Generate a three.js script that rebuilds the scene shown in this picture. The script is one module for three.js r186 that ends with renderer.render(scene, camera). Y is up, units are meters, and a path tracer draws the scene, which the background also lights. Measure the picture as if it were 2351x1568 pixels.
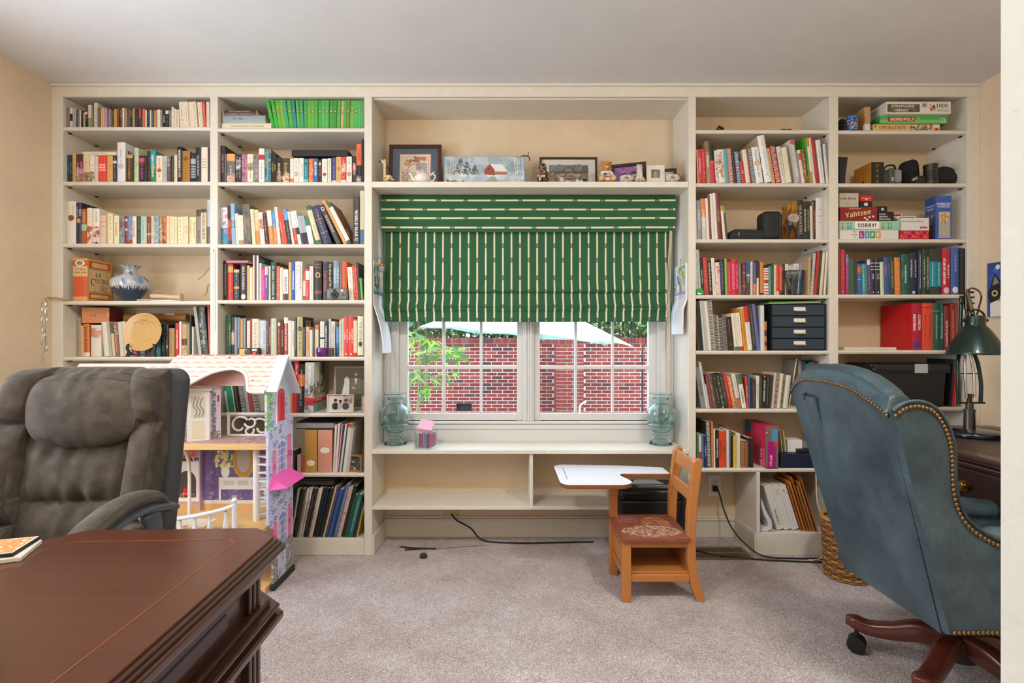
import*as THREE from 'three';
import{RoundedBoxGeometry} from 'three/addons/geometries/RoundedBoxGeometry.js';
import{mergeGeometries,toCreasedNormals,mergeVertices} from 'three/addons/utils/BufferGeometryUtils.js';
import{MarchingCubes} from 'three/addons/objects/MarchingCubes.js';
import{RectAreaLightUniformsLib} from 'three/addons/lights/RectAreaLightUniformsLib.js';
RectAreaLightUniformsLib.init();

// ---------------------------------------------------------------- camera, sky, sun, large lights, exposure
const scene=new THREE.Scene();
const EYE=1.23,F=1180,CX=1175.5,CY=784;
const camera=new THREE.PerspectiveCamera(2*Math.atan(CY/F)*180/Math.PI,2351/1568,0.02,80);
camera.position.set(0,EYE,0);
camera.lookAt(0,EYE,-3);
const renderer=new THREE.WebGLRenderer({antialias:true});
renderer.toneMapping=THREE.LinearToneMapping;
renderer.toneMappingExposure=1.38;
renderer.shadowMap.enabled=true;
scene.background=new THREE.Color().setRGB(2.3,3.0,3.9);
const sun=new THREE.DirectionalLight(new THREE.Color().setRGB(1,0.95,0.86),0.7);
sun.position.set(4.5,11,1.0);sun.target.position.set(0,0,-7);
sun.castShadow=true;
Object.assign(sun.shadow.camera,{left:-9,right:9,top:9,bottom:-9,near:0.5,far:40});
sun.shadow.mapSize.set(2048,2048);
scene.add(sun,sun.target);
// daylight that comes in by the window of the left wall, outside the frame
const dayLeft=new THREE.RectAreaLight(new THREE.Color().setRGB(0.92,0.98,1.06),5.6,1.25,1.2);
dayLeft.position.set(-2.62,1.5,-1.25);dayLeft.lookAt(0,1.5,-1.25);
scene.add(dayLeft);

// ---------------------------------------------------------------- helpers
const PX=(px,d)=>(px - CX)*d/F,PY=(py,d)=>EYE+(CY - py)*d/F;
const DF=2.95,DB=3.24;                       // distance of the bookcase fronts and of the wall behind them
let seed=7;
const rnd=(a=1,b)=>{seed=(seed*1664525+1013904223)>>>0;const r=seed/4294967296;return b===undefined?r*a:a+r*(b - a);};
const taken=new Map();
const numbered=(n)=>{const k=taken.get(n)||0;taken.set(n,k+1);return k?n+'_'+String(k).padStart(3,'0'):n;};
const shade=(o)=>{o.traverse((c)=>{if (c.isMesh){c.castShadow=true;c.receiveShadow=true;}});return o;};
function obj(name,geo,mat,parent){
  const g=Array.isArray(geo)?merge(geo):geo;
  const m=new THREE.Mesh(g,mat);m.name=parent?name:numbered(name);m.castShadow=m.receiveShadow=true;
  (parent||scene).add(m);return m;
}
function merge(list){
  const clean=list.map((g)=>{const c=g.index?g.toNonIndexed():g.clone();for (const k of Object.keys(c.attributes))if (!['position','normal','uv'].includes(k))c.deleteAttribute(k);if (!c.attributes.uv)c.setAttribute('uv',new THREE.BufferAttribute(new Float32Array(c.attributes.position.count*2),2));return c;});
  return mergeGeometries(clean);
}
function thing(name,label,category,pos=[0,0,0],turn=0,group){
  const o=new THREE.Group();o.name=numbered(name);scene.add(o);o.position.set(...pos);o.rotation.y=turn;
  o.userData={label,category};if (group)o.userData.group=group;return o;
}
function tag(o,label,category,group){o.userData.label=label;o.userData.category=category;if (group)o.userData.group=group;return o;}
function struct(name,label){const o=new THREE.Group();o.name=name;scene.add(o);o.userData={label,category:name.split('_')[0],kind:'structure'};return o;}
const hex=(c)=>new THREE.Color(c.startsWith('#')?c:'#'+c);
const mat=(c,o={})=>new THREE.MeshStandardMaterial({color:typeof c==='string'?hex(c):c,roughness:0.6,...o});
const phys=(c,o={})=>new THREE.MeshPhysicalMaterial({color:typeof c==='string'?hex(c):c,roughness:0.6,...o});
const matCache=new Map();
const M=(c,r=0.6,m=0)=>{const k=c+r+'/'+m;if (!matCache.has(k))matCache.set(k,mat(c,{roughness:r,metalness:m}));return matCache.get(k);};
// box from two corners; uv in metres
function bx(x0,x1,y0,y1,z0,z1,bevel=0){
  const w=Math.abs(x1 - x0),h=Math.abs(y1 - y0),d=Math.abs(z1 - z0);
  const g=bevel?new RoundedBoxGeometry(w,h,d,2,Math.min(bevel,w/2.1,h/2.1,d/2.1)):new THREE.BoxGeometry(w,h,d);
  g.translate((x0+x1)/2,(y0+y1)/2,(z0+z1)/2);
  return uvM(g);
}
function uvM(g,s=1){
  const p=g.attributes.position,n=g.attributes.normal,uv=new Float32Array(p.count*2);
  for (let i=0;i <p.count;i++){
    const ax=Math.abs(n.getX(i)),ay=Math.abs(n.getY(i)),az=Math.abs(n.getZ(i));
    let u,v;
    if (ax >=ay&&ax >=az){u=p.getZ(i);v=p.getY(i);} else if (ay >=az){u=p.getX(i);v=p.getZ(i);} else{u=p.getX(i);v=p.getY(i);}
    uv[i*2]=u*s;uv[i*2+1]=v*s;
 }
  g.setAttribute('uv',new THREE.BufferAttribute(uv,2));return g;
}
const V=(x,y,z)=>new THREE.Vector3(x,y,z);
const cyl=(r0,r1,h,x,y,z,n=20)=>new THREE.CylinderGeometry(r0,r1,h,n).translate(x,y,z);
const ball=(r,x,y,z,sx=1,sy=1,sz=1,n=16)=>new THREE.SphereGeometry(r,n,Math.max(8,n*0.7|0)).scale(sx,sy,sz).translate(x,y,z);
function tube(pts,r,n=32,rad=7,tension=0.5){return new THREE.TubeGeometry(new THREE.CatmullRomCurve3(pts.map((p)=>p.isVector3?p:V(...p)),false,'catmullrom',tension),n,r,rad);}
function rod(a,b,r0,r1=r0,n=10){
  const A=V(...a),B=V(...b),d=B.clone().sub(A),g=new THREE.CylinderGeometry(r1,r0,d.length(),n);
  g.applyQuaternion(new THREE.Quaternion().setFromUnitVectors(V(0,1,0),d.clone().normalize()));return g.translate(...A.add(B).multiplyScalar(0.5).toArray());
}
const lathe=(pts,n=32)=>new THREE.LatheGeometry(pts.map((p)=>new THREE.Vector2(p[0],p[1])),n);
// outline in x,y pushed out along z by depth
function slab(points,depth,bevel=0,holes=[],seg=8){
  const s=points.isShape?points:new THREE.Shape(points.map((p)=>new THREE.Vector2(p[0],p[1])));
  for (const h of holes)s.holes.push(h.isPath?h:new THREE.Path(h.map((p)=>new THREE.Vector2(p[0],p[1]))));
  return new THREE.ExtrudeGeometry(s,{depth,bevelEnabled:bevel >0,bevelThickness:bevel,bevelSize:bevel,bevelOffset:-bevel,bevelSegments:2,curveSegments:seg});
}
const rx=(g,a)=>g.rotateX(a),ry=(g,a)=>g.rotateY(a),rz=(g,a)=>g.rotateZ(a),mv=(g,x,y,z)=>g.translate(x,y,z);
// canvas print
function canvas(w,h,draw){const c=document.createElement('canvas');c.width=w;c.height=h;const g=c.getContext('2d');draw(g,w,h);return c;}
function tex(c,srgb=true){const t=new THREE.CanvasTexture(c);if (srgb)t.colorSpace=THREE.SRGBColorSpace;t.magFilter=THREE.LinearFilter;t.wrapS=t.wrapT=THREE.RepeatWrapping;return t;}
const print=(w,h,draw,o={})=>new THREE.MeshStandardMaterial({map:tex(canvas(w,h,draw)),roughness:0.6,...o});
// several layers of value noise, tileable, 0..1
function noiseField(n,layers){
  const out=new Float32Array(n*n);let sum=0;
  for (const [cells,amp] of layers){
    sum+=amp;const g=new Float32Array(cells*cells);for (let i=0;i <g.length;i++)g[i]=rnd();
    for (let y=0;y <n;y++)for (let x=0;x <n;x++){
      const fx=x*cells/n,fy=y*cells/n,ix=fx|0,iy=fy|0,tx=fx - ix,ty=fy - iy,sx=tx*tx*(3 - 2*tx),sy=ty*ty*(3 - 2*ty);
      const a=g[iy % cells*cells+ix % cells],b=g[iy % cells*cells+(ix+1)% cells],c=g[(iy+1)% cells*cells+ix % cells],d=g[(iy+1)% cells*cells+(ix+1)% cells];
      out[y*n+x]+=amp*(a+(b - a)*sx+(c - a)*sy+(a - b - c+d)*sx*sy);
   }
 }
  for (let i=0;i <out.length;i++)out[i]/=sum;
  return out;
}
function fieldTex(n,f,color,srgb=true){
  const d=new Uint8Array(n*n*4);
  for (let i=0;i <n*n;i++){const c=color(f[i],i);d[i*4]=c[0];d[i*4+1]=c[1];d[i*4+2]=c[2];d[i*4+3]=255;}
  const t=new THREE.DataTexture(d,n,n);if (srgb)t.colorSpace=THREE.SRGBColorSpace;t.magFilter=THREE.LinearFilter;t.wrapS=t.wrapT=THREE.RepeatWrapping;t.needsUpdate=true;return t;
}
const mix=(a,b,t)=>a.map((v,i)=>v+(b[i] - v)*t);
const rgbOf=(h)=>{h=h.replace('#','');if (h.length===3)h=[...h].map((c)=>c+c).join('');return [0,2,4].map((i)=>parseInt(h.slice(i,i+2),16));};
function rep(t,x,y=x){const c=t.clone();c.repeat.set(x,y);c.needsUpdate=true;return c;}

// ---------------------------------------------------------------- shared materials
const fineNoise=noiseField(256,[[64,1],[128,1],[16,0.5]]);
const paintBump=fieldTex(256,fineNoise,(v)=>{const k=v*255;return [k,k,k];},false);
const paintField=noiseField(512,[[5,1],[17,0.7],[60,0.5],[200,0.4]]);
const painted=(c,amt,o)=>mat('ffffff',{map:fieldTex(512,paintField,(v)=>rgbOf(c).map((q)=>Math.min(255,q*(1+(v - 0.5)*amt)))),bumpMap:rep(paintBump,6),bumpScale:0.0005,...o});
const MWall=painted('dfcaac',0.07,{roughness:0.75});
const MCeil=painted('dfdfe0',0.04,{roughness:0.85});
const scuffs=canvas(1024,1024,(g)=>{
  g.fillStyle='#dfd8ca';g.fillRect(0,0,1024,1024);
  for (let i=0;i <500;i++){g.fillStyle=`rgba(${rnd() < 0.5 ? '255,250,240' : '205,196,180'},${rnd(0.03, 0.14)})`;g.beginPath();g.ellipse(rnd(1024),rnd(1024),rnd(3,60),rnd(1,12),rnd(3),0,7);g.fill();}
  for (let i=0;i <90;i++){g.strokeStyle=`rgba(120,105,85,${rnd(0.08, 0.35)})`;g.lineWidth=rnd(0.5,1.8);g.beginPath();const x=rnd(1024),y=rnd(1024);g.moveTo(x,y);g.lineTo(x+rnd(-14,14),y+rnd(-8,8));g.stroke();}
});
const MWhite=mat('ffffff',{map:tex(scuffs),roughness:0.42,bumpMap:rep(paintBump,3),bumpScale:0.0004});
const MSash=mat('d8d8d6',{roughness:0.4});
const carpetN=noiseField(1024,[[9,0.25],[30,0.15],[330,0.7],[512,1]]);
const MCarpet=mat('ffffff',{map:fieldTex(1024,carpetN,(v)=>mix(rgbOf('a6948e'),rgbOf('fff6f6'),Math.max(0,Math.min(1,(v - 0.22)*1.75)))),roughness:1,bumpMap:fieldTex(1024,carpetN,(v)=>[v*255,v*255,v*255],false),bumpScale:0.012});
const woodTex=(dark,light,w=512,h=512,lines=260,knots=0)=>tex(canvas(w,h,(g)=>{
  g.fillStyle='#'+light;g.fillRect(0,0,w,h);
  const d=rgbOf(dark);
  for (let i=0;i <lines;i++){g.strokeStyle=`rgba(${d},${rnd(0.03, 0.2)})`;g.lineWidth=rnd(0.6,2.5);const y=rnd(h),a=rnd(2,9),p=rnd(6);g.beginPath();for (let x=-5;x <=w+5;x+=16)g.lineTo(x,y+a*Math.sin(x/w*6.283+p));g.stroke();}
  for (let i=0;i <lines*3;i++){g.strokeStyle=`rgba(${d},${rnd(0.05, 0.2)})`;g.lineWidth=0.8;const y=rnd(h),x=rnd(w);g.beginPath();g.moveTo(x,y);g.lineTo(x+rnd(8,40),y+rnd(-1,1));g.stroke();}
}));
const MGlass=phys('ffffff',{transmission:1,roughness:0.0,thickness:0,ior:1.45});
const MBlack=M('17181a',0.55),MChrome=M('c9c9c9',0.2,1),MBrass=M('9c7a45',0.35,1),MIron=M('3a3a38',0.4,0.9);
// ================================================================ the room
const XL=-2.645,XR=2.69,H=2.71,ZF=-0.42;          // left and right wall, ceiling height, wall with the door the camera looks through
{
  const fl=struct('floor','beige speckled wall-to-wall carpet');fl.userData.category='floor';
  obj('carpet',bx(XL - 0.12,XR+0.12,-0.12,0,-DB - 0.12,1.7),MCarpet,fl);
  const ce=struct('ceiling','plain off-white painted ceiling');
  obj('ceiling_board',bx(XL - 0.12,XR+0.12,H,H+0.14,-DB - 0.12,1.7),MCeil,ce);
 // back wall with the window opening
  const wb=struct('wall_back','tan painted wall behind the bookcases and around the window');
  const wx0=PX(902,DB),wx1=PX(1519,DB),wy0=0.735,wy1=2.0,z0=-DB - 0.12,z1=-DB;
  obj('plaster',[bx(XL - 0.12,wx0,0,H,z0,z1),bx(wx1,XR+0.12,0,H,z0,z1),bx(wx0,wx1,0,wy0,z0,z1),bx(wx0,wx1,wy1,H,z0,z1)],MWall,wb);
 // left wall with a window opening nearer than the frame shows
  const wl=struct('wall_left','tan painted wall on the left'),a=-1.92,b=-0.6;
  obj('plaster',[bx(XL - 0.12,XL,0,H,-DB,a),bx(XL - 0.12,XL,0,H,b,1.7),bx(XL - 0.12,XL,0,0.85,a,b),bx(XL - 0.12,XL,2.12,H,a,b)],MWall,wl);
  const w2=struct('window_2','white framed window in the left wall');
  obj('frame',[bx(XL - 0.1,XL+0.015,0.82,0.88,a - 0.04,b+0.04),bx(XL - 0.1,XL+0.015,2.08,2.15,a - 0.04,b+0.04),bx(XL - 0.1,XL+0.015,0.88,2.08,a - 0.04,a+0.03),bx(XL - 0.1,XL+0.015,0.88,2.08,b - 0.03,b+0.04),bx(XL - 0.07,XL - 0.03,0.88,2.08,(a+b)/2 - 0.02,(a+b)/2+0.02)],MSash,w2);
  obj('pane',bx(XL - 0.055,XL - 0.05,0.88,2.08,a+0.03,(a+b)/2 - 0.02),MGlass,w2);
  obj('pane',bx(XL - 0.055,XL - 0.05,0.88,2.08,(a+b)/2+0.02,b - 0.03),MGlass,w2);
  const wr=struct('wall_right','tan painted wall on the right');
  obj('plaster',bx(XR,XR+0.12,0,H,-DB,1.7),MWall,wr);
 // the wall that holds the doorway, and the hall behind the camera
  const wf=struct('wall_front','wall with the doorway the room is seen from'),jx=0.4085,jl=-0.47;
  obj('plaster',[bx(XL,jl - 0.03,0,H,ZF,ZF+0.12),bx(jx+0.03,XR,0,H,ZF,ZF+0.12),bx(jl - 0.03,jx+0.03,2.1,H,ZF,ZF+0.12)],MWall,wf);
  const tr=struct('trim_1','white painted door jamb at the edge of the view');tr.userData.category='door jamb';
  obj('jamb',bx(jx,jx+0.03,0,2.1,ZF - 0.012,ZF+0.13,0.004),MWhite,tr);
  obj('jamb',bx(jl - 0.03,jl,0,2.1,ZF - 0.012,ZF+0.13,0.004),MWhite,tr);
  obj('head',bx(jl - 0.03,jx+0.03,2.07,2.1,ZF - 0.012,ZF+0.13,0.004),MWhite,tr);
  obj('casing',[bx(jx+0.012,jx+0.09,0,2.17,ZF - 0.018,ZF,0.004),bx(jl - 0.09,jl - 0.012,0,2.17,ZF - 0.018,ZF,0.004),bx(jl - 0.012,jx+0.012,2.11,2.17,ZF - 0.018,ZF,0.004)],MWhite,tr);
  const wh=struct('wall_hall','walls of the hall behind the doorway');
  obj('plaster',[bx(XL - 0.12,XR+0.12,0,H,1.7,1.82),bx(-1.6,-1.5,0,H,ZF+0.12,1.7),bx(1.5,1.6,0,H,ZF+0.12,1.7)],MWall,wh);
}
// ---- unseen lamps added above the frame to brighten room and hall
function addedCeilingLamp(label,x,z,r,power,color,down=0){
  const t=thing('added_ceiling_lamp',label,'added ceiling lamp',[x,H,z]);
  obj('rim',lathe([[0,0],[r*1.08,0],[r*1.08,-0.025],[r,-0.03]],40),M('d8d4cc',0.4),t);
  obj('glass_bowl',lathe([[r,-0.03],[r*0.93,-0.055],[r*0.7,-0.085],[r*0.35,-0.1],[0.001,-0.104]],40),mat('fffaf0',{emissive:hex('fff0d8'),emissiveIntensity:1.6,roughness:0.4}),t);
  const l=new THREE.PointLight(color,power);l.position.set(0,-0.135,0);l.shadow.radius=4;l.castShadow=true;t.add(l);
  if (down){const a=new THREE.RectAreaLight(color,down,r*1.6,r*1.6);a.position.set(0,-0.12,0);a.rotation.x=-Math.PI/2;t.add(a);}       // added downward light, lifts the floor more than the bookcase fronts
  return t;
}
addedCeilingLamp('added unseen frosted glass ceiling lamp above the writing desk',-0.95,-0.9,0.2,1.1,new THREE.Color().setRGB(0.98,0.97,0.94),46);  // added to light the left half of the room
addedCeilingLamp('added unseen frosted glass ceiling lamp above the green leather chair',1.25,-0.9,0.2,1.3,new THREE.Color().setRGB(0.98,0.97,0.94),48);  // second lamp, added to brighten the dimmer right side
addedCeilingLamp('added unseen frosted glass ceiling lamp of the hall',0,0.75,0.17,0.7,new THREE.Color().setRGB(0.98,0.98,0.95));  // added behind the camera for light from the front

// ================================================================ built-in bookcases
const X=(px)=>(px - CX)/400,Y=(py)=>EYE+(CY - py)/400;      // places on the plane of the bookcase fronts: 400 picture units a metre
const ZP=-DF;                                                        // that plane
{
  const ff=struct('trim_2','white painted face frame and crown of the built-in bookcases');ff.userData.category='face frame';
  obj('header',bx(XL,XR,Y(222),H,ZP - 0.022,ZP,0.003),MWhite,ff);
  obj('crown',bx(XL,XR,Y(199),H,ZP,ZP+0.014,0.005),MWhite,ff);
  const stiles=[[XL,X(144)],[X(482),X(500)],[X(836),X(854)],[X(1581),X(1598)],[X(1905),X(1925)],[X(2222),XR]];
  for (const [a,b] of stiles)obj('stile',bx(a,b,0,Y(222),ZP - 0.022,ZP,0.003),MWhite,ff);
}
// shelf with a rounded front edge
function shelfGeo(x0,x1,top,th,zf=ZP+0.004,zb=-DB){
  const r=th*0.45,s=new THREE.Shape();s.moveTo(zb,0);s.lineTo(zb,-th);s.lineTo(zf - r*0.6,-th);s.quadraticCurveTo(zf - 0.002,-th*0.9,zf - 0.002,-th*0.62);s.lineTo(zf,-th*0.5);s.quadraticCurveTo(zf,0,zf - r,0);
  const g=new THREE.ExtrudeGeometry(s,{depth:x1 - x0,bevelEnabled:false,curveSegments:5});
  g.rotateY(-Math.PI/2);g.translate(x1,top,0);return uvM(toCreasedNormals(g,0.6));
}
const BAYS={
  a:[144,482,[290,416,558.5,690.5,819.5,950,1087],'leftmost bay'],
  b:[500,836,[293,417,560,688.5,819.5,949,1087],'bay beside the window'],
  d:[1598,1905,[297,419.5,548.5,677,805,939,1076],'bay'],
  e:[1925,2222,[298,420,548.5,676,804,935],'rightmost bay'],
};
const bayLabels={a:'white built-in bookcase bay against the left wall',b:'white built-in bookcase bay left of the window, behind the dollhouse',d:'white built-in bookcase bay right of the window, above the outlet',e:'white built-in bookcase bay against the right wall'};
for (const k of Object.keys(BAYS)){
  const [p0,p1,ys]=BAYS[k],x0=X(p0),x1=X(p1),t=thing('built_in_bookcase',bayLabels[k],'bookcase',[0,0,0],0,'built-in bookcases');
  const zb=-DB+0.002;
  const foot=k==='d'?Y(1079):0;
  obj('side_panel',bx(x0 - 0.018,x0,foot,Y(222)+0.01,zb,ZP - 0.022),MWhite,t);
  obj('side_panel',bx(x1,x1+0.018,foot,Y(222)+0.01,zb,ZP - 0.022),MWhite,t);
  obj('top_board',bx(x0 - 0.018,x1+0.018,Y(222)+0.01,Y(222)+0.03,zb,ZP - 0.022),MWhite,t);
  for (const y of ys){const s=obj('shelf',shelfGeo(x0,x1,Y(y),0.0215,ZP - 0.001,zb),MWhite,t);
    for (const sx of [x0,x1])for (const q of [0.05,0.24])obj('shelf_pin',bx(sx===x0?sx:sx - 0.012,sx===x0?sx+0.012:sx,Y(y)- 0.0275,Y(y)- 0.0215,ZP - q,ZP - q+0.015),MIron,s);}
  if (k==='d'){         // open on the wall side, a cubby beside it
    const c0=X(1738);
    obj('divider',bx(c0,X(1746),Y(1224),Y(1076)- 0.0215,zb,ZP - 0.004,0.002),MWhite,t);
    obj('plinth',bx(c0+0.0,x1,0,Y(1224),zb,ZP - 0.004,0.004),MWhite,t);
    obj('baseboard',[bx(c0 - 0.012,c0,0,0.115,zb,ZP - 0.004,0.003),bx(c0 - 0.009,c0,0.115,0.13,zb,ZP - 0.004,0.003)],MWhite,t);
    obj('side_panel',bx(x1,x1+0.018,0,Y(1079),zb,ZP - 0.022),MWhite,t);
 } else obj('plinth',bx(x0,x1,0,Y(1237),zb,ZP - 0.006,0.004),MWhite,t);
}
// window bay: top shelf, window seat, lower shelf
{
  const t=thing('window_bay','white built-in window surround with top shelf and window seat','window bay');
  const x0=X(854),x1=X(1581),zb=-DB+0.002;
  obj('side_panel',bx(x0 - 0.012,x0,0,Y(222),zb,ZP - 0.022),MWhite,t);
  obj('side_panel',bx(x1,x1+0.012,0,Y(222),zb,ZP - 0.022),MWhite,t);
  obj('top_board',bx(x0,x1,Y(225),Y(222)+0.02,zb,ZP - 0.022),MWhite,t);
  obj('top_shelf',bx(x0,x1,Y(430.5),Y(417),zb,ZP+0.002,0.003),MWhite,t);
  obj('seat_board',bx(x0 - 0.002,x1+0.002,Y(1042),Y(1033),zb,ZP+0.004,0.003),MWhite,t);
  obj('lower_shelf',bx(x0,X(1411),Y(1171),Y(1163),zb,ZP - 0.004,0.002),MWhite,t);
  obj('divider',bx(X(1216),X(1224),Y(1163),Y(1042),zb,ZP - 0.012,0.002),MWhite,t);
  obj('end_baseboard',bx(x0,x0+0.012,0,0.115,zb,ZP - 0.004,0.003),MWhite,t);
  obj('end_baseboard',bx(x1 - 0.012,x1,0,0.115,zb,ZP - 0.004,0.003),MWhite,t);
  const bb=struct('baseboard_back','white moulded baseboard under the window seat');
  obj('board',[bx(x0,X(1738),0,0.105,-DB,-DB+0.014,0.003),bx(x0,X(1738),0.105,0.118,-DB,-DB+0.02,0.004),bx(x0,X(1738),0.118,0.132,-DB,-DB+0.01,0.004)],MWhite,bb);
  const bl=struct('baseboard_left','white baseboard on the left wall');
  obj('board',bx(XL,XL+0.014,0,0.12,ZP,ZF,0.003),MWhite,bl);
  const br=struct('baseboard_right','white baseboard on the right wall');
  obj('board',bx(XR - 0.014,XR,0,0.12,ZP,ZF,0.003),MWhite,br);
}
// ================================================================ the window
{
  const w=struct('window_1','white double casement window with six visible panes in each sash'),d=3.26,W=(p)=>PX(p,d),YW=(p)=>PY(p,d);
  const z=-d,sash=(a,b)=>{
    const s=new THREE.Group();s.name='sash';w.add(s);
    const cols=a,rows=[[517,619],[627,729],[737,839],[847,948]];
    const L=W(cols[0][0]),R=W(cols[2][1]),B=YW(948),T=YW(517);
    const rails=[bx(L - 0.052,L,B - 0.056,T+0.05,z - 0.02,z+0.02,0.003),bx(R,R+0.052,B - 0.056,T+0.05,z - 0.02,z+0.02,0.003),bx(L,R,B - 0.056,B,z - 0.02,z+0.02,0.003),bx(L,R,T,T+0.05,z - 0.02,z+0.02,0.003)];
    obj('sash_frame',rails,MSash,s);
    const bars=[];
    for (let i=0;i <2;i++)bars.push(bx(W(cols[i][1]),W(cols[i+1][0]),B,T,z - 0.012,z+0.014,0.005));
    for (let i=0;i <3;i++)bars.push(bx(L,R,YW(rows[i+1][0]),YW(rows[i][1]),z - 0.012,z+0.0135,0.005));
    obj('muntins',bars,MSash,s);
    for (const c of cols)for (const r of rows)obj('pane',bx(W(c[0]),W(c[1]),YW(r[1]),YW(r[0]),z - 0.004,z - 0.001),MGlass,s);
 };
  sash([[937,1015.5],[1022.5,1101.5],[1108,1187]]);
  sash([[1239,1318],[1324.5,1403],[1409,1487.5]]);
 // frame, mullion and fluted casing
  const c0=W(917),c1=W(1507),yb=YW(966),yt=YW(500);
  obj('frame',[bx(W(902),c0+0.004,yb,yt+0.05,-DB - 0.1,-DB+0.03,0.003),bx(c1 - 0.004,W(1523),yb,yt+0.05,-DB - 0.1,-DB+0.03,0.003),bx(c0,c1,yt,yt+0.05,-DB - 0.1,-DB+0.03,0.003)],MSash,w);
  obj('mullion',[bx(W(1201),W(1225),yb,yt,-DB - 0.06,-DB+0.02,0.002),bx(W(1205),W(1209),yb,yt,-DB+0.012,-DB+0.028,0.004),bx(W(1217),W(1221),yb,yt,-DB+0.012,-DB+0.028,0.004),bx(W(1211),W(1215),yb,yt,-DB+0.012,-DB+0.024,0.004)],MSash,w);
  const flutes=[];
  for (const [a,b] of [[X(854)+0.001,W(913)],[W(1513),X(1581)- 0.001]]){
    flutes.push(bx(a,b,YW(966),YW(440),-DB,-DB+0.02,0.002));
    const n=4;for (let i=0;i <n;i++){const q=a===X(854)+0.001?b - 0.008 - i*0.016:a+0.008+i*0.016;flutes.push(bx(q - 0.005,q+0.005,YW(966),YW(440),-DB+0.015,-DB+0.026,0.005));}
 }
  obj('fluted_casing',flutes,MSash,w);
  obj('stool',bx(X(854)+0.002,X(1581)- 0.002,YW(969.5),YW(965),-DB - 0.09,-DB+0.045,0.004),MSash,w);
  obj('apron',[bx(X(854)+0.002,X(1581)- 0.002,Y(1033),YW(969.5),-DB,-DB+0.03,0.002),bx(X(854)+0.002,X(1581)- 0.002,YW(982),YW(972),-DB,-DB+0.038,0.004)],MSash,w);
}
// ================================================================ outside the window
{
  const gr=struct('ground_outside','pale paved patio ground outside the window');gr.userData.category='patio';
  obj('paving',bx(-16,16,-0.75,-0.65,-26,-3.5),M('b9ada0',0.9),gr);
 // garden wall, brick by brick where it shows
  const D=9.8,S=F/D,wall=thing('brick_wall','red brick garden wall with rowlock coping seen through the window','brick wall',[0,0,-D]);
  const topY=PY(776,D),mortar=M('bdb4ac',0.95);
  const pitch=0.0677,bl=0.2,bh=0.0575,run=0.2105;
  const px0=X=>CX+X*S;
  const hole=[PX(1048,D),PX(1083,D),PY(944.5,D),PY(927,D)];
  const mort=new THREE.Shape([[-6,-0.65],[6,-0.65],[6,topY - 0.006],[-6,topY - 0.006]].map((p)=>new THREE.Vector2(...p)));
  mort.holes.push(new THREE.Path([[hole[0],hole[2]],[hole[0],hole[3]],[hole[1],hole[3]],[hole[1],hole[2]]].map((p)=>new THREE.Vector2(...p))));
  obj('mortar',new THREE.ExtrudeGeometry(mort,{depth:0.2,bevelEnabled:false}).translate(0,0,-0.21+0.004),mortar,wall);
  obj('vent_recess',bx(hole[0] - 0.02,hole[1]+0.02,hole[2] - 0.02,hole[3]+0.02,-0.06,-0.035),M('15110f',0.9),wall);
  const tones=['7c2c22','72271e','84332a','6a241d','8a3c2e','4c2a28','783832'].map((c)=>mat(c,{roughness:0.9,bumpMap:rep(paintBump,1),bumpScale:0.003}));
  const one=(w,h,d)=>uvM(new RoundedBoxGeometry(w,h,d,1,0.004),6);
  const gStretch=one(bl,bh,0.05),gHead=one(0.057,0.105,0.09),gHalf=one(0.095,bh,0.05),many=[];
  let count=0;
  const seen=(x,y)=>{const px=CX+x*S,py=CY+(EYE - y)*S;return px >934&&px <1490&&py >755&&py <953;};
  const behindPlant=(x,y)=>{const px=CX+x*S,py=CY+(EYE - y)*S;return px <1020&&py >762;};
  const place=(g,x,y,z,tone)=>{
    if (seen(x,y)&&!behindPlant(x,y)&&count <300){const m=obj('brick',g,tones[tone],wall);m.position.set(x,y,z);count++;} else many.push([g,x,y,z]);
 };
  const toneOf=()=>{const r=rnd();return r <0.86?rnd(5)|0:r <0.94?5:6;};
  for (let x=-6;x <6;x+=0.0675)place(gHead,x,topY - 0.055,-0.005,toneOf());
  for (let r=0;r <27;r++){
    const y=topY - 0.118 - bh/2 - r*pitch;if (y <-0.6)break;
    for (let k=-28;k <29;k++){
      const x=k*run+(r % 2)*run/2+0.03;
      if (x+bl/2 >hole[0]&&x - bl/2 <hole[1]&&y+bh/2 >hole[2]+0.02&&y - bh/2 <hole[3] - 0.02){    // cut bricks beside the vent
        for (const [a,b] of [[x - bl/2,hole[0]],[hole[1],x+bl/2]])if (b - a >0.02)place(one(b - a,bh,0.05),(a+b)/2,y,-0.028,toneOf());
        continue;
     }
      if (x >0.84&&x <1.30)continue;                          // the pier stands there
      place(gStretch,x,y,-0.028,toneOf());
   }
 }
 // pier
  const p0=0.80,p1=1.31,pz=0.42;
  obj('pier_mortar',bx(p0+0.008,p1 - 0.008,-0.65,topY - 0.125,0,pz - 0.008),mortar,wall);
  for (let r=0;r <27;r++){const y=topY - 0.118 - bh/2 - r*pitch;if (y <-0.6)break;
    const off=r % 2?[[gStretch,p0+0.1],[gStretch,p0+0.31],[gHalf,p1 - 0.048]]:[[gHalf,p0+0.048],[gStretch,p0+0.2],[gStretch,p1 - 0.1]];
    for (const [g,x] of off)place(g,x,y,pz - 0.026,toneOf());
    for (let q=0;q <2;q++)many.push([gStretch.clone().rotateY(Math.PI/2),p0+0.026,y,pz - 0.16 - q*0.21+(r % 2)*0.05]);
 }
  const rest=obj('brick_rest',many.map(([g,x,y,z])=>g.clone().translate(x,y,z)),tones[0],wall);rest.userData.kind='stuff';
}
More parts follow.
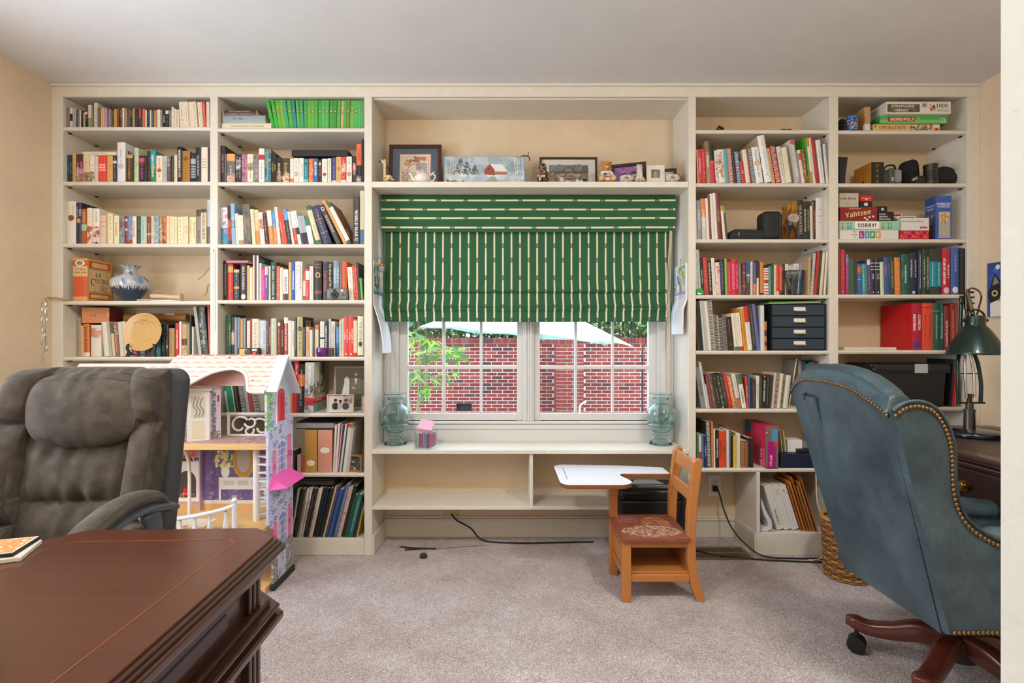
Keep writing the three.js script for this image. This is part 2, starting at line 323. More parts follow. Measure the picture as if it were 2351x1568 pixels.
// ================================================================ books
const AT=2048,SC=3.4,atlases=[];
function newAtlas(){const c=document.createElement('canvas');c.width=c.height=AT;const g=c.getContext('2d');g.fillStyle='#888';g.fillRect(0,0,AT,AT);const t=tex(c);const a={c,g,x:2,y:2,row:0,m:new THREE.MeshStandardMaterial({map:t,roughness:0.45})};atlases.push(a);return a;}
newAtlas();
function region(w,h){
  let a=atlases[atlases.length - 1];w=Math.ceil(w);h=Math.ceil(h);
  if (a.x+w+4 >AT){a.x=2;a.y+=a.row+4;a.row=0;}
  if (a.y+h+4 >AT)a=newAtlas();
  const r={a,x:a.x,y:a.y,w,h,uv:[a.x/AT,1 - (a.y+h)/AT,(a.x+w)/AT,1 - a.y/AT]};
  a.x+=w+4;a.row=Math.max(a.row,h);return r;
}
const css=(c)=>'#'+c;
// lettering that cannot be read in the photograph: a run of short strokes
function scrawl(g,len,size,color){
  g.fillStyle=color;let x=-len/2;
  while (x <len/2){const w=rnd(0.25,0.8)*size;if (rnd()<0.82){g.globalAlpha=rnd(0.55,0.95);g.fillRect(x,-size*rnd(0.3,0.5),w*0.35,size*rnd(0.5,0.9));g.fillRect(x,-size*0.1,w*0.75,size*0.2);} x+=w+size*0.12;}
  g.globalAlpha=1;
}
function letters(g,text,len,size,color,font){
  if (text==='~')return scrawl(g,len,size*0.8,color);
  g.fillStyle=color;g.textAlign='center';g.textBaseline='middle';g.font=`${font} ${size}px ${/serif$/.test(font) ? '' : ''}`;
  const f=font.split('|');g.font=`${f[0]} ${size}px ${f[1]}`;
  let m=g.measureText(text).width;if (m >len){g.font=`${f[0]} ${Math.max(4, size * len / m)}px ${f[1]}`;m=len;}
  if (m <len*0.55&&text.length >3){g.save();g.scale(Math.min(1.35,len*0.62/m),1);g.fillText(text,0,0);g.restore();} else g.fillText(text,0,0);
}
const FONTS=['bold|sans-serif','bold|serif','normal|sans-serif','normal|serif'];
function drawSpine(r,s){
  const g=r.a.g;g.save();g.beginPath();g.rect(r.x,r.y,r.w,r.h);g.clip();g.translate(r.x,r.y);
  g.fillStyle=css(s.base);g.fillRect(0,0,r.w,r.h);
  for (const [a,b,c] of s.bands){g.fillStyle=css(c);g.fillRect(0,a*r.h,r.w,(b - a)*r.h);}
  if (s.art)for (let i=0;i <26;i++){g.globalAlpha=rnd(0.25,0.7);g.fillStyle=css(s.art[rnd(s.art.length)|0]);g.beginPath();g.ellipse(rnd(r.w),r.h*rnd(s.artAt[0],s.artAt[1]),rnd(1.5,r.w*0.4),rnd(2,r.w*0.45),rnd(3),0,7);g.fill();} g.globalAlpha=1;
  if (s.kind==='notebook'){for (let y=4;y <r.h - 4;y+=9){g.fillStyle=css(s.tc);g.fillRect(r.w*0.1,y,r.w*0.8,4);} g.restore();return;}
  if (s.kind==='box'){/*plain*/}
  if (s.title){
    if (s.flat){                                     // lines set across the spine
      const L=s.title.split('//'),h=Math.min(r.w*0.3,r.h*0.8/L.length);L.forEach((t,i)=>{g.save();g.translate(r.w/2,r.h*(s.t0+(s.t1 - s.t0)*(i+0.5)/L.length));letters(g,t,r.w*0.86,h,css(s.tc),FONTS[s.font]);g.restore();});
   } else{
      const parts=s.title.split('/').filter((q)=>q.length);const tot=parts.reduce((q,p)=>q+Math.max(3,p.length),0);let at=s.t0*r.h;const span=(s.t1 - s.t0)*r.h;
      if (s.title.includes('//')){const L=s.title.split('//');L.forEach((t,i)=>{g.save();g.translate(r.w*(1 - (i+0.5)/L.length),at+span/2);g.rotate(Math.PI/2);letters(g,t,span*0.95,r.w*0.72/L.length,css(i?s.tc2:s.tc),FONTS[s.font]);g.restore();});}
      else parts.forEach((p,i)=>{const len=span*Math.max(3,p.length)/tot;g.save();g.translate(r.w/2,at+len/2);g.rotate(Math.PI/2);letters(g,p,len*0.92,r.w*(p==='~'?0.42:0.6),css(i?s.tc2:s.tc),FONTS[s.font]);g.restore();at+=len;});
   }
 }
  if (s.mark){const k=s.mark;g.fillStyle=css(k[1]);g.beginPath();g.ellipse(r.w/2,r.h*k[0],r.w*0.34,Math.min(r.w*0.42,r.h*0.07),0,0,7);g.fill();if (k[2]){g.fillStyle=css(k[2]);g.beginPath();g.ellipse(r.w/2,r.h*k[0],r.w*0.22,Math.min(r.w*0.27,r.h*0.05),0,0,7);g.fill();}}
  if (s.imprint){g.fillStyle=css(s.tc);g.fillRect(r.w*0.36,r.h*0.92,r.w*0.28,r.w*0.28);}
  g.strokeStyle='rgba(255,255,255,0.16)';g.lineWidth=1;for (let i=0;i <(s.worn||0);i++){const x=rnd(0.15,0.85)*r.w;g.beginPath();g.moveTo(x,0);g.lineTo(x+rnd(-1,1),r.h);g.stroke();}
  g.restore();
}
function bookGeo(w,h,d,su,cu,t,bulge){
  const out=[],uv=[],q=(a,b,c,e,ua,ub,uc,ue)=>{out.push(...a,...b,...c,...a,...c,...e);uv.push(...ua,...ub,...uc,...ua,...uc,...ue);};
  const pts=[[0,-d]],inn=[[t,-d]];const n=4;
  for (let i=0;i <=n;i++){const s=i/n;pts.push([w*s,bulge*(1 - (2*s - 1)**2)]);inn.push([Math.min(w - t,Math.max(t,w*s)),-0.004]);}
  pts.push([w,-d]);inn.push([w - t,-d]);
  const L=(u,v)=>[cu[0]+(cu[2] - cu[0])*u,cu[1]+(cu[3] - cu[1])*v],c0=L(0.5,0.5);
  for (let i=0;i <pts.length - 1;i++){
    const [ax,az]=pts[i],[bx_,bz]=pts[i+1],[cx,cz]=inn[i],[dx,dz]=inn[i+1];
    let u0,u1,u2,u3;
    if (i===0){u0=L(1,0);u1=L(0,0);u2=L(0,1);u3=L(1,1);} else if (i===pts.length - 2){u0=L(0,0);u1=L(1,0);u2=L(1,1);u3=L(0,1);}
    else{const a=(i - 1)/n,b=i/n,s=(x,v)=>[su[0]+(su[2] - su[0])*x,su[1]+(su[3] - su[1])*v];u0=s(a,0);u1=s(b,0);u2=s(b,1);u3=s(a,1);}
    q([ax,0,az],[bx_,0,bz],[bx_,h,bz],[ax,h,az],u0,u1,u2,u3);
    q([ax,h,az],[bx_,h,bz],[dx,h,dz],[cx,h,cz],c0,c0,c0,c0);
    q([cx,0,cz],[dx,0,dz],[bx_,0,bz],[ax,0,az],c0,c0,c0,c0);
    q([dx,0,dz],[cx,0,cz],[cx,h,cz],[dx,h,dz],c0,c0,c0,c0);
 }
  q([0,0,-d],[0,h,-d],[t,h,-d],[t,0,-d],c0,c0,c0,c0);q([w - t,0,-d],[w - t,h,-d],[w,h,-d],[w,0,-d],c0,c0,c0,c0);
  const g=new THREE.BufferGeometry();g.setAttribute('position',new THREE.Float32BufferAttribute(out,3));g.setAttribute('uv',new THREE.Float32BufferAttribute(uv,2));g.computeVertexNormals();return g;
}
const pageTex=tex(canvas(64,64,(g)=>{g.fillStyle='#e8dfca';g.fillRect(0,0,64,64);for (let i=0;i <60;i++){g.fillStyle=`rgba(140,120,90,${rnd(0.05, 0.25)})`;g.fillRect(rnd(64),0,1,64);}}));
pageTex.repeat.set(30,1);
const MPages=mat('ffffff',{map:pageTex,roughness:0.9});
const hueName=(c)=>{
  const [r,g,b]=rgbOf(c).map((v)=>v/255),mx=Math.max(r,g,b),mn=Math.min(r,g,b),l=(mx+mn)/2,s=mx===mn?0:(mx - mn)/(1 - Math.abs(2*l - 1));
  if (mx - mn <0.09||s <0.1)return l <0.17?'black':l <0.38?'dark grey':l <0.66?'grey':l <0.84?'pale grey':'white';
  let h=mx===r?((g - b)/(mx - mn)+6)% 6:mx===g?(b - r)/(mx - mn)+2:(r - g)/(mx - mn)+4;h*=60;
  if (l <0.13)return 'near-black';
  if (l >0.8&&h <70&&s <0.7)return 'cream';
  const n=h <14?(l <0.3?'maroon':'red'):h <40?(l <0.3?'dark brown':s <0.45?'tan':l <0.45?'rust':'orange'):h <66?(l <0.4?'olive':s <0.45?'khaki':'yellow'):h <160?'green':h <196?'teal':h <255?'blue':h <292?'purple':h <335?'pink':'crimson';
  return/maroon|brown|tan|rust|olive|khaki/.test(n)?n:l <0.27?'dark '+n:l >0.74?'pale '+n:n;
};
const ORD=['first','second','third','fourth','fifth','sixth','seventh','eighth','ninth','tenth','eleventh','twelfth','thirteenth','fourteenth','fifteenth','sixteenth','seventeenth','eighteenth','nineteenth'];
const TENS={20:'twent',30:'thirt',40:'fort',50:'fift',60:'sixt'};
const ordinal=(n)=>n <20?ORD[n - 1]:n % 10===0?TENS[n]+'ieth':TENS[n - n % 10]+'y-'+ORD[n % 10 - 1];
const KIND={paperback:['paperback','paperback'],hardcover:['hardcover','hardcover book'],cookbook:['cookbook','cookbook'],textbook:['textbook','textbook'],yearbook:['yearbook','yearbook'],notebook:['spiral_notebook','spiral-bound book'],cd:['cd_case','disc case'],magazine:['magazine','magazine'],series:['series_novel','series novel'],guide:['guidebook','guidebook'],box:['file_box','file box']};
const covers={};
function parseBook(line,dk){
  const [head,...ex]=line.split('|'),f=head.split(' ');
  const s={x0:+f[0],x1:+f[1],yt:+f[2],base:f[3],tc:f[4]||'222',title:f.slice(5).join(' '),bands:[],kind:dk,lean:0,t0:0.06,t1:0.9,font:rnd(4)|0,worn:dk==='paperback'?2:0};
  s.tc2=s.tc;
  for (const e of ex){
    const k=e[0],v=e.slice(1);
    if (k==='L')s.lean=+v;else if (k==='b'){const [r,c]=v.split(':'),[a,b]=r.split('-');s.bands.push([+a,+b,c]);} else if (k==='k')s.kind=v;else if (k==='c')s.cover=v;else if (k==='A')s.coverArt=v;
    else if (k==='f')s.font=+v;else if (k==='t'){const [a,b]=v.split('-');s.t0=+a;s.t1=+b;} else if (k==='2')s.tc2=v;else if (k==='m'){const q=v.split(',');s.mark=[+q[0],q[1],q[2]];} else if (k==='h')s.flat=true;else if (k==='i')s.imprint=true;
    else if (k==='a'){const [r,c]=v.split(':'),[a,b]=r.split('-');s.art=c.split(',');s.artAt=[+a,+b];} else if (k==='d')s.depth=+v;else if (k==='z')s.inset=+v;else if (k==='n')s.gap=true;else if (k==='y')s.lift=+v;else if (k==='B')s.bottom=+v;
 }
  return s;
}
const HINT={a:'leftmost bookcase',b:'bookcase left of window',d:'bookcase right of window',e:'rightmost bookcase'};
function makeBook(s,w,h,label,group,d){
  const k=KIND[s.kind],r=region(Math.max(10,w*396*SC)+0,Math.max(12,h*396*SC));s.art&&0;drawSpine(r,s);
  let cu,am=r.a;
  if (s.coverArt){const [cw,ch,fn]=covers[s.coverArt];const c=region(cw,ch);if (c.a !==r.a){const r2=region(r.w,r.h);drawSpine(r2,s);r.uv=r2.uv;am=c.a;} const g=c.a.g;g.save();g.beginPath();g.rect(c.x,c.y,c.w,c.h);g.clip();g.translate(c.x,c.y);fn(g,c.w,c.h);g.restore();cu=c.uv;}
  else{const c=region(6,6);if (c.a !==r.a){const r2=region(r.w,r.h);drawSpine(r2,s);r.uv=r2.uv;am=c.a;} c.a.g.fillStyle=css(s.cover||s.base);c.a.g.fillRect(c.x - 2,c.y - 2,10,10);cu=c.uv;}
  const hard=s.kind==='hardcover'||s.kind==='textbook'||s.kind==='yearbook',t=Math.min(w*0.2,hard?0.0028:0.0012);
  if (s.kind==='cd'){
    const g=bookGeo(w,h,d,r.uv,cu,t,0),back=new THREE.BoxGeometry(w - t*1.2,h*0.99,d*0.98).translate(w/2,h/2,-d/2 - 0.0005);
    const uv=back.attributes.uv;for (let i=0;i <uv.count;i++)uv.setXY(i,(cu[0]+cu[2])/2,(cu[1]+cu[3])/2);
    const m=obj(k[0],merge([g,back]),am.m);tag(m,label,k[1],group);return m;
 }
  const o=thing(k[0],label,k[1],[0,0,0],0,group);
  obj('cover',bookGeo(w,h,d,r.uv,cu,t,s.kind==='notebook'?0:Math.min(0.005,w*(hard?0.16:0.06))),am.m,o);
  const e=hard?0.004:0.0006,pg=uvM(new THREE.BoxGeometry(w - 2*t,h - 2*e,d - e - 0.003)).translate(w/2,h/2,-(d - e+0.003)/2);obj('page_block',pg,MPages,o);
  if (s.kind==='notebook'){const rings=[],nr=Math.max(8,h/0.011|0);for (let i=0;i <nr;i++)rings.push(new THREE.TorusGeometry(w*0.42,0.0011,4,9).rotateX(Math.PI/2).translate(w/2,h*(i+0.7)/(nr+0.4),0.001));obj('wire_binding',rings,s.tc==='eee'?M('d9d9d4',0.4,0.4):M('1d1d1f',0.4),o).userData.kind='stuff';}
  return o;
}
// one shelf of upright books; x, y in units of a close-up whose corner and scale are given
let bookTotal=0;
function row(bay,shelf,[ox,oy,s],base,kind,group,lines,opt={}){
  const top=Y(BAYS[bay][2][shelf - 1]??1237)+0.0006;let prev=null,n=opt.from||0;
  for (const line of lines){
    const b=parseBook(line,kind),inset=b.inset??opt.inset??0.022,back=b.inset !==undefined?0:rnd(0.007),dd=DF+inset,K=s*dd/F;
    let x0=b.x0;if (prev&&!b.gap&&x0 <prev.x1)x0=prev.x1;if (b.x1 - x0 <(b.x1 - b.x0)*0.55)b.x1=x0+(b.x1 - b.x0)*0.6;b.x0=x0;
    let hz=(b.bottom||base)- b.yt,lean=b.lean;
    if (prev&&!b.gap){const hm=Math.min(hz,prev.hz),pr=prev.x1+prev.lean*hm/prev.hz,me=b.x0+lean*hm/hz;if (me <pr)lean=(pr - b.x0)*hz/hm;}
    const th=Math.atan2(-lean,hz),w=(b.x1 - b.x0)*K*Math.cos(th)*0.975,h=Math.hypot(hz,lean)*K;
    const X0=(ox+b.x0*s - CX)*dd/F,X1=(ox+b.x1*s - CX)*dd/F;
    n++;bookTotal++;
    const dflt=Math.min(0.25,h*(b.kind==='cd'?1.1:0.7)),d=Math.min(b.depth??dflt,DB - dd - back - 0.007);
    const tcol=b.title&&hueName(b.tc)!==hueName(b.base)?` with ${hueName(b.tc)} lettering`:'';
    const say=(t)=>`${hueName(b.base)} ${KIND[b.kind][1]}${t}, ${ordinal(n)} from left, ${opt.where || ORD[shelf - 1].replace('first', 'top') + ' shelf'}, ${HINT[bay]}`;
    const label=say(tcol).split(' ').length >16?say(''):say(tcol);
    const o=makeBook(b,w,h,label,group,d);
    o.rotation.z=th;o.position.z=-dd - back - (b.kind==='notebook'?0.004:0);
    if (th >=0)o.position.set(X0,top+(b.lift||0),o.position.z);else o.position.set(X1 - w*Math.cos(th),top - w*Math.sin(th)+(b.lift||0),o.position.z);
    const lo=Math.min(0,-h*Math.sin(th))+o.position.x,hi=Math.max(w*Math.cos(th),w*Math.cos(th)- h*Math.sin(th))+o.position.x,L0=X(BAYS[bay][0])+0.0015,R0=X(BAYS[bay][1])- 0.0015;
    if (lo <L0){o.position.x+=L0 - lo;b.x1+=(L0 - lo)/K;} else if (hi >R0)o.position.x -=hi - R0;
    prev={x1:b.x1,lean,hz};
 }
}
// a book lying flat: px range of its spine on the front plane, y of its lower and upper edge
function flatBook(x0,x1,yb,yt,spec,label,group,inset=0.03,depth=0.2,turn=0){
  const s=parseBook(spec,'hardcover'),dd=DF+inset,w=(yb - yt)/400,h=(x1 - x0)/400,o=makeBook(s,w,h,label,group,depth);
  o.rotation.set(0,turn,Math.PI/2,'YXZ');o.position.set((x1 - CX)/400,Y(yb)+0.0008,-dd);return o;
}
// ---------------------------------------------------------------- cover prints that face the room
covers.bar=[120,260,(g,w,h)=>{g.fillStyle='#dfe4ea';g.fillRect(0,0,w,h);g.fillStyle='#3b4048';g.font='bold 46px serif';g.fillText('BAR',8,80);g.font='14px serif';g.fillText('~ ~ ~',20,50);}];
covers.six=[190,300,(g,w,h)=>{g.fillStyle='#2b241c';g.fillRect(0,0,w,h);g.fillStyle='#c9c0ac';g.font='bold 62px sans-serif';g.textAlign='center';g.fillText('SIX',w*0.5,70);}];
covers.cucina=[340,420,(g,w,h)=>{
  g.fillStyle='#d99f55';g.fillRect(0,0,w,h);g.fillStyle='#c8502c';g.fillRect(20,20,w - 34,74);g.fillRect(20,h - 84,w - 34,62);g.fillStyle='#d8bd8a';g.beginPath();g.roundRect(60,34,w - 115,46,22);g.fill();g.fillRect(45,h - 70,w - 90,34);g.fillRect(24,104,w - 42,h - 200);g.strokeStyle='#3a2a1c';g.lineWidth=2;g.strokeRect(27,107,w - 48,h - 206);
  g.fillStyle='#2d211a';g.font='bold 58px serif';g.textAlign='center';g.fillText('LA',w*0.44,172);g.fillStyle='#8c2a1d';g.font='bold 96px serif';g.fillText('C',72,262);g.font='bold 60px serif';g.fillText('UCINA',w*0.6,232);g.fillStyle='#2d211a';g.font='bold 17px serif';g.fillText('THE',w*0.62,262);g.fillText('REGIONAL',w*0.7,282);g.fillText('COOKING OF',w*0.66,302);g.font='bold 20px serif';g.fillText('ITALY',w*0.76,322);
  g.strokeStyle='#4a3420';g.lineWidth=2;for (const [x,y,r] of [[50,150,14],[280,160,15],[110,300,18],[60,190,10],[210,300,10]]){g.beginPath();g.arc(x,y,r,0.3,5.4);g.stroke();}
}];
covers.discover=[200,250,(g,w,h)=>{g.fillStyle='#1e4a50';g.fillRect(0,0,w,h);g.fillStyle='#24323a';g.fillRect(0,70,w,180);g.fillStyle='#8fb7bb';g.font='bold 30px sans-serif';g.fillText('One',10,34);g.fillText('DIRECTION',10,66);}];
covers.fox=[300,330,(g,w,h)=>{g.fillStyle='#7d4320';g.fillRect(0,0,w,h);for (let i=0;i <120;i++){g.strokeStyle=['#c0642a','#3b2417','#d9a276','#a14a22'][rnd(4)|0];g.globalAlpha=0.7;g.lineWidth=rnd(2,8);const x=rnd(w),y=rnd(h);g.beginPath();g.moveTo(x,y);g.quadraticCurveTo(x+30,y+10,x+rnd(20,70),y+rnd(10,60));g.stroke();} g.globalAlpha=1;g.fillStyle='#f0e6d6';g.beginPath();g.ellipse(w*0.25,h*0.72,26,34,0.5,0,7);g.fill();g.beginPath();g.ellipse(w*0.45,h*0.9,40,22,0,0,7);g.fill();}];
covers.orleans=[260,360,(g,w,h)=>{g.fillStyle='#8fa39a';g.fillRect(0,0,w,h);g.fillStyle='#e4e7e4';g.fillRect(0,0,w*0.4,h*0.5);g.fillStyle='#5c4436';g.fillRect(w*0.55,0,w*0.3,h*0.5);g.fillStyle='#d8b996';g.beginPath();g.moveTo(w*0.2,h*0.7);g.lineTo(w*0.6,h*0.25);g.lineTo(w*0.7,h*0.3);g.lineTo(w*0.3,h*0.8);g.fill();for (let i=0;i <60;i++){g.fillStyle=['#6f9c84','#b5c9b8','#40524a','#3a2c22'][rnd(4)|0];g.globalAlpha=0.6;g.beginPath();g.ellipse(rnd(w),rnd(h*0.4,h),rnd(4,18),rnd(4,22),rnd(3),0,7);g.fill();} g.globalAlpha=1;g.fillStyle='#c3161c';g.fillRect(0,h*0.66,w,h*0.16);g.fillStyle='#fff';g.font='bold 34px serif';g.fillText('MY NEW ORLEANS',-4,h*0.735,w);g.font='bold 17px serif';g.fillText('THE COOKBOOK',20,h*0.78);}];
covers.flavor=[220,260,(g,w,h)=>{g.fillStyle='#b3702a';g.fillRect(0,0,w,h);for (let i=0;i <60;i++){g.fillStyle=['#d98a2e','#8a4a1c','#e8b25c','#5c2d14'][rnd(4)|0];g.globalAlpha=0.6;g.beginPath();g.ellipse(rnd(w),rnd(h),rnd(5,30),rnd(5,25),rnd(3),0,7);g.fill();} g.globalAlpha=1;}];
covers.kitchen=[200,330,(g,w,h)=>{g.fillStyle='#c9b08f';g.fillRect(0,0,w,h);for (let i=0;i <70;i++){g.fillStyle=['#c7772f','#3d5a2a','#8c3a1f','#e0c08a','#2c2417'][rnd(5)|0];g.globalAlpha=0.65;g.beginPath();g.ellipse(rnd(w),rnd(h*0.25,h),rnd(5,26),rnd(5,20),rnd(3),0,7);g.fill();} g.globalAlpha=1;}];
const ZA1=[120,210,0.16163],ZB1=[480,210,0.16163],ZA3=[120,430,0.17218],ZB3=[480,430,0.17218],ZA5=[120,680,0.16163],ZB5=[500,680,0.15313],ZB6=[640,820,0.1531],ZB8=[640,1050,0.15942],ZD1=[1580,210,0.14668],ZD3=[1580,430,0.16585],ZD5=[1580,680,0.17215],ZD7=[1580,930,0.22957],ZE3=[1900,430,0.16582],ZE5=[1900,680,0.17217];
// ---------------------------------------------------------------- leftmost bookcase
row('a',1,ZA1,490,'cd','disc cases on the top shelf',['190 238 200 8a6a74 ddd ~','240 288 205 d8d4cc 222|b.3-.65:2b2b2e','290 330 215 a9b2ba 445 ~','332 354 235 5a4438 caa ~','356 379 240 8d8a84 333 ~','381 404 242 e2dccf 444 ~','406 431 245 1d1c1e ddd ~','433 464 268 b9b5ac 555 ~','466 498 235 2a2628 e33 ~|b.1-.25:e8e4dc|b.35-.5:a33','500 546 160 e2d4ba 6a4 ~|b.55-1:86a070','548 580 190 7b6b5c ddd ~','583 634 128 d6d3cd 555 ~','640 682 205 77573f ddb ~','688 742 208 d9ae8c a55 ~','744 764 210 e8e2da 555 ~','765 800 212 7a4a8c fff ~','802 820 222 a8a49c 555','870 890 220 d9ae58 744 ~','891 916 222 c58f3e fee ~','920 940 205 8a4630 edc ~','941 994 208 4a382e eee ~|a0-.4:9a7a60,6b5040','996 1019 205 ece5d6 665 ~','1021 1060 210 9b7766 fed ~','1062 1100 205 55504c ddd ~','1102 1126 208 2c2220 e53 ~|b.1-.4:b5392a','1128 1168 208 8f8a5e eed ~','1170 1198 218 231f1e ddd ~','1199 1224 215 2a2626 ddd ~','1226 1254 210 c23a2a fff ~|b.5-1:26304a','1256 1279 222 4d4440 ccc ~','1281 1311 215 d6604c fff ~','1313 1334 235 eee8dc 444 ~','1336 1374 235 2b2624 ddd ~','1376 1404 232 e6e1d6 555 ~','1406 1439 236 27466a dde ~','1441 1464 238 d58a38 fff ~','1466 1488 232 b9986a 433 ~','1490 1529 228 ece6da 444 ~','1531 1553 232 98938a 333 ~','1556 1600 238 1c1b1c eee STALDO','1602 1648 240 262425 ddd ~|b0-.2:dad6ce','1650 1688 235 8d867a 333 ~']);
row('a',1,ZA1,490,'paperback','thin paperbacks on the top shelf',['1690 1714 188 e8decb 555 ~','1716 1757 220 e3d6bd 555 ~','1760 1800 228 dccdb2 655 ~|L-18','1812 1888 118 e7dabf 765 ~|L-45','1890 1940 118 e9ddc4 765 ~|L-42','1942 1968 120 e2d2b4 933 ~|L-42','1970 2014 120 ebdfc6 a43 ~|L-38','2016 2066 118 e6d8bc 765 ~|L-36','2078 2122 118 e8dcc2 765 ~|L-32','2124 2148 120 d9c4a0 765|L-28','2150 2184 118 dc5448 fff ~|L-24','2190 2232 118 e6dac2 765 ~|L-6'],{from:42});
row('a',2,ZA1,1272,'paperback','novels on the second shelf',['147 214 860 1f3844 8ab THE LAST//STAND|B1255','216 250 872 1a2430 9bb ~','252 334 868 d7a660 655 ~|b.55-1:c79a5a','336 438 872 47332d e8d CAROLINA//MOON|b.55-1:8c6a5a|a.5-.9:c9a08a,6b4038,d8c0b0','440 528 890 dcc49c c63 ~|a.6-1:8a6a40,5f4a30|b0-.2:e3d3b4','530 598 890 e9e0cf d73 HOME//PORT|h|t.3-.55|a.6-.95:584a38,b0a080','600 648 895 dcd8cd 556 ~','651 772 893 e2473c fff LOVE//MUSIC//MADNESS|h|t.3-.6|f0','775 858 895 d9a461 433 20|h|t.3-.45','860 914 890 313844 edd ~|b.2-.3:d9d3c8','916 1034 703 e6e6e4 999 ~|kh|khardcover|Abar|t.1-.5|m.6,b9bcc4','1037 1134 876 4a3423 e0b070 Terry Goodkind|f3|b0-.12:caa070|L4','1136 1164 885 2a2018 c9a040 ~','1166 1224 783 c2cfa6 564 ~|m.48,5a4a38,efe6d2|khardcover','1226 1299 890 201b1c e7d CLIVE BARKER|b.08-.24:d4463a|b.0-.08:27252a','1301 1338 890 2c2220 b87 ~|c1d1715','1341 1394 822 35262a c99 ~|L-3','1396 1470 822 1b9a9e fff Light a Lantern|b.55-1:1f8a50|m.55,e0a060|L-4|khardcover','1472 1564 893 e8dabd a43 ~|m.55,d0413a','1567 1624 893 b8c2c6 446 ~','1627 1684 902 5b4a3c dcb ~|a.0-.4:c9b89a,8a745c','1686 1729 893 34353a 9bb ~','1731 1774 882 e5d3ab 764 ~','1776 1842 766 161415 fff MIDSUMMER\'S EVE|f1|khardcover','1846 1956 826 a7742f 6a4a1c ~|khardcover|m.25,7a5220|t.7-.9','1962 2034 850 1d1e20 aab ~|b.2-.38:a8b0b2|b.43-.49:9aa2a5|b.52-.58:9aa2a5|b.61-.67:9aa2a5|b.7-.76:9aa2a5|b.79-.85:9aa2a5','2036 2114 778 23272a eee The WHITE DOVE|f3|t.2-.85|khardcover','2116 2210 775 e8ddc6 555 John Jakes//NORTH//and//SOUTH|h|t.3-.62|f1|khardcover','2212 2234 780 4a3350 dcd']);
flatBook(180,259,352.5,344,'0 0 0 e6dbc2 9a8a60 Career Plan|f3','cream hardcover lying across the paperbacks on second shelf, leftmost bookcase','books lying on others',0.03,0.15);
row('a',3,ZA3,752,'paperback','novels on the third shelf',['102 225 165 e6ddd0 b98 DIANA//GABALDON|t.08-.36|m.39,8a4a30|khardcover|B735','250 384 185 27344e dfe3ea DIANA//GABALDON|t.1-.38|m.44,d09a52|khardcover|c1c1c22|B738','386 456 275 b0582c f0d9a0 REBECKA|b.44-.62:9fc9a8|t.05-.42|B742','458 529 270 e8dfcc a87 ~|a.5-1:d0402a,e08030,6b2a1a|t.1-.45','532 620 276 ece6da 333 OUTLANDER|t.06-.4|a.5-1:d84a50,4a3a3a,e8a0b0|f2','626 716 370 dcbfa2 b05050 GRAVE//SECRET|h|t.15-.45','726 744 335 e3cf8c 765','746 806 345 eadbb0 665 ~','812 884 372 ead9b4 654 A Family|f3','886 960 376 6f8f90 a33 ~|a.1-.9:2f4a4c,c04038,9fb0a8','964 995 378 7a2424 dcc ~|b.1-.18:d8d8d8|b.45-.52:e0d0c0','997 1065 376 6b84b8 e0a050 ~|a.0-.9:e0a050,8a5aa0,4a6ab0|b.85-1:8a3a2a','1070 1119 385 eadcc4 4a3a5a DAN MCGARRY','1121 1170 382 214832 c8c090 ~|m.55,12301f','1172 1234 382 a9c9b2 456 ~','1236 1249 385 e2d2b0 766','1251 1309 386 8a2f28 d9c8a0 ~|b.08-.16:3a4a5c|b.25-.33:5a6a4c|b.45-.53:3a4a5c|b.6-.68:b09a5c|b.78-.86:3a4a5c','1311 1344 376 ecc49a a43 ~','1346 1414 378 93a7ac 334 ~|a.0-1:6a848a,b8c4c0','1416 1464 386 a37a56 edc ~|a.3-.9:e8d8c0,5a3a28','1466 1519 381 c0622e fdb ~|a.0-1:6a3418,e09a50','1521 1559 381 e6c8a0 a54 ~','1561 1619 384 e9d6a8 876 ~','1624 1660 388 e8d8b4 876 ~','1662 1736 388 e9dcae 664 ~','1740 1812 386 ead4b0 d06060 Garage//~|f3','1820 1908 390 e6dba2 b54030 High Moon Inn//~|f3','1914 1979 292 8c7f78 332 MAIDEN|b0-.2:5a4038|t.6-.95','1981 2056 286 d6c4a4 432 GOLDEN URCHIN|f1|b0-.1:3f5038','2060 2104 165 c2d0dc 345 ~|khardcover|b.6-1:7a6a60']);
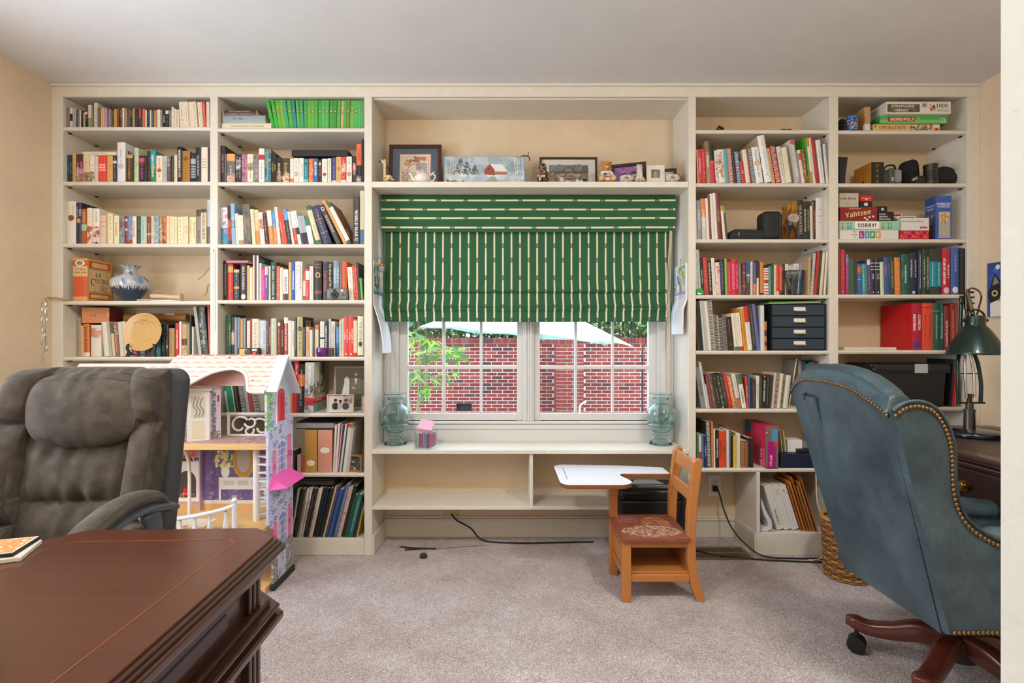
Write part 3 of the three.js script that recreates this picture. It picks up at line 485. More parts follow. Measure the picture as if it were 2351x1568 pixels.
row('a',5,ZA5,858,'hardcover','books on the fifth shelf',['340 398 305 a89a80 433 ~|L-6','402 440 420 e0b482 a53 ~|L-22','446 534 395 cf7b3c 7a2a1a James Herriot|f1|L-8|b.88-1:e8e2d4','548 698 406 e4e0d4 b44 WALT DISNEY|h|t.07-.13|a.2-.32:d89a84,c06a60|B852','736 812 370 e2dccb 998|L-42','814 848 362 b9b4a6 666 ~|L-60','850 890 535 ddcfa8 764|L-40','892 952 372 8a6a58 fed ~|a.0-1:5a4a5a,d8b090,c05a3a|L-40','954 1018 368 ddd3bb 876|L-40','1020 1068 360 e3d9c2 876|L-45','1070 1128 420 e8e0d0 655|L-40','1140 1225 500 b4566a fdd ~|n','1232 1310 520 9aa4a0 fff ~','1312 1384 480 2c2a2c ddd ~','1386 1452 500 7a4a38 edc ~','1454 1530 400 2c6a70 cdd ~','1532 1600 402 161719 9aa ~','1602 1646 405 1a1a1c ddd ~|m.7,e8e8e8,1a1a1c','1650 1730 456 b58a50 533 ~','1734 1746 420 3a3a34 ddd','1748 1800 386 c7262c fdd KITCHEN KITCHEN','1803 1832 360 e6e0d2 555|L-2','1834 1906 400 c9a87c 754 ~|b.45-.65:6a3a3a|a.7-1:e0cba0,a88a60','1910 1950 395 8f8a50 edc ~','1952 1974 275 1e2124 aab','1976 2000 435 ded6c4 766','2078 2120 152 b8b4ac 444 ~|L-80|kmagazine','2122 2215 160 3b4038 ded ~|a.0-1:1c201c,8a9070,c8ccb8|L-60|kmagazine','2218 2246 140 c24a38 fee ~|L-22'],{inset:0.085});
// ---------------------------------------------------------------- bookcase left of the window
flatBook(503,618,293,278,'0 0 0 e8dcbc 333 Human Anatomy and Physiology|f2|t.16-.88|ktextbook','cream anatomy textbook lying at the bottom of the top shelf stack','books lying on the top shelf',0.03,0.21);
flatBook(505,604,277.6,260,'0 0 0 9aa4a6 345 ~|b0-.16:8fa398|t.2-.6|ktextbook','grey-blue textbook in the middle of the top shelf stack','books lying on the top shelf',0.03,0.21);
flatBook(505,586,259.6,248.5,'0 0 0 4a3028 e8d8c8 HOW TO READ A POWER//~|b0-.03:c99a80|b.97-1:c99a80','thin dark brown hardcover uppermost in the top shelf stack','books lying on the top shelf',0.03,0.17);
{
  const bl=[890,940,990,1045,1095,1145,1205,1250,1295,1345,1400,1450,1500,1545,1600,1645,1700,1760,1810,1860,1900,1945,1990,2050,2105,2150],tl=[800,868,930,988,1036,1096,1165,1222,1278,1338,1394,1446,1497,1543,1600,1648,1704,1768,1820,1874,1914,1960,2006,2064,2116,2158];
  const cols=['3fae3c','48b23e','6cb23c','7ab63e','3fa878','4fb040','3f8a96','55b44c','4ba568','3fa456','6fb338','66b04a','55b244','4aae44','5cb860','55b458','5aa048','349c3c','5cb44c','d9b07a','52ae50','6f962c','74b452','58b458','5ab26a','52b050'];
  row('b',1,ZB1,515,'series','green series novels on the top shelf',bl.map((x,i)=>`${x} ${(bl[i + 1] || 2194) - 2} 98 ${cols[i]} 1c3a22 ~//~|h|t.03-.2|m${[0.36, 0.37, 0.4, 0.37, 0.33, 0.37, 0.36, 0.37, 0.38, 0.41][i % 10]},4a3324,e3c7a8|L${tl[i] - x}`),{inset:0.03});
}
row('b',2,ZB1,1280,'paperback','novels on the second shelf left of the window',['142 204 750 34302f d08a90 ANNE HOOPER|c2a2826|L0','222 243 870 6a5a70 ddd','245 362 866 e9a75c f0e6d8 ~|b.25-1:6f6a66|a.75-1:e8d0b0,d8a090|t.4-.75','370 456 872 2c2a2b eee ~//~|a.1-.5:d8d8d0,6a6a60','460 540 880 b27a92 7a2a40 ~|a.0-1:d8a0b8,8a4a68','541 625 874 e6dabd 554 ~|a.3-.55:6a6a50,d8b060','626 697 880 8d8686 d05a80 ~|a.0-1:5a5458,d8a0b0','706 786 795 ece7dd 444 ~|b.18-.33:c4342c|t.4-.9|khardcover','790 882 806 3c747e cde ~|a.0-1:6aa0a8,27505a,e09a60|khardcover','886 950 860 1d1a19 d7b26a DUNE//THE HEIR|khardcover','955 1032 922 1f1b19 e8c890 KOONTZ|a.55-1:d0a080,8a5a38','1036 1144 932 463429 e2c070 Koontz|f3|b.75-.85:d65a30|a.6-1:e8d8c8','1147 1200 936 eae4d8 a54 ~|b.82-1:e07a40','1201 1265 926 e9e0cb 555 ~|m.64,4a5a60,d8d8d0','1266 1338 926 ebe6da a36 Maeve Binchy//~|f3','1341 1407 938 2c8390 e6e2a0 ~|b.85-1:7ac0b8|m.2,3a6a38','1410 1476 932 dd6c40 fed ~|a.0-1:f0b040,d03a28','1479 1540 932 2a6ba0 dfe8f0 J D ROBB|m.2,d8c090','1546 1600 950 241f20 d86a60 JD ROBB|m.18,e0c080','1602 1677 938 e9e3d6 a54 ~|m.65,a0502a','1684 1734 934 e4dcc6 665 ~','1736 1800 916 3c3a74 dce ~|b.9-1:d8d8e0','1802 1872 908 d9a860 654 ~|m.45,b07a50','1875 1946 912 d0413a fff ~|a.3-.6:f0c8b8|b.9-1:e8e0d8','1948 2026 906 e8e2d4 444 ~|m.66,6a2a28,d8a090','2030 2088 900 2a2627 eee JAMES LEE|b.32-.55:c4413c','2091 2165 730 ea6a3c 5a1a10 J A JANCE|b.55-1:1d1a1a|khardcover|t.05-.5|a.8-1:d8c8b8','2170 2194 660 1c1b1c 99a ~|khardcover']);
row('b',3,ZB3,752,'paperback','books on the third shelf left of the window',['148 238 255 d9dfe2 2a8aa0 HIDE|b.55-1:2c93b0|a.1-.9:e87a80,5a4a90,3aa0c0|t.65-.95|L-14','245 300 230 2e2623 d8a060 BRACE//ROUGE|b.35-.9:a8322c|L-44','302 354 206 8fb4cc e8f0f4 KOONTZ|khardcover|L-54|b.4-.6:5a7a94','356 394 335 e9dcc8 a65 ~|L-36','396 466 360 e6ddd0 e0a060 ~|b.85-1:b08a60|L-36','472 570 218 6d6558 a89a80 SLAVE//MARRIAGE|khardcover|a.0-1:8a8272,4a443a|L-52','576 622 280 e8dcbc 876 ~|L-48','624 680 284 e2cf9a c06030 Saint Saint//~|b.6-1:d98a3a|L-50','682 742 322 eae4dc c33 ~|a.2-.5:d0483a,b08060|L-48','746 800 330 7a1f22 fdd ~|b.1-.9:2a1c1c|a.1-.9:c04038,1c1414|L-66','804 866 300 e8dfd0 fff ~|b.45-1:d8823a|L-72','868 918 300 4f86b8 fff ~|b.5-1:cf8a40|L-84','920 960 252 e7e2d6 2a6a74 GONE//~|L-104|khardcover','976 1046 312 d9492f fbe THE//Life of Pi|f3|L-122','1050 1108 292 26282c cdd ~|b0-.3:5a9acc|L-130','1110 1140 310 e8e0d4 543 ~|L-132','1142 1186 312 c24038 fff ~|b0-.5:e8e4da|L-134','1188 1232 304 e6e0d4 332 ~|b.5-.7:2a2a2c|L-140','1236 1330 376 9fb0b8 d0582c KEITH COHEN|b.6-1:23252a|t.05-.58|L-128','1334 1400 402 dfe4dc 4a7a5a|L-150|b0-.3:3a7a58','1432 1500 240 e0d6b0 8a8050 ~|b0-.12:2f6a40|b.9-1:2f6a40|khardcover|L-300','1532 1642 250 2f2f52 c9b48a ~|b.35-.36:b09a60|b.7-.71:b09a60|ktextbook|L-312','1700 1772 240 453c36 d8cdb8 OLD JEWELS|m.1,d8d8e0,3a3a5a|khardcover|L-330','1796 1842 165 cf9a58 8a5a20|L-400','1846 1910 210 e6e0d4 3a6a48|b0-.1:2f5a3c|b.92-1:2a4a34|Afox|khardcover|L-320','1916 2004 105 3a3734 eee WORLD WAR II|f1|t.24-.97|ktextbook|n','2010 2062 30 d8ccae 3a5a7a ~|b.72-1:3d6a90|kmagazine']);
row('b',4,ZB3,1500,'hardcover','books on the fourth shelf left of the window',['132 194 970 25211f e6e0d8 One Hundred and One Famous Poems|f3','202 320 1005 cf3b30 d8a850 ~|b.08-.24:c8a860|b.27-.9:c8372c','326 400 1085 262f30 c9c2a8 ~|b0-.1:bdb49a|b.55-.62:d89a40|kpaperback','410 498 980 3a2f2a e8e0d4 WILD STORIES|f1|t.1-.75|m.9,e8e0d4','500 534 1030 d8a868 855 ~|kpaperback','536 569 1060 e6dcc4 665 ~|kpaperback','571 582 1050 b8b45a 554','584 604 896 e8e4da 777','606 629 896 8a2038 fdd','632 660 900 e8e6e0 556 ~|Adiscover|kmagazine','662 690 1000 e6e0d6 665 ~','696 740 1070 e0227a fff ~//~|kpaperback','742 784 1046 5a4a90 e8e0e8 STYLED|b0-.25:c8c0b8|kpaperback','786 814 1036 ddd6be 665 ~','816 894 985 274a3c e6e2c8 Dr. Atkins Cookbook|f3|i','896 944 1040 d9542e fed ~|kpaperback','946 983 1060 e0d6ba 765 ~|kpaperback','985 1054 1085 e6e0da 4a3a3a KOONTZ|b.78-1:4a302a|kpaperback','1056 1094 986 e2a55a fff ~','1096 1144 986 2c55a8 fff SUPERHUMAN|f0|2f0d040','1146 1244 980 dcdbd6 9a8a70 Deceitrends//~|m.17,b8b0a0,e0e0dc','1246 1284 1090 b54038 fed ~|b.35-.85:d8cdb8|kpaperback','1286 1339 1080 c23a34 fff ~|b.06-.35:e0d8c8|kpaperback','1341 1389 1042 d8d4c8 665 ~|kpaperback','1400 1498 970 2e2620 d98a4a TERRY//BROOKS|h|t.06-.2|f1|m.36,e0b070,4a3a28|b.75-.83:8a4a28','1516 1650 985 1f1b1b e8d9a0 The Bear and The Dragon//Tom Clancy|2d8472c|f1|t.02-.96','1656 1738 970 7d919c eef THE BEST OF//CONNIE WILLIS|f2|t.05-.7','1740 1774 980 6a655c ccc ~','1776 1838 980 d8592c a33 ~','1866 1932 1056 e6e0cc 876 ~|kpaperback|L-34','1934 1994 1032 c23c28 fdb ~//~|L-48|kpaperback','1996 2022 996 2a2a2c cdc ~|L-50','2024 2056 1200 5c9a3a e8f0d8 ~|kpaperback|L-30','2058 2072 1230 2c2a2a ccc'],{inset:0.05});
flatBook(513,564,602.5,596,'0 0 0 a86a80 e8dcdc ~','small pinkish grey book lying tilted over the fourth shelf books','books lying on others',0.03,0.13);
row('b',5,ZB5,912,'hardcover','books on the fifth shelf left of the window',['130 198 282 1f5a38 e0d8a0 THE BOOK OF Common Prayer//~','200 246 315 2c2a30 dde THE DOCK|b.4-.7:c89a84','250 289 325 8f9096 dde ~','291 335 325 6f8294 dde ~','337 384 345 b98428 edc ~|kpaperback','386 414 332 8892a4 eee ~','434 480 375 e0d8c4 b65 ~|kpaperback','482 500 350 b54a38 fed','502 612 345 e4d8bc 876 Animal Crackers|f3','616 722 370 c2ccd0 689 A GAME//~|f3','726 792 332 5a2f28 e0c8a8 Dance Dance Dance//~|f3','794 804 340 d8cdb8 555','806 880 338 c2c8b2 665 ~','882 944 372 7f3a24 e0b080 ~|m.1,e8d8b8','946 984 388 3f342c e8e0d0 CULT OF THE SOUL','986 1048 325 e4e0d8 fff THE GREAT ADVENTURE|b.15-.95:a83a30','1050 1108 372 e0d8c4 665','1110 1144 380 e4dece 444 A DICTIONARY OF PEACE','1146 1178 325 3d3f44 ddd ~','1180 1270 315 b7aa74 4a4438 ~|m.3,3c3a38,55504a|Asix','1280 1312 470 31365a dde ~|kpaperback','1314 1372 465 d0a46a 654 THE WILD WORST|kpaperback','1376 1416 510 d8d2c6 665 ~|kpaperback','1420 1456 490 4a3c30 d8b880 ~|kpaperback','1460 1506 435 dccfaa 754 ~|kpaperback|b0-.15:c86a40','1530 1592 385 e4dcd2 544 ~|b.45-.5:2a2a2a|kpaperback','1594 1652 385 333a4c d8d8d8 POWER TO THE BLANK','1662 1700 346 bab6aa 444 ~|c3f3a34','1702 1756 385 dad6ca 333 DIMMING WITH A BULL','1768 1820 465 4f78b0 fff ~|b.55-1:27507a|kpaperback','1822 1852 362 dcd2a8 665 ~','1854 1886 340 c8d4c4 456 ~','1890 1958 316 d7402e fff KISS guide to//Sailing|kguide|f3|i','1960 2034 316 d9402e fff KISS guide to//Fishing|kguide|f3|i','2036 2092 345 e0d2ac 8a6a50 ~|b0-.05:b83a2c|b.9-1:b83a2c','2096 2184 286 e6dcc0 544 THE RED BOOK|f3|b0-.03:5a3a68|b.97-1:5a3a68|m.7,3a3a3a','2186 2200 340 5a8a8a fff'],{inset:0.06});
row('b',6,[370,800,0.16583],938,'cookbook','books on the sixth shelf seen through the dollhouse',['910 935 640 d8dcd4 555|L-40','938 1010 530 1f9a72 cfe|L-56','1012 1036 532 e4dfd2 777|L-60','1038 1100 520 2b2926 ded ~|L-66','1104 1180 400 8a8078 ddd x|knotebook|L-80','1182 1226 405 b8b0a4 555|L-90','1230 1288 382 b33a2c fcc|L-110','1292 1392 412 dcd4c4 333 x|knotebook|L-100']);
row('b',6,ZB6,868,'cookbook','cookbooks on the sixth shelf left of the window',['20 92 130 e2dace 555|L10','94 138 130 dcd6cc 888|L8','140 205 230 c9702e fdb|L10','207 268 84 c3161f fff ITALY 360|t.04-.32|L26','272 372 152 1f1a18 eed ~|b.2-.45:d06a2c|L18','376 514 115 c9c8c4 fff MY NEW ORLEANS|f1|t.04-.66|Aorleans|b.7-.86:c3161c|a.3-1:6a6a66,9a9a94,3a3a38|L6'],{from:8});
row('b',7,[640,820,0.1531],1728,'paperback','small books on the seventh shelf',['172 240 1400 5a2c28 caa ~|a0-1:2f4a30,8a4a38','276 300 1470 d8d4cc 666 ~','302 328 1475 c8c2b8 666 ~','330 386 1470 b5542c edc']);
row('b',7,[640,820,0.1531],1740,'box','file boxes on the seventh shelf',['388 572 1105 b98a3e e8d8b0|m.78,e8e0cc|d.24','582 800 1105 d3957e eed8cc|m.48,f0e4dc|d.24'],{from:4});
row('b',7,[640,820,0.1531],1750,'magazine','magazines on the seventh shelf',['806 838 1040 d9d4cc 888|L32','840 868 1020 e4dcd8 888|L50','870 886 1040 d8b0b8 888|L70','888 900 1040 7a2038 888|L80','902 930 1030 c8d0d4 888|L90','932 948 1028 3f5a48 ddd|L92','950 1006 1024 d6d2c8 777|b0-.08:c84a30|L60','1008 1044 1100 bcb8b0 777|L40'],{from:6});
row('b',8,ZB8,1150,'yearbook','yearbooks on the bottom shelf left of the window',['110 128 470 2c3038 ccc|L100','130 162 460 23302c bcc ~|L104','164 190 460 cfc9bc 555|L106','192 246 462 2c2220 9a8878 ~|L126','248 268 470 6c665e ccc|L130','270 308 458 d2cabc 333 ROBIN LAKE HIGH SCHOOL|L134','310 344 455 d8d0c2 333 ROBIN LAKE HIGH SCHOOL|L140','346 394 460 262e2a 9aa ~|L140','396 424 465 5a2a2c ecc ~|L142','426 480 455 d8cfc0 554 ~|L150','482 520 450 171c24 88a|L156','522 556 452 1a2430 99b|L164','558 600 455 141a22 889|L170','602 628 460 3a2624 caa|L172','630 654 425 d8bf7c 765|L180','656 688 430 4a4a6a ccd|L182','690 752 470 32508c cde|L176','754 778 475 1e2c50 bbc|L170','780 832 385 55708e dde ~|L160','834 890 432 c9a8a0 a33 ~|a0-1:c03a34,e0d0c8,8a8a80|L160','892 938 420 16241c 9b9|L150','940 984 540 1f4a2c cec|L130','986 1056 545 1b6a62 e8f0e8 ~|L140','1058 1080 560 1c1c1e 999|L140','1082 1104 640 2a2a2a 999|L120','1106 1130 700 b89a4a 555|L100']);
// ---------------------------------------------------------------- bookcase right of the window
row('d',2,ZD1,1422,'cookbook','cookbooks on the second shelf right of the window',['150 164 900 d8ae8c 555|L-22','166 226 895 c8302c fbd BEGINNINGS|L-60','228 296 890 b8262c fcc ~|L-100','300 366 766 a98a5e fff TODAY|b0-.25:8a6a50|L-165','368 438 815 232124 eee 2 ~|b.42-1:c0262c|L-150','440 484 915 dad6ce 866 ~|a.3-1:b03a2c,8a8a80|L-118','488 586 900 e4ded2 8a3a2c ~|a.1-.8:8a4a38,c8a890|L-120','588 642 890 4fa9a4 9dd|L-130','650 728 876 c9482c eee x|knotebook|L-130','732 772 930 2f2c28 d0c080|L-120','776 844 926 2c4a92 eee x|knotebook|L-118','848 908 1078 c03234 fed 500|L-80','910 976 900 e2d6c0 876|L-110','982 1006 905 8a2c24 ecc ~|L-120','1010 1074 882 4a5c74 eee x|knotebook|L-112','1076 1190 862 e8eaec 447 ~|m.45,c07a48,e8c8a0|L-130','1200 1316 690 e4e6ea 99b ~|Akitchen|L-160|khardcover','1320 1374 880 cfa473 654 ~|L-100','1388 1474 838 d0202c fff x|knotebook|L-104','1478 1542 850 dcd8c8 554 1000 Family Favorites|f3|L-92','1544 1626 870 e2dcca b8a040 Brilliant//~|f2|L-86','1690 1782 750 a8a6aa eee JAPANESE COOKING|f1|m.06,d04a50|L-112|c-|c9b698|khardcover','1786 1830 905 e2dcd0 a52 ~|b.1-.3:b06a38|L-74','1832 1894 892 8a4a38 fed ~|a0-1:c03a2a,4a6a38,e0c090|L-72','1896 1926 716 4a9a30 eee|b0-.0:4a9a30|L-74|c3fae1c','1928 1962 712 e8e4dc d63 ~|b0-.2:e0783c|b.75-1:e0783c|L-76','1968 2008 712 e2e0d8 466 ~|L-84','2010 2060 705 b02e2a daa ~|L-90','2080 2152 745 e4e2dc 644 ~|L-76','2154 2196 800 6a6866 eee ~|a0-1:2a2a2a,c8c8c4|L-60','2198 2238 812 d8dcd8 567 ~|L-56'],{inset:0.006});
row('d',3,ZD3,706,'cookbook','cookbooks on the left of the third shelf right of the window',['108 128 120 dadedf 445 ~|L-18','132 190 165 8f9290 eee COMFORT FOOD|L-40','196 262 140 d8824a fff CANTEEN|b.45-1:c9c4bc|L-58','264 296 130 e6e2d8 777|L-52','298 332 90 7a2c28 dbb ~|L-54','334 380 70 dcd6c6 876|L-70','382 414 60 e6e4de 676 ~|L-60','416 474 50 6a2624 d8b09a ~ Cuisine|L-72','488 526 235 e4d8c4 666|b0-.15:d8823a|L-56','528 556 240 2a2c2a fff ~|b0-.2:3f9a3c|L-66']);
row('d',3,ZD3,706,'cookbook','cookbooks on the right of the third shelf right of the window',['1520 1604 145 2e2622 d8c8b0 THE FLAVOR BIBLE|f2|L-14|Aflavor','1606 1692 160 26282a e8c860 HOW TO BAKE BREAD//the two hours of bread|2fff|L-12','1694 1722 222 dcdcd8 555 ~|L-8','1724 1742 160 9a8a6a 333|L-6','1744 1786 142 2a2320 e0662c MAXIMUM FLAVOR|f0|L-8','1790 1892 110 d4d0cc 8a8684 THE//FOOD//LAB|h|t.2-.65|f2|khardcover'],{from:10,inset:0.06});
row('d',4,ZD3,1486,'cookbook','books on the fourth shelf right of the window',['120 192 852 cdd8da 345 ~|L-36','196 230 985 25272a fff PROJECT SMOKE|L-34','232 290 955 cc3a34 fba ~|L-28','292 346 988 33241e e8ddd0 sous vide for the home cook|f0|L-26','348 394 965 e8e6e0 445 ~|L-36','396 456 1026 e4dcd4 c33 ~|a0-1:d8442c,f0b0a0|L-22','458 516 980 2b2f52 dce ~|L-20','518 546 976 8fba3c eee|L-14','548 600 1015 c42c50 fdd ~|L-12','602 706 980 c0222a f8c THE NEW OXFORD//ANNOTATED BIBLE|f1|L-12|ktextbook','708 748 1036 6c7468 dde ~|kpaperback|L-8','750 802 1036 6d2a34 d8b0a0 ~|b.3-.32:c8a860|b.7-.72:c8a860|ktextbook','804 860 1020 2f5496 dde BIBLE|b.38-.42:c8c8a8|b.44-1:3c4648','862 900 1015 dcd4bc 876','902 946 1020 3c4a8c e8d8c8 ~|b.65-1:d8703c','948 976 1000 221f24 ddd|b.5-1:e0dcd4|kpaperback','978 998 1030 8a2438 fcd','1000 1044 1022 cf8a38 544 ~|b.92-1:2a2a4a','1050 1114 1105 e8e4dc b33|b.05-.09:b8343a|b.14-.18:b8343a|b.23-.27:b8343a|b.32-.36:b8343a|b.42-.56:a8402c|b.62-.66:5a8ab0|b.74-.78:c83a34|b.84-.88:c83a34|b.93-.97:c83a34','1116 1156 1076 3f8a88 dee ~','1158 1190 1036 28402c e0d8a0 ~','1192 1222 1060 d8cba8 765 ~','1224 1266 1060 d42f26 fdd ~|b.86-1:d8c8a0','1268 1312 1062 cf5642 fed ~|b.82-1:6a2a20','1314 1344 1050 2a2424 e8d8c8 ~|L-2','1346 1386 1046 ddd2b0 765','1388 1452 1070 e4e2dc 567 ~|z.09|kpaperback','1454 1540 1036 dfe0e0 567 ~|z.09|kpaperback','1545 1602 1026 9a8ab4 fff|z.08|kpaperback','1604 1650 1010 6a5644 edc|z.08|kpaperback','1652 1690 960 b39a74 654 ~|L14|z.012|n','1692 1736 905 9c9890 eee x|knotebook|L40|z.012','1738 1774 890 b4322a fcc|L52|z.012','1776 1808 872 2a2522 ddd ~|L52|z.012','1812 1850 900 dcd0b4 876|L48|z.012','1876 1902 888 e4dcc8 666|L36|z.012','1904 1926 888 4f7f58 cdc x|knotebook|L30|z.012'],{inset:0.05});
row('d',5,ZD5,718,'notebook','spiral-bound books and binders on the fifth shelf right of the window',['128 160 240 4a3028 caa|L-40|kmagazine','162 208 60 23282a 999|L-72|kmagazine','210 236 55 c9ccca 888|L-70|kmagazine','238 272 55 bcb8b0 888|L-64|kmagazine','274 312 60 e2ddd2 888|L-66|kmagazine','314 372 52 e6e4de 444 x|L-50','374 416 240 bdb49a 332 x|L-36','418 446 250 6a5a48 eee x|L-36','448 486 280 3a332e ccc x|L-36','488 540 280 b8a598 333 x|L-44','542 618 272 26211e d89a4a ~|L-70|kcookbook','622 680 222 e6ddc4 765 ~|L-76|kcookbook|b.9-1:2f7a60','682 744 216 ece6da a55 ~|L-76|kcookbook|b.9-1:c03038','748 798 165 cf9026 543 ~|L-56|kcookbook','800 864 130 eae6dc 568 ~|b0-.36:d0282a|L-90|kcookbook','868 918 108 33382c cca ~|L-86|kcookbook','922 968 100 6670b4 c05a9a ~|L-88|kcookbook','970 1020 116 d2d4d2 999|L-6|kmagazine','1022 1056 330 c8843a 543|b.3-.5:4a3028|b.7-.85:5a3a24|kpaperback']);
row('d',6,ZD5,1470,'paperback','books on the sixth shelf right of the window',['140 206 930 8d8f94 333 ~ GALLERY|L-90','208 236 850 dfe2e0 777|L-110','238 262 855 b9bcb8 777|L-108','264 288 1150 e2e0da 666|L-70','290 302 1150 4a9a4a eee|L-66','304 332 1008 8a2a50 fcd ~|L-120','334 392 1015 6a4a34 edc ~|L-110','396 458 1002 27302a cdb ~|L-106','460 500 1040 3a3a32 dc8 ~|L-96|a0-1:8a5a30,c8c8a0','502 546 1000 2a3a2c cdb ~|L-100|a0-1:6a8a3a,2a2a2a','548 602 1012 b8282c fcc ~|L-104','604 660 1040 cf8a50 fff ~|a0-1:e0c8a8,8a6a50|L-90','662 716 1018 d4d9cc 676 ~|b.7-1:b5703a|L-86','722 782 1015 e4e0d4 3a4a3a CARIBBEAN|b0-.3:5a6a4a|t.35-.95|L-68','784 812 1046 c14a2c fed Born to Eat Up|L-24','814 842 1022 2c5a9c dde ~|L-14','844 856 1090 2a2a30 999|L-8','858 906 1096 3f2f40 dcc ~|L-4','908 948 1036 dcdcc8 3a5a3a SPATCHCOCK|L6','950 984 1030 2f3a2c ddc ~|L8','986 1030 1020 211f20 eee EXTREME OWNERSHIP|m.06,d83a2c|L16','1032 1074 1020 2c2c28 cb9 ~|L20','1076 1108 1024 2a4030 cdc|L24','1110 1140 1000 dcb8b0 866|L44','1142 1182 1005 d8d2c0 333 x|knotebook|L50','1184 1222 1005 ddd2b8 776|L50','1224 1262 1020 cfc8b8 332 x|knotebook|L48','1264 1330 1030 d0cabb 777|L50|khardcover']);
row('d',7,ZD7,604,'guide','guidebooks on the seventh shelf right of the window',['80 92 250 2f6a40 eee','94 108 290 5a8a6a eee','110 134 285 e0dcd0 666|b.5-1:c0262c|L-4','136 166 285 2f6a94 dde ~|L-6','168 192 285 27305a dde Philippines|L-6','196 236 145 3a3a3a eee x|knotebook|L-14','238 258 148 c8783a fed ~|L-6','260 276 220 e2dcd0 444|L-4','278 308 230 1d1f20 eee EMERGENCY SURVIVAL|L-4','310 386 240 d84a24 3a1a10 SAS//SURVIVAL|t.1-.9|f1|L-3','388 414 225 d2d4d4 667|L-2','416 430 215 4a4038 ccc x|knotebook','432 450 280 1f1e1c ccc','452 486 290 d8b93c 443 ~|L-2','488 526 262 dcd6c8 888','530 598 336 9a6a40 4a2c18 ~|b0-.04:6a4a30','600 624 310 2a2422 d8a060 ~','626 652 312 2c231f d8803a ~']);
// ---------------------------------------------------------------- rightmost bookcase
row('e',4,ZE3,1484,'textbook','medical textbooks on the fourth shelf',['162 190 850 8a1a22 caa','192 256 860 b8303a e8b8a0 ~|i','258 292 930 9a3a80 fde ~|b0-.2:8a7ab0|L-10|kpaperback','296 326 988 3a5a40 cdc|L-24','328 362 990 3f6048 cdc|L-26','364 396 992 34503c cdc|L-26','398 424 1040 3c3a38 ccc|L-24','426 484 1056 2f66ae fb8 ~|b.1-.3:d0642c|b.5-.52:d8d8e0|L-14|kpaperback','486 560 1060 2f8a88 e8f0ee ~//~|L-12','562 608 1000 5a3a80 fff ~|b0-.15:e0dcd8|L-14|kpaperback','610 668 995 1f2a38 dde PDR|b.1-.12:c8c8d0|b.2-.22:c8c8d0|b.28-.3:c8c8d0|t.38-.6|L-12|i','670 738 995 1f2a38 dde PDR|b.1-.12:c8c8d0|b.2-.22:c8c8d0|b.28-.3:c8c8d0|t.38-.6|L-12|i','740 794 1030 d2d4c0 576 ~|L-14','796 886 966 2f5480 d86aa8 Anesthesia//Databook|L-16|t.1-.6','888 938 960 2f4234 bcb THE CLINICAL ANESTHETIST|L-10','940 1022 970 d07a28 fdb ~|L-18','1026 1136 925 1f5c52 e8f0ec Anesthesiology|f1|t.25-.75|a0-1:2f7a6a,164a40|L-8','1140 1258 905 252c40 e8e8ee Anesthesia and//Co-Existing Disease|f1|t.15-.6|i','1260 1310 876 232a4c dde Evidence-Based Practice of Anesthesiology|f2','1312 1414 855 1f3a26 e6f0e6 ANESTHESIA EQUIPMENT//~|f1|t.15-.9','1418 1592 850 3a3a3c dff PHARMACOTHERAPY//A Pathophysiologic Approach|b.28-.83:1f8a98|t.3-.82|f2|ktextbook','1596 1710 846 bb2a30 fff Grant\'s//ATLAS OF ANATOMY|f0|t.2-.8|m.91,e0c8c8','1720 1838 836 45619c c8d4ec ~|t.1-.5|m.9,e0e0e8','1842 1868 840 2a2c2e 999','1870 1922 845 1f2022 888'],{inset:0.01});
row('e',5,ZE5,714,'textbook','medical textbooks on the fifth shelf',['1130 1264 90 b01a34 fff CLINICAL//ANESTHESIA|t.22-.6|m.9,3a3a9a|cc01018|d.25|f0','1268 1408 90 da4a34 4a1a14 Anesthesiologist\'s//Manual of Surgical Procedures|f1|t.22-.78|b.08-.1:7a2a20','1410 1508 90 1f5a4c d8d8a0 Clinical Anesthesia Practice|f1|t.22-.8|b.16-.17:c8b868','1510 1556 92 1c5048 dee Ten Years in Anesthesiology|f2','1562 1638 130 7a2a2c fff Spinal Drug Delivery|t.3-.95|f2','1640 1698 100 8a2226 e8c870 Principles and Practice of Pain Medicine|f1|t.1-.9','1700 1744 85 8f2a30 d8a080 ~|L2']);
flatBook(1943,2062,804,797.8,'0 0 0 e0d6be 876 ~|t.4-.85|kmagazine','thin cream book lying flat on the fifth shelf of rightmost bookcase','books lying on others',0.015,0.12);
console.log('books',bookTotal,'atlases',atlases.length);
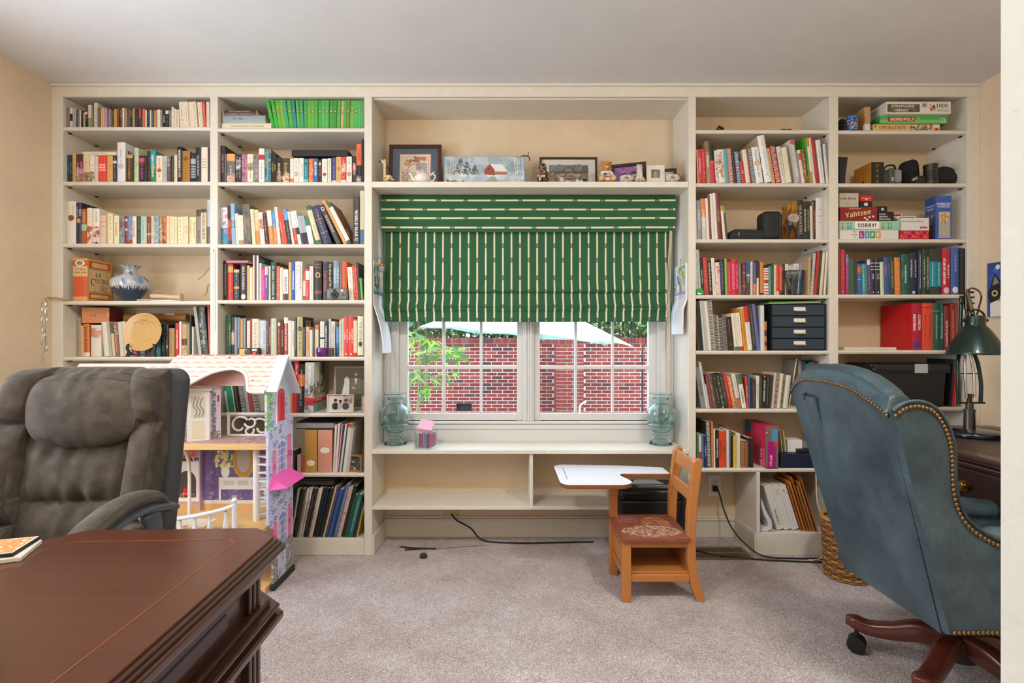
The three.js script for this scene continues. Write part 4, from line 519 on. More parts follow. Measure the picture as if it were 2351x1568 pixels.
// ================================================================ furniture
// closed body swept along points with a changing oval section; up is the section's second axis
function loft(pts,radii,seg=24,rad=12,up=V(0,1,0),power=2){
  const c=new THREE.CatmullRomCurve3(pts.map((p)=>V(...p))),out=[],idx=[];
  const at=(t)=>{const k=t*(radii.length - 1),i=Math.min(radii.length - 2,Math.floor(k)),f=k - i;return [0,1].map((q)=>radii[i][q]+(radii[i+1][q] - radii[i][q])*f);};
  for (let i=0;i <=seg;i++){
    const t=i/seg,p=c.getPoint(t),T=c.getTangent(t),S=new THREE.Vector3().crossVectors(T,up).normalize(),U=new THREE.Vector3().crossVectors(S,T).normalize(),[a,b]=at(t);
    for (let j=0;j <rad;j++){const w=j/rad*6.28319,x=Math.cos(w),y=Math.sin(w),e=2/power,v=p.clone().addScaledVector(S,a*Math.sign(x)*Math.abs(x)**e).addScaledVector(U,b*Math.sign(y)*Math.abs(y)**e);out.push(v.x,v.y,v.z);}
 }
  for (let i=0;i <seg;i++)for (let j=0;j <rad;j++){const a=i*rad+j,b=i*rad+(j+1)% rad;idx.push(a,b,a+rad,b,b+rad,a+rad);}
  const n=out.length/3,p0=c.getPoint(0),p1=c.getPoint(1);out.push(p0.x,p0.y,p0.z,p1.x,p1.y,p1.z);
  for (let j=0;j <rad;j++){idx.push(n,(j+1)% rad,j,n+1,seg*rad+j,seg*rad+(j+1)% rad);}
  const g=new THREE.BufferGeometry();g.setAttribute('position',new THREE.Float32BufferAttribute(out,3));g.setIndex(idx);g.computeVertexNormals();return uvM(g);
}
// flat outline in x,z standing at height y0 with thickness th
function plate(pts,y0,th,bevel=0){const g=slab(pts.map(([x,z])=>[x,-z]),Math.max(0.0005,th - 2*bevel),bevel);g.rotateX(-Math.PI/2);g.translate(0,y0+bevel,0);return uvM(g);}
function inset(pts,d){    // shrink a convex outline by d
  const n=pts.length,area=pts.reduce((s,p,i)=>{const q=pts[(i+1)% n];return s+p[0]*q[1] - q[0]*p[1];},0),sg=area >0?1:-1;
  const line=pts.map((p,i)=>{const q=pts[(i+1)% n],dx=q[0] - p[0],dz=q[1] - p[1],l=Math.hypot(dx,dz),nx=-dz/l*sg,nz=dx/l*sg;return [p[0]+nx*d,p[1]+nz*d,dx,dz];});
  return line.map((b,i)=>{const a=line[(i+n - 1)% n],det=a[2]*b[3] - a[3]*b[2],t=((b[0] - a[0])*b[3] - (b[1] - a[1])*b[2])/det;return [a[0]+a[2]*t,a[1]+a[3]*t];});
}
const cherry=woodTex('1c0a03','4a200b',512,512,200),MCherry=phys('ffffff',{map:cherry,roughness:0.3,clearcoat:0.5,clearcoatRoughness:0.22});
const MCherryDark=phys('3a1f16',{roughness:0.28,clearcoat:0.6,clearcoatRoughness:0.15});
// ---------------------------------------------------------------- writing desk
{
  const t=thing('writing_desk','dark cherry desk with clipped corners and moulded edge beside the camera','desk');
  const P=[[-1.155,-1.2],[-1.07,-1.305],[-0.634,-1.321],[-0.551,-1.25],[-0.528,-0.56],[-1.13,-0.53]];
  obj('desktop',plate(inset(P,0.024),0.75,0.01,0.002),MCherry,t);
  const mould=[[0.015,0.747,0.008],[0.008,0.741,0.008],[0.0,0.724,0.018],[0.008,0.716,0.01],[0.02,0.7,0.016],[0.032,0.684,0.016]];
  mould.forEach(([i,y,h])=>obj('edge_moulding',plate(inset(P,i),y,h,Math.min(0.0045,h/2.5)),MCherryDark,t));
  const I=inset(P,0.1),line=[];for (let i=0;i <I.length;i++){const a=I[i],b=I[(i+1)% I.length];const L=Math.hypot(b[0] - a[0],b[1] - a[1]);line.push(new THREE.BoxGeometry(L,0.0008,0.0028).rotateY(-Math.atan2(b[1] - a[1],b[0] - a[0])).translate((a[0]+b[0])/2,0.7601,(a[1]+b[1])/2));}
  obj('inlay_line',line,M('7a4220',0.35),t);
  const B=inset(P,0.055);obj('frieze',plate(B,0.61,0.076),MCherryDark,t);
  [[0.03,0.598,0.014],[0.012,0.586,0.012],[0.02,0.578,0.008],[0.004,0.56,0.018],[0.024,0.552,0.01],[0.036,0.54,0.012]].forEach(([i,y,h])=>obj('waist_moulding',plate(inset(P,i),y,h,Math.min(0.004,h/2.5)),MCherryDark,t));
  obj('carcass',plate(inset(P,0.06),0.06,0.48),MCherryDark,t);
  obj('plinth',plate(inset(P,0.03),0,0.07,0.006),MCherryDark,t);
 // right side: pilaster, raised panels
  const e0=inset(P,0.06),a=e0[3],b=e0[4],ang=Math.atan2(b[0] - a[0],b[1] - a[1]);
  const side=(s,y0,y1,w,th,out,name,m=MCherryDark)=>{const g=new RoundedBoxGeometry(th,y1 - y0,w,2,Math.min(0.004,th/2.2));g.rotateY(ang).translate(a[0]+(b[0] - a[0])*s+out*Math.cos(ang),(y0+y1)/2,a[1]+(b[1] - a[1])*s - out*Math.sin(ang));return obj(name,uvM(g),m,t);};
  for (const [y0,y1] of [[0.612,0.684],[0.07,0.54]])for (let i=0;i <3;i++)side(0.028+i*0.035,y0,y1,0.014,0.02,0.008,'pilaster_reed');
  side(0.58,0.622,0.672,0.42,0.012,0.004,'frieze_panel');side(0.58,0.632,0.664,0.4,0.012,0.008,'frieze_panel_field',M('40333a',0.3));
  side(0.56,0.1,0.51,0.44,0.014,0.004,'side_panel');side(0.56,0.14,0.47,0.37,0.014,0.009,'side_panel_field',M('3a2f38',0.3));
 // corner reeds on the clipped corner
  const c0=e0[2],c1=e0[3];for (let i=0;i <4;i++){const s=(i+0.5)/4;obj('corner_reed',rod([c0[0]+(c1[0] - c0[0])*s,0.07,c0[1]+(c1[1] - c0[1])*s],[c0[0]+(c1[0] - c0[0])*s,0.684,c0[1]+(c1[1] - c0[1])*s],0.011),MCherryDark,t);}
}
// two coasters on the desk
{
  const dy=0.7602,M1=print(256,256,(g,w,h)=>{g.fillStyle='#e6733a';g.fillRect(0,0,w,h);for (let i=0;i <260;i++){g.fillStyle=['#f4e6d2','#d84a1c','#f0924a','#e9b58a'][rnd(4)|0];g.globalAlpha=0.5;g.beginPath();g.ellipse(rnd(w),rnd(h),rnd(3,16),rnd(2,8),rnd(3),0,7);g.fill();} g.globalAlpha=0.9;g.fillStyle='#9aa3a8';g.beginPath();g.ellipse(90,110,34,16,0,0,7);g.fill();g.strokeStyle='#f2ebe0';g.lineWidth=8;g.strokeRect(2,2,w - 4,h - 4);});
  const tile=(name,label,y,th,top,edge,x,z,turn,s)=>{const t=thing(name,label,'coaster',[x,y,z],turn,'coasters on the desk');obj('tile',uvM(new RoundedBoxGeometry(s,th,s,2,0.002)).translate(0,th/2,0),edge,t);const f=new THREE.PlaneGeometry(s*0.97,s*0.97).rotateX(-Math.PI/2).translate(0,th+0.0004,0);obj('face',f,top,t);return t;};
  tile('coaster','plain white tile coaster under the orange coaster on the desk',dy,0.01,M('dcd8ce',0.4),M('d8d4ca',0.4),-1.118,-1.125,0.42,0.105);
  tile('coaster','orange printed coaster on top of the white one on the desk',dy+0.0112,0.008,M1,M('20211e',0.7),-1.126,-1.128,0.3,0.1);
  const lp=thing('laptop','black closed laptop at the near end of the cherry desk','laptop',[-0.905,dy,-0.68],0.86);
  obj('lower_case',new RoundedBoxGeometry(0.3,0.012,0.22,2,0.004).translate(0,0.0062,0),M('141619',0.4),lp);obj('lid',new RoundedBoxGeometry(0.3,0.008,0.22,2,0.003).translate(0,0.0168,0),M('191d20',0.35),lp);
}
// ---------------------------------------------------------------- brown fabric office chair
{
  const fabN=noiseField(512,[[7,1],[20,0.8],[90,0.35],[256,0.5]]);
  const MFab=phys('ffffff',{map:fieldTex(512,fabN,(v)=>mix(rgbOf('3a342d'),rgbOf('5e554b'),Math.max(0,Math.min(1,(v - 0.25)*1.8)))),roughness:0.95,sheen:0.6,sheenColor:hex('9a8872'),sheenRoughness:0.5,bumpMap:rep(fieldTex(512,fabN,(v)=>[v*255,v*255,v*255],false),2),bumpScale:0.002});
  MFab.map.repeat.set(2,2);
  const MSide=phys('3d3e40',{roughness:0.95,sheen:0.4,sheenColor:hex('7a8690'),sheenRoughness:0.5}),MPlastic=M('4a5058',0.45);
  const t=thing('office_chair','brown padded fabric office chair with headrest behind the cherry desk','office chair',[-1.47,0,-1.66],0.1);
  const tilt=0.1,Hh=0.67,y0=0.47,zb=-0.13;
  const bump=(x,c,w,p=4)=>Math.max(0,1 - Math.abs((x - c)/w)**p);
  const half=(v)=>0.29 - 0.035*Math.max(0,(v - 0.55)/0.45)**1.6;
  const lean=(v)=>-0.06*(1 - v);
  function front(u,v){                      // u -1..1, v 0..1: padding above the frame
    const x=u*0.33 - 0.03,y=v*0.72,ed=(1 - Math.abs(u)**5)*(1 - Math.abs(2*v - 1)**14);let h=0.055*ed**0.6;
    const seam=0.175+0.02*Math.sin(v*3);
    const mid=Math.abs(x)<seam;
    if (mid){const c=y <0.235?[0.115,0.125]:y <0.47?[0.352,0.122]:[0.6,0.14];h+=0.045*bump(y,c[0],c[1],3)*bump(x,0,seam,4);const g=Math.sin(x*95+2.2*Math.sin(y*9+x*8))*0.5+Math.sin(x*61+1.3+y*7)*0.5;h+=0.011*g*bump(x,0,seam,2)*(0.35+0.65*Math.abs(2*((y - c[0]+c[1])/(2*c[1]))- 1));}
    else{const s=(Math.abs(x)- seam)/(0.335 - seam),c=y <0.16?[0.06,0.11]:y <0.52?[0.345,0.185]:[0.63,0.12];h+=0.058*bump(y,c[0],c[1],4)*bump(s,0.45,0.56,3);h+=0.006*Math.sin(y*60+x*40+2*Math.sin(y*22))*(1 - bump(y,c[0],c[1],2));}
    return h;
 }
  const N=130,pos=[],idx=[];
  for (let j=0;j <=N;j++)for (let i=0;i <=N;i++){const u=i/N*2 - 1,v=j/N,x=u*half(v)+lean(v),y=y0+v*Hh - 0.03*Math.abs(u)**6*(v >0.85?(v - 0.85)/0.15:0);pos.push(x,y,zb - Math.tan(tilt)*v*Hh - 0.05*0+0.055*u*u+front(u,v));}
  const nf=pos.length/3;
  for (let j=0;j <=N;j++)for (let i=0;i <=N;i++){const u=i/N*2 - 1,v=j/N;pos.push(u*half(v)*0.97+lean(v),y0+v*Hh*0.985,zb - Math.tan(tilt)*v*Hh - 0.045+0.055*u*u);}
  const W=N+1;for (let j=0;j <N;j++)for (let i=0;i <N;i++){const a=j*W+i;idx.push(a,a+1,a+W,a+1,a+W+1,a+W);const b=nf+a;idx.push(b,b+W,b+1,b+1,b+W,b+W+1);}
  for (let i=0;i <N;i++){const a=i,b=i+1,c=N*W+i,d=c+1;idx.push(a,nf+a,b,b,nf+a,nf+b,c,d,nf+c,d,nf+d,nf+c);const e=i*W,f=(i+1)*W,g=e+N,h=f+N;idx.push(e,f,nf+e,f,nf+f,nf+e,g,nf+g,h,h,nf+g,nf+h);}
  const bg=new THREE.BufferGeometry();bg.setAttribute('position',new THREE.Float32BufferAttribute(pos,3));bg.setIndex(idx);bg.computeVertexNormals();obj('back_cushion',uvM(bg),MFab,t);
 // rear shell
  const sh=new RoundedBoxGeometry(0.6,Hh+0.0,0.1,4,0.048);{const p=sh.attributes.position;for (let i=0;i <p.count;i++){const v=(p.getY(i)+Hh/2)/Hh,u=p.getX(i)/0.3;p.setXYZ(i,p.getX(i)*(half(Math.max(0,Math.min(1,v)))+0.028)/0.295+lean(Math.max(0,Math.min(1,v))),p.getY(i)+y0+Hh/2 - 0.01,p.getZ(i)+zb - 0.085 - Math.tan(tilt)*v*Hh+0.06*u*u);} sh.computeVertexNormals();}
  obj('back_shell',uvM(sh),MSide,t);
 // headrest pillow
  const hp=new THREE.SphereGeometry(1,72,48);{const p=hp.attributes.position,q=(x,e)=>Math.sign(x)*Math.abs(x)**e;for (let i=0;i <p.count;i++){let x=p.getX(i),y=p.getY(i),z=p.getZ(i);const s=1/Math.max(1e-6,(Math.abs(x)**3.2+Math.abs(y)**3.2)**(1/3.2)/Math.max(1e-6,Math.hypot(x,y)));x*=s;y*=s;x=Math.max(-1,Math.min(1,x));y=Math.max(-1,Math.min(1,y));const g=0.006*Math.sin(x*16+2*Math.sin(x*5))*(y >0?y:0.2);const vv=0.785+y*0.185;p.setXYZ(i,0.028+x*(0.185 - 0.02*(y <0?y*y:0)),y0+vv*Hh+(y >0?0.004:0),zb - Math.tan(tilt)*vv*Hh+0.095+(z >0?z*0.06:z*0.05)+(z >0?g:0)- 0.012*(y >0?y*y:0));} hp.computeVertexNormals();}
  obj('headrest_pillow',uvM(hp),MFab,t);
  const seat=new RoundedBoxGeometry(0.56,0.15,0.5,5,0.06).translate(0,0.46,0.13);obj('seat_cushion',uvM(seat),MFab,t);
  for (const s of [1,-1]){
    const ax=s*0.29;
    obj('arm_pad',loft([[ax,0.66,-0.06],[ax,0.715,0.0],[ax - s*0.005,0.735,0.1],[ax - s*0.01,0.722,0.22],[ax - s*0.015,0.68,0.33],[ax - s*0.02,0.61,0.4]],[[0.03,0.014],[0.038,0.024],[0.04,0.027],[0.042,0.027],[0.042,0.026],[0.03,0.018]],30,16),MFab,t);
    obj('arm_support',loft([[ax+s*0.004,0.655,-0.1],[ax+s*0.004,0.68,-0.03],[ax,0.7,0.1],[ax - s*0.006,0.685,0.23],[ax - s*0.012,0.64,0.33],[ax - s*0.02,0.56,0.41],[ax - s*0.03,0.45,0.4],[ax - s*0.06,0.41,0.3]],[[0.03,0.016],[0.034,0.018],[0.034,0.017],[0.034,0.017],[0.032,0.018],[0.026,0.018],[0.024,0.018],[0.022,0.018]],40,14),MPlastic,t);
    obj('arm_post',loft([[ax,0.685,0.02],[ax+s*0.002,0.6,-0.005],[ax - s*0.01,0.5,0.03],[ax - s*0.05,0.42,0.08]],[[0.022,0.05],[0.02,0.03],[0.02,0.032],[0.02,0.04]],20,12,V(0,0,1)),MPlastic,t);
 }
  obj('gas_column',cyl(0.03,0.03,0.3,0,0.25,0.1),MBlack,t);
  for (let i=0;i <5;i++){const a=i*1.2566+0.3,c=Math.cos(a),s=Math.sin(a);const l=obj('base_leg',rod([0,0.1,0.1],[c*0.3,0.075,0.1+s*0.3],0.03,0.02),MBlack,t);obj('caster',cyl(0.028,0.028,0.045,0,0,0).rotateZ(1.5708).rotateY(-a).translate(c*0.3,0.029,0.1+s*0.3),MBlack,l);}
}
// ---------------------------------------------------------------- green leather wing chair
{
  const leaN=noiseField(512,[[6,1],[22,0.5],[120,0.25],[256,0.3]]);
  const MLea=phys('ffffff',{map:fieldTex(512,leaN,(v)=>mix(rgbOf('2a3e47'),rgbOf('4c626c'),Math.max(0,Math.min(1,(v - 0.25)*2)))),roughness:0.42,clearcoat:0.25,clearcoatRoughness:0.35,bumpMap:rep(fieldTex(512,leaN,(v)=>[v*255,v*255,v*255],false),3),bumpScale:0.0015});
  const t=thing('wing_chair','dark green leather wing chair with brass nailheads on swivel base','armchair',[1.62,0,-1.88]);
  const ox=1.62,oz=-1.88;
 // back: outside panel, roll over the top, inside face
  const zs=[-1.6,-1.63,-1.7,-1.77,-1.86,-1.98,-2.07,-2.12,-2.155],ys=[1.005,1.02,1.048,1.07,1.082,1.086,1.078,1.055,1.02];
  const top=(s)=>{const k=s*(zs.length - 1),i=Math.min(zs.length - 2,k|0),f=k - i;return [zs[i]+(zs[i+1] - zs[i])*f,ys[i]+(ys[i+1] - ys[i])*f];};
  const S=72,T=64,pos=[],idx=[],yb=0.318;
  for (let i=0;i <=S;i++){
    const s=i/S,[zt,yt]=top(s),zbm=-1.605 - 0.47*s;const gr=1 - 0.12*Math.exp(-(((s*4)% 1 - 0.5)**2)*160),R=0.05*gr*(0.85+0.25*Math.sin(Math.PI*s))*Math.min(1,0.25+Math.min(s,1 - s)*14);
    for (let j=0;j <=T;j++){
      const q=j/T;let x,y,z;
      if (q <0.4){const r=q/0.4;y=yb+(yt - yb)*r;x=1.34 - 0.17*r+0.012*Math.sin(r*3.14)*Math.sin(s*3.14)*0 - 0.015*Math.sin(Math.PI*r)*Math.sin(Math.PI*s);z=zbm+(zt - zbm)*r;}
      else if (q <0.65){const a=(q - 0.4)/0.25*Math.PI;x=1.17+R - R*Math.cos(a)*(1+0.12*Math.sin(a));y=yt+R*1.15*Math.sin(a);z=zt;if (a <0.35)x -=0.012*Math.sin(a/0.35*Math.PI);}
      else{const r=(q - 0.65)/0.35;y=yt - (yt - 0.4)*r;x=1.17+2*R+0.17*r+0.02*Math.sin(r*3.14);z=zt+(zbm - zt)*r;}
      pos.push(x - ox,y,z - oz);
   }
 }
  for (let i=0;i <S;i++)for (let j=0;j <T;j++){const a=i*(T+1)+j;idx.push(a,a+1,a+T+1,a+1,a+T+2,a+T+1);}
  const g=new THREE.BufferGeometry();g.setAttribute('position',new THREE.Float32BufferAttribute(pos,3));g.setIndex(idx);g.computeVertexNormals();obj('back',uvM(g),MLea,t);
 // wings and outside arms
  const cv=new THREE.CatmullRomCurve3([[1.168,1.012],[1.2,1.034],[1.25,1.042],[1.3,1.022],[1.335,0.975],[1.353,0.925],[1.36,0.87],[1.362,0.8],[1.37,0.742],[1.392,0.69],[1.425,0.655],[1.47,0.627],[1.53,0.603],[1.62,0.59],[1.76,0.585],[1.88,0.58]].map(([x,y])=>V(x,y,0)));
  const edge=cv.getPoints(70),sideOut=[...edge.map((p)=>[p.x,p.y]),[1.91,0.5],[1.91,0.325],[1.342,0.325]];
  const nail=new THREE.SphereGeometry(0.0066,8,6);
  const MNail=M('8f6f48',0.35,0.9);
  for (const [z,dir] of [[-1.575,1],[-2.065,-1]]){
    const w=slab(sideOut,0.05,0.014).translate(-ox,0,(dir >0?z - 0.064:z+0.014)- oz);obj('wing_panel',uvM(toCreasedNormals(w,0.7)),MLea,t);
    obj('wing_piping',tube(edge.map((p)=>[p.x - ox+0.001,p.y+0.004,z - dir*0.004 - oz]),0.006,70,8),MLea,t);
    const nails=[];const L=cv.getLength(),n=Math.round(L/0.0145);for (let i=0;i <=n;i++){const p=cv.getPointAt(i/n),q=cv.getTangentAt(i/n);nails.push(nail.clone().scale(1,1,0.6).translate(p.x - ox+q.y*0.012,p.y - q.x*0.012,z+dir*0.002 - oz));}
    for (let x=1.355;x <1.9;x+=0.0145)nails.push(nail.clone().scale(1,1,0.6).translate(x - ox,0.337,z+dir*0.002 - oz));
    obj('nailheads',nails,MNail,t).userData.kind='stuff';
    obj('arm_roll',loft([[1.44 - ox,0.6,z - dir*0.04 - oz],[1.52 - ox,0.6,z - dir*0.045 - oz],[1.7 - ox,0.585,z - dir*0.045 - oz],[1.88 - ox,0.57,z - dir*0.045 - oz]],[[0.02,0.03],[0.05,0.045],[0.055,0.045],[0.045,0.035]],24,16),MLea,t);
 }
  const tn=[];{const c=new THREE.CatmullRomCurve3(zs.map((z,i)=>V(1.165,ys[i],z))),n=Math.round(c.getLength()/0.0145);for (let i=0;i <=n;i++){const p=c.getPointAt(i/n);tn.push(nail.clone().scale(0.6,1,1).translate(p.x - ox,p.y - 0.004,p.z - oz));}}
  obj('back_nailheads',tn,MNail,t).userData.kind='stuff';
  obj('seat_cushion',uvM(new RoundedBoxGeometry(0.5,0.15,0.46,4,0.05).translate(1.66 - ox,0.44,0)),MLea,t);
  obj('seat_deck',uvM(new RoundedBoxGeometry(0.54,0.07,0.53,2,0.015).translate(1.625 - ox,0.355,0)),MLea,t);
  obj('swivel_plate',bx(-0.12,0.12,0.29,0.32,-0.1,0.1,0.006),MBlack,t);
  obj('column',cyl(0.03,0.036,0.2,-0.02,0.2,0.03),MBlack,t);
  obj('hub',cyl(0.055,0.06,0.07,-0.02,0.135,0.03,24),MBlack,t);
  const MLeg=phys('ffffff',{map:woodTex('2a0f08','5a2418'),roughness:0.3,clearcoat:0.5,clearcoatRoughness:0.2});
  for (let i=0;i <5;i++){
    const a=(219 - i*72)*Math.PI/180,c=Math.cos(a),s=Math.sin(a),P=(r,y)=>[-0.02+c*r,y,0.03+s*r];
    const l=obj('base_leg',loft([P(0.03,0.15),P(0.1,0.152),P(0.18,0.125),P(0.26,0.11),P(0.31,0.118),P(0.335,0.118)],[[0.03,0.042],[0.032,0.04],[0.03,0.032],[0.03,0.026],[0.03,0.024],[0.018,0.016]],26,14,V(0,1,0),3.2),MLeg,t);
    obj('caster',[cyl(0.032,0.032,0.02,0,0.013,0,22).rotateX(1.5708).rotateY(-a).translate(...P(0.3,0.033)),cyl(0.032,0.032,0.02,0,-0.013,0,22).rotateX(1.5708).rotateY(-a).translate(...P(0.3,0.033)),rod(P(0.3,0.03),P(0.3,0.1),0.008)],MBlack,l);
 }
}
// ---------------------------------------------------------------- school chair with writing arm
{
  const oak=woodTex('7a4218','c07a3c',512,512,160),MOak=phys('ffffff',{map:rep(oak,3,3),roughness:0.45,clearcoat:0.2,clearcoatRoughness:0.3});
  const MWorn=print(512,512,(g,w,h)=>{g.fillStyle='#8a4a32';g.fillRect(0,0,w,h);for (let i=0;i <500;i++){g.strokeStyle=`rgba(${rnd() < 0.5 ? '110,52,36' : '170,110,80'},0.3)`;g.lineWidth=rnd(1,4);const x=rnd(w),y=rnd(h);g.beginPath();g.moveTo(x,y);g.lineTo(x+rnd(20,90),y+rnd(-3,3));g.stroke();} const patch=(cx,cy,a,b,n,c)=>{for (let i=0;i <n;i++){const q=rnd(6.283),r=Math.sqrt(rnd());g.fillStyle=c[rnd(c.length)|0];g.globalAlpha=rnd(0.15,0.6);g.beginPath();g.ellipse(cx+Math.cos(q)*a*r,cy+Math.sin(q)*b*r,rnd(2,14),rnd(1,6),0.1,0,7);g.fill();}};patch(250,370,220,110,900,['#e2cfae','#d9bd95','#efe2cc']);patch(330,200,110,130,420,['#dcc29c','#c9a27a']);patch(120,120,90,80,160,['#cdaed0','#b98fa8']);g.globalAlpha=1;},{roughness:0.5});
  const t=thing('school_chair','small oak school chair with white writing arm and worn seat','school chair',[0.7,0,-2.57]);
  const ox=0.7,oz=-2.57,B=(x0,x1,y0,y1,z0,z1,b=0.004)=>bx(x0 - ox,x1 - ox,y0,y1,z0 - oz,z1 - oz,b);
  obj('seat',(()=>{const g=slab([[0.515,2.405],[0.835,2.405],[0.84,2.45],[0.845,2.74],[0.512,2.74]].map(([x,z])=>[x - ox,z+oz]),0.014,0.004);g.rotateX(-Math.PI/2);g.translate(0,0.292,0);const p=g.attributes.position,uv=g.attributes.uv;for (let i=0;i <p.count;i++)uv.setXY(i,(p.getX(i)+0.19)/0.34,(-p.getZ(i)+0.17)/0.34);return g;})(),MWorn,t);
 // front legs (towards the left) and sled panel
  obj('front_leg',B(0.52,0.562,0,0.29,-2.46,-2.42),MOak,t);obj('front_leg',B(0.515,0.555,0,0.505,-2.74,-2.70),MOak,t);
  for (const z of [-2.46,-2.745]){const s=slab([[0.875,0],[0.915,0],[0.885,0.1],[0.87,0.2],[0.868,0.3],[0.875,0.45],[0.902,0.66],[0.897,0.672],[0.872,0.672],[0.858,0.655],[0.83,0.42],[0.828,0.2],[0.845,0.08]].map(([x,y])=>[x - ox,y]),0.03,0.004).translate(0,0,z - oz);obj('back_post',uvM(s),MOak,t);}
  obj('front_panel',B(0.53,0.545,0.1,0.29,-2.70,-2.46,0.002),MOak,t);for (const y of [0.14,0.245])obj('panel_groove',B(0.5285,0.531,y,y+0.004,-2.695,-2.465,0.001),M('5a3010',0.6),t);
  obj('side_rail',B(0.56,0.835,0.255,0.29,-2.448,-2.428),MOak,t);obj('side_rail',B(0.555,0.835,0.255,0.29,-2.735,-2.715),MOak,t);
  obj('stretcher',B(0.56,0.84,0.093,0.128,-2.448,-2.428),MOak,t);obj('stretcher',B(0.555,0.84,0.093,0.128,-2.735,-2.715),MOak,t);
  obj('book_shelf_board',B(0.55,0.845,0.128,0.138,-2.72,-2.44,0.002),MOak,t);obj('rear_panel',B(0.838,0.848,0.138,0.29,-2.715,-2.455,0.002),MOak,t);
  for (const [y0,y1,x,r] of [[0.59,0.662,0.868,0.013],[0.47,0.53,0.85,0.012]]){const g=new RoundedBoxGeometry(0.016,y1 - y0,0.262,3,0.005,6);const p=g.attributes.position;g.rotateZ(-0.14);g.translate(x - ox+0.002,(y0+y1)/2,-2.592 - oz);obj('back_slat',uvM(g),MOak,t);}
 // tablet
  const sh=new THREE.Shape();const q=(x,z)=>[x - ox,z - oz];// drawn in x, -z
  const pt=[[0.27,2.52],[0.56,2.52],[0.6,2.56],[0.6,2.6],[0.565,2.70],[0.58,2.735],[0.84,2.735],[0.84,2.87],[0.6,2.915],[0.27,2.935],[0.235,2.9],[0.24,2.56]].map(([x,z])=>new THREE.Vector2(x - ox,z+oz));
  const rnds=[0.03,0.03,0.03,0.03,0.03,0.03,0.004,0.02,0.02,0.03,0.03,0.03];
  pt.forEach((p,i)=>{const a=pt[(i+pt.length - 1)% pt.length],b=pt[(i+1)% pt.length],r=Math.min(rnds[i],p.distanceTo(a)*0.45,p.distanceTo(b)*0.45),s=p.clone().lerp(a,r/p.distanceTo(a)),e=p.clone().lerp(b,r/p.distanceTo(b));if (i)sh.lineTo(s.x,s.y);else sh.moveTo(s.x,s.y);sh.quadraticCurveTo(p.x,p.y,e.x,e.y);});
  const edge=new THREE.ExtrudeGeometry(sh,{depth:0.014,bevelEnabled:true,bevelThickness:0.003,bevelSize:0.003,bevelOffset:-0.003,bevelSegments:2,curveSegments:8}).rotateX(-Math.PI/2).translate(0,0.508,0);obj('tablet_core',uvM(edge),phys('ffffff',{map:rep(woodTex('4a2210','8a5028'),3,3),roughness:0.5}),t);
  obj('tablet_top',new THREE.ExtrudeGeometry(sh,{depth:0.002,bevelEnabled:false,curveSegments:8}).rotateX(-Math.PI/2).translate(0,0.5255,0),M('e6e7ec',0.25),t);
  obj('pencil_groove',B(0.28,0.284,0.527,0.5285,-2.85,-2.62,0.001),M('5f6a70',0.5),t);
}
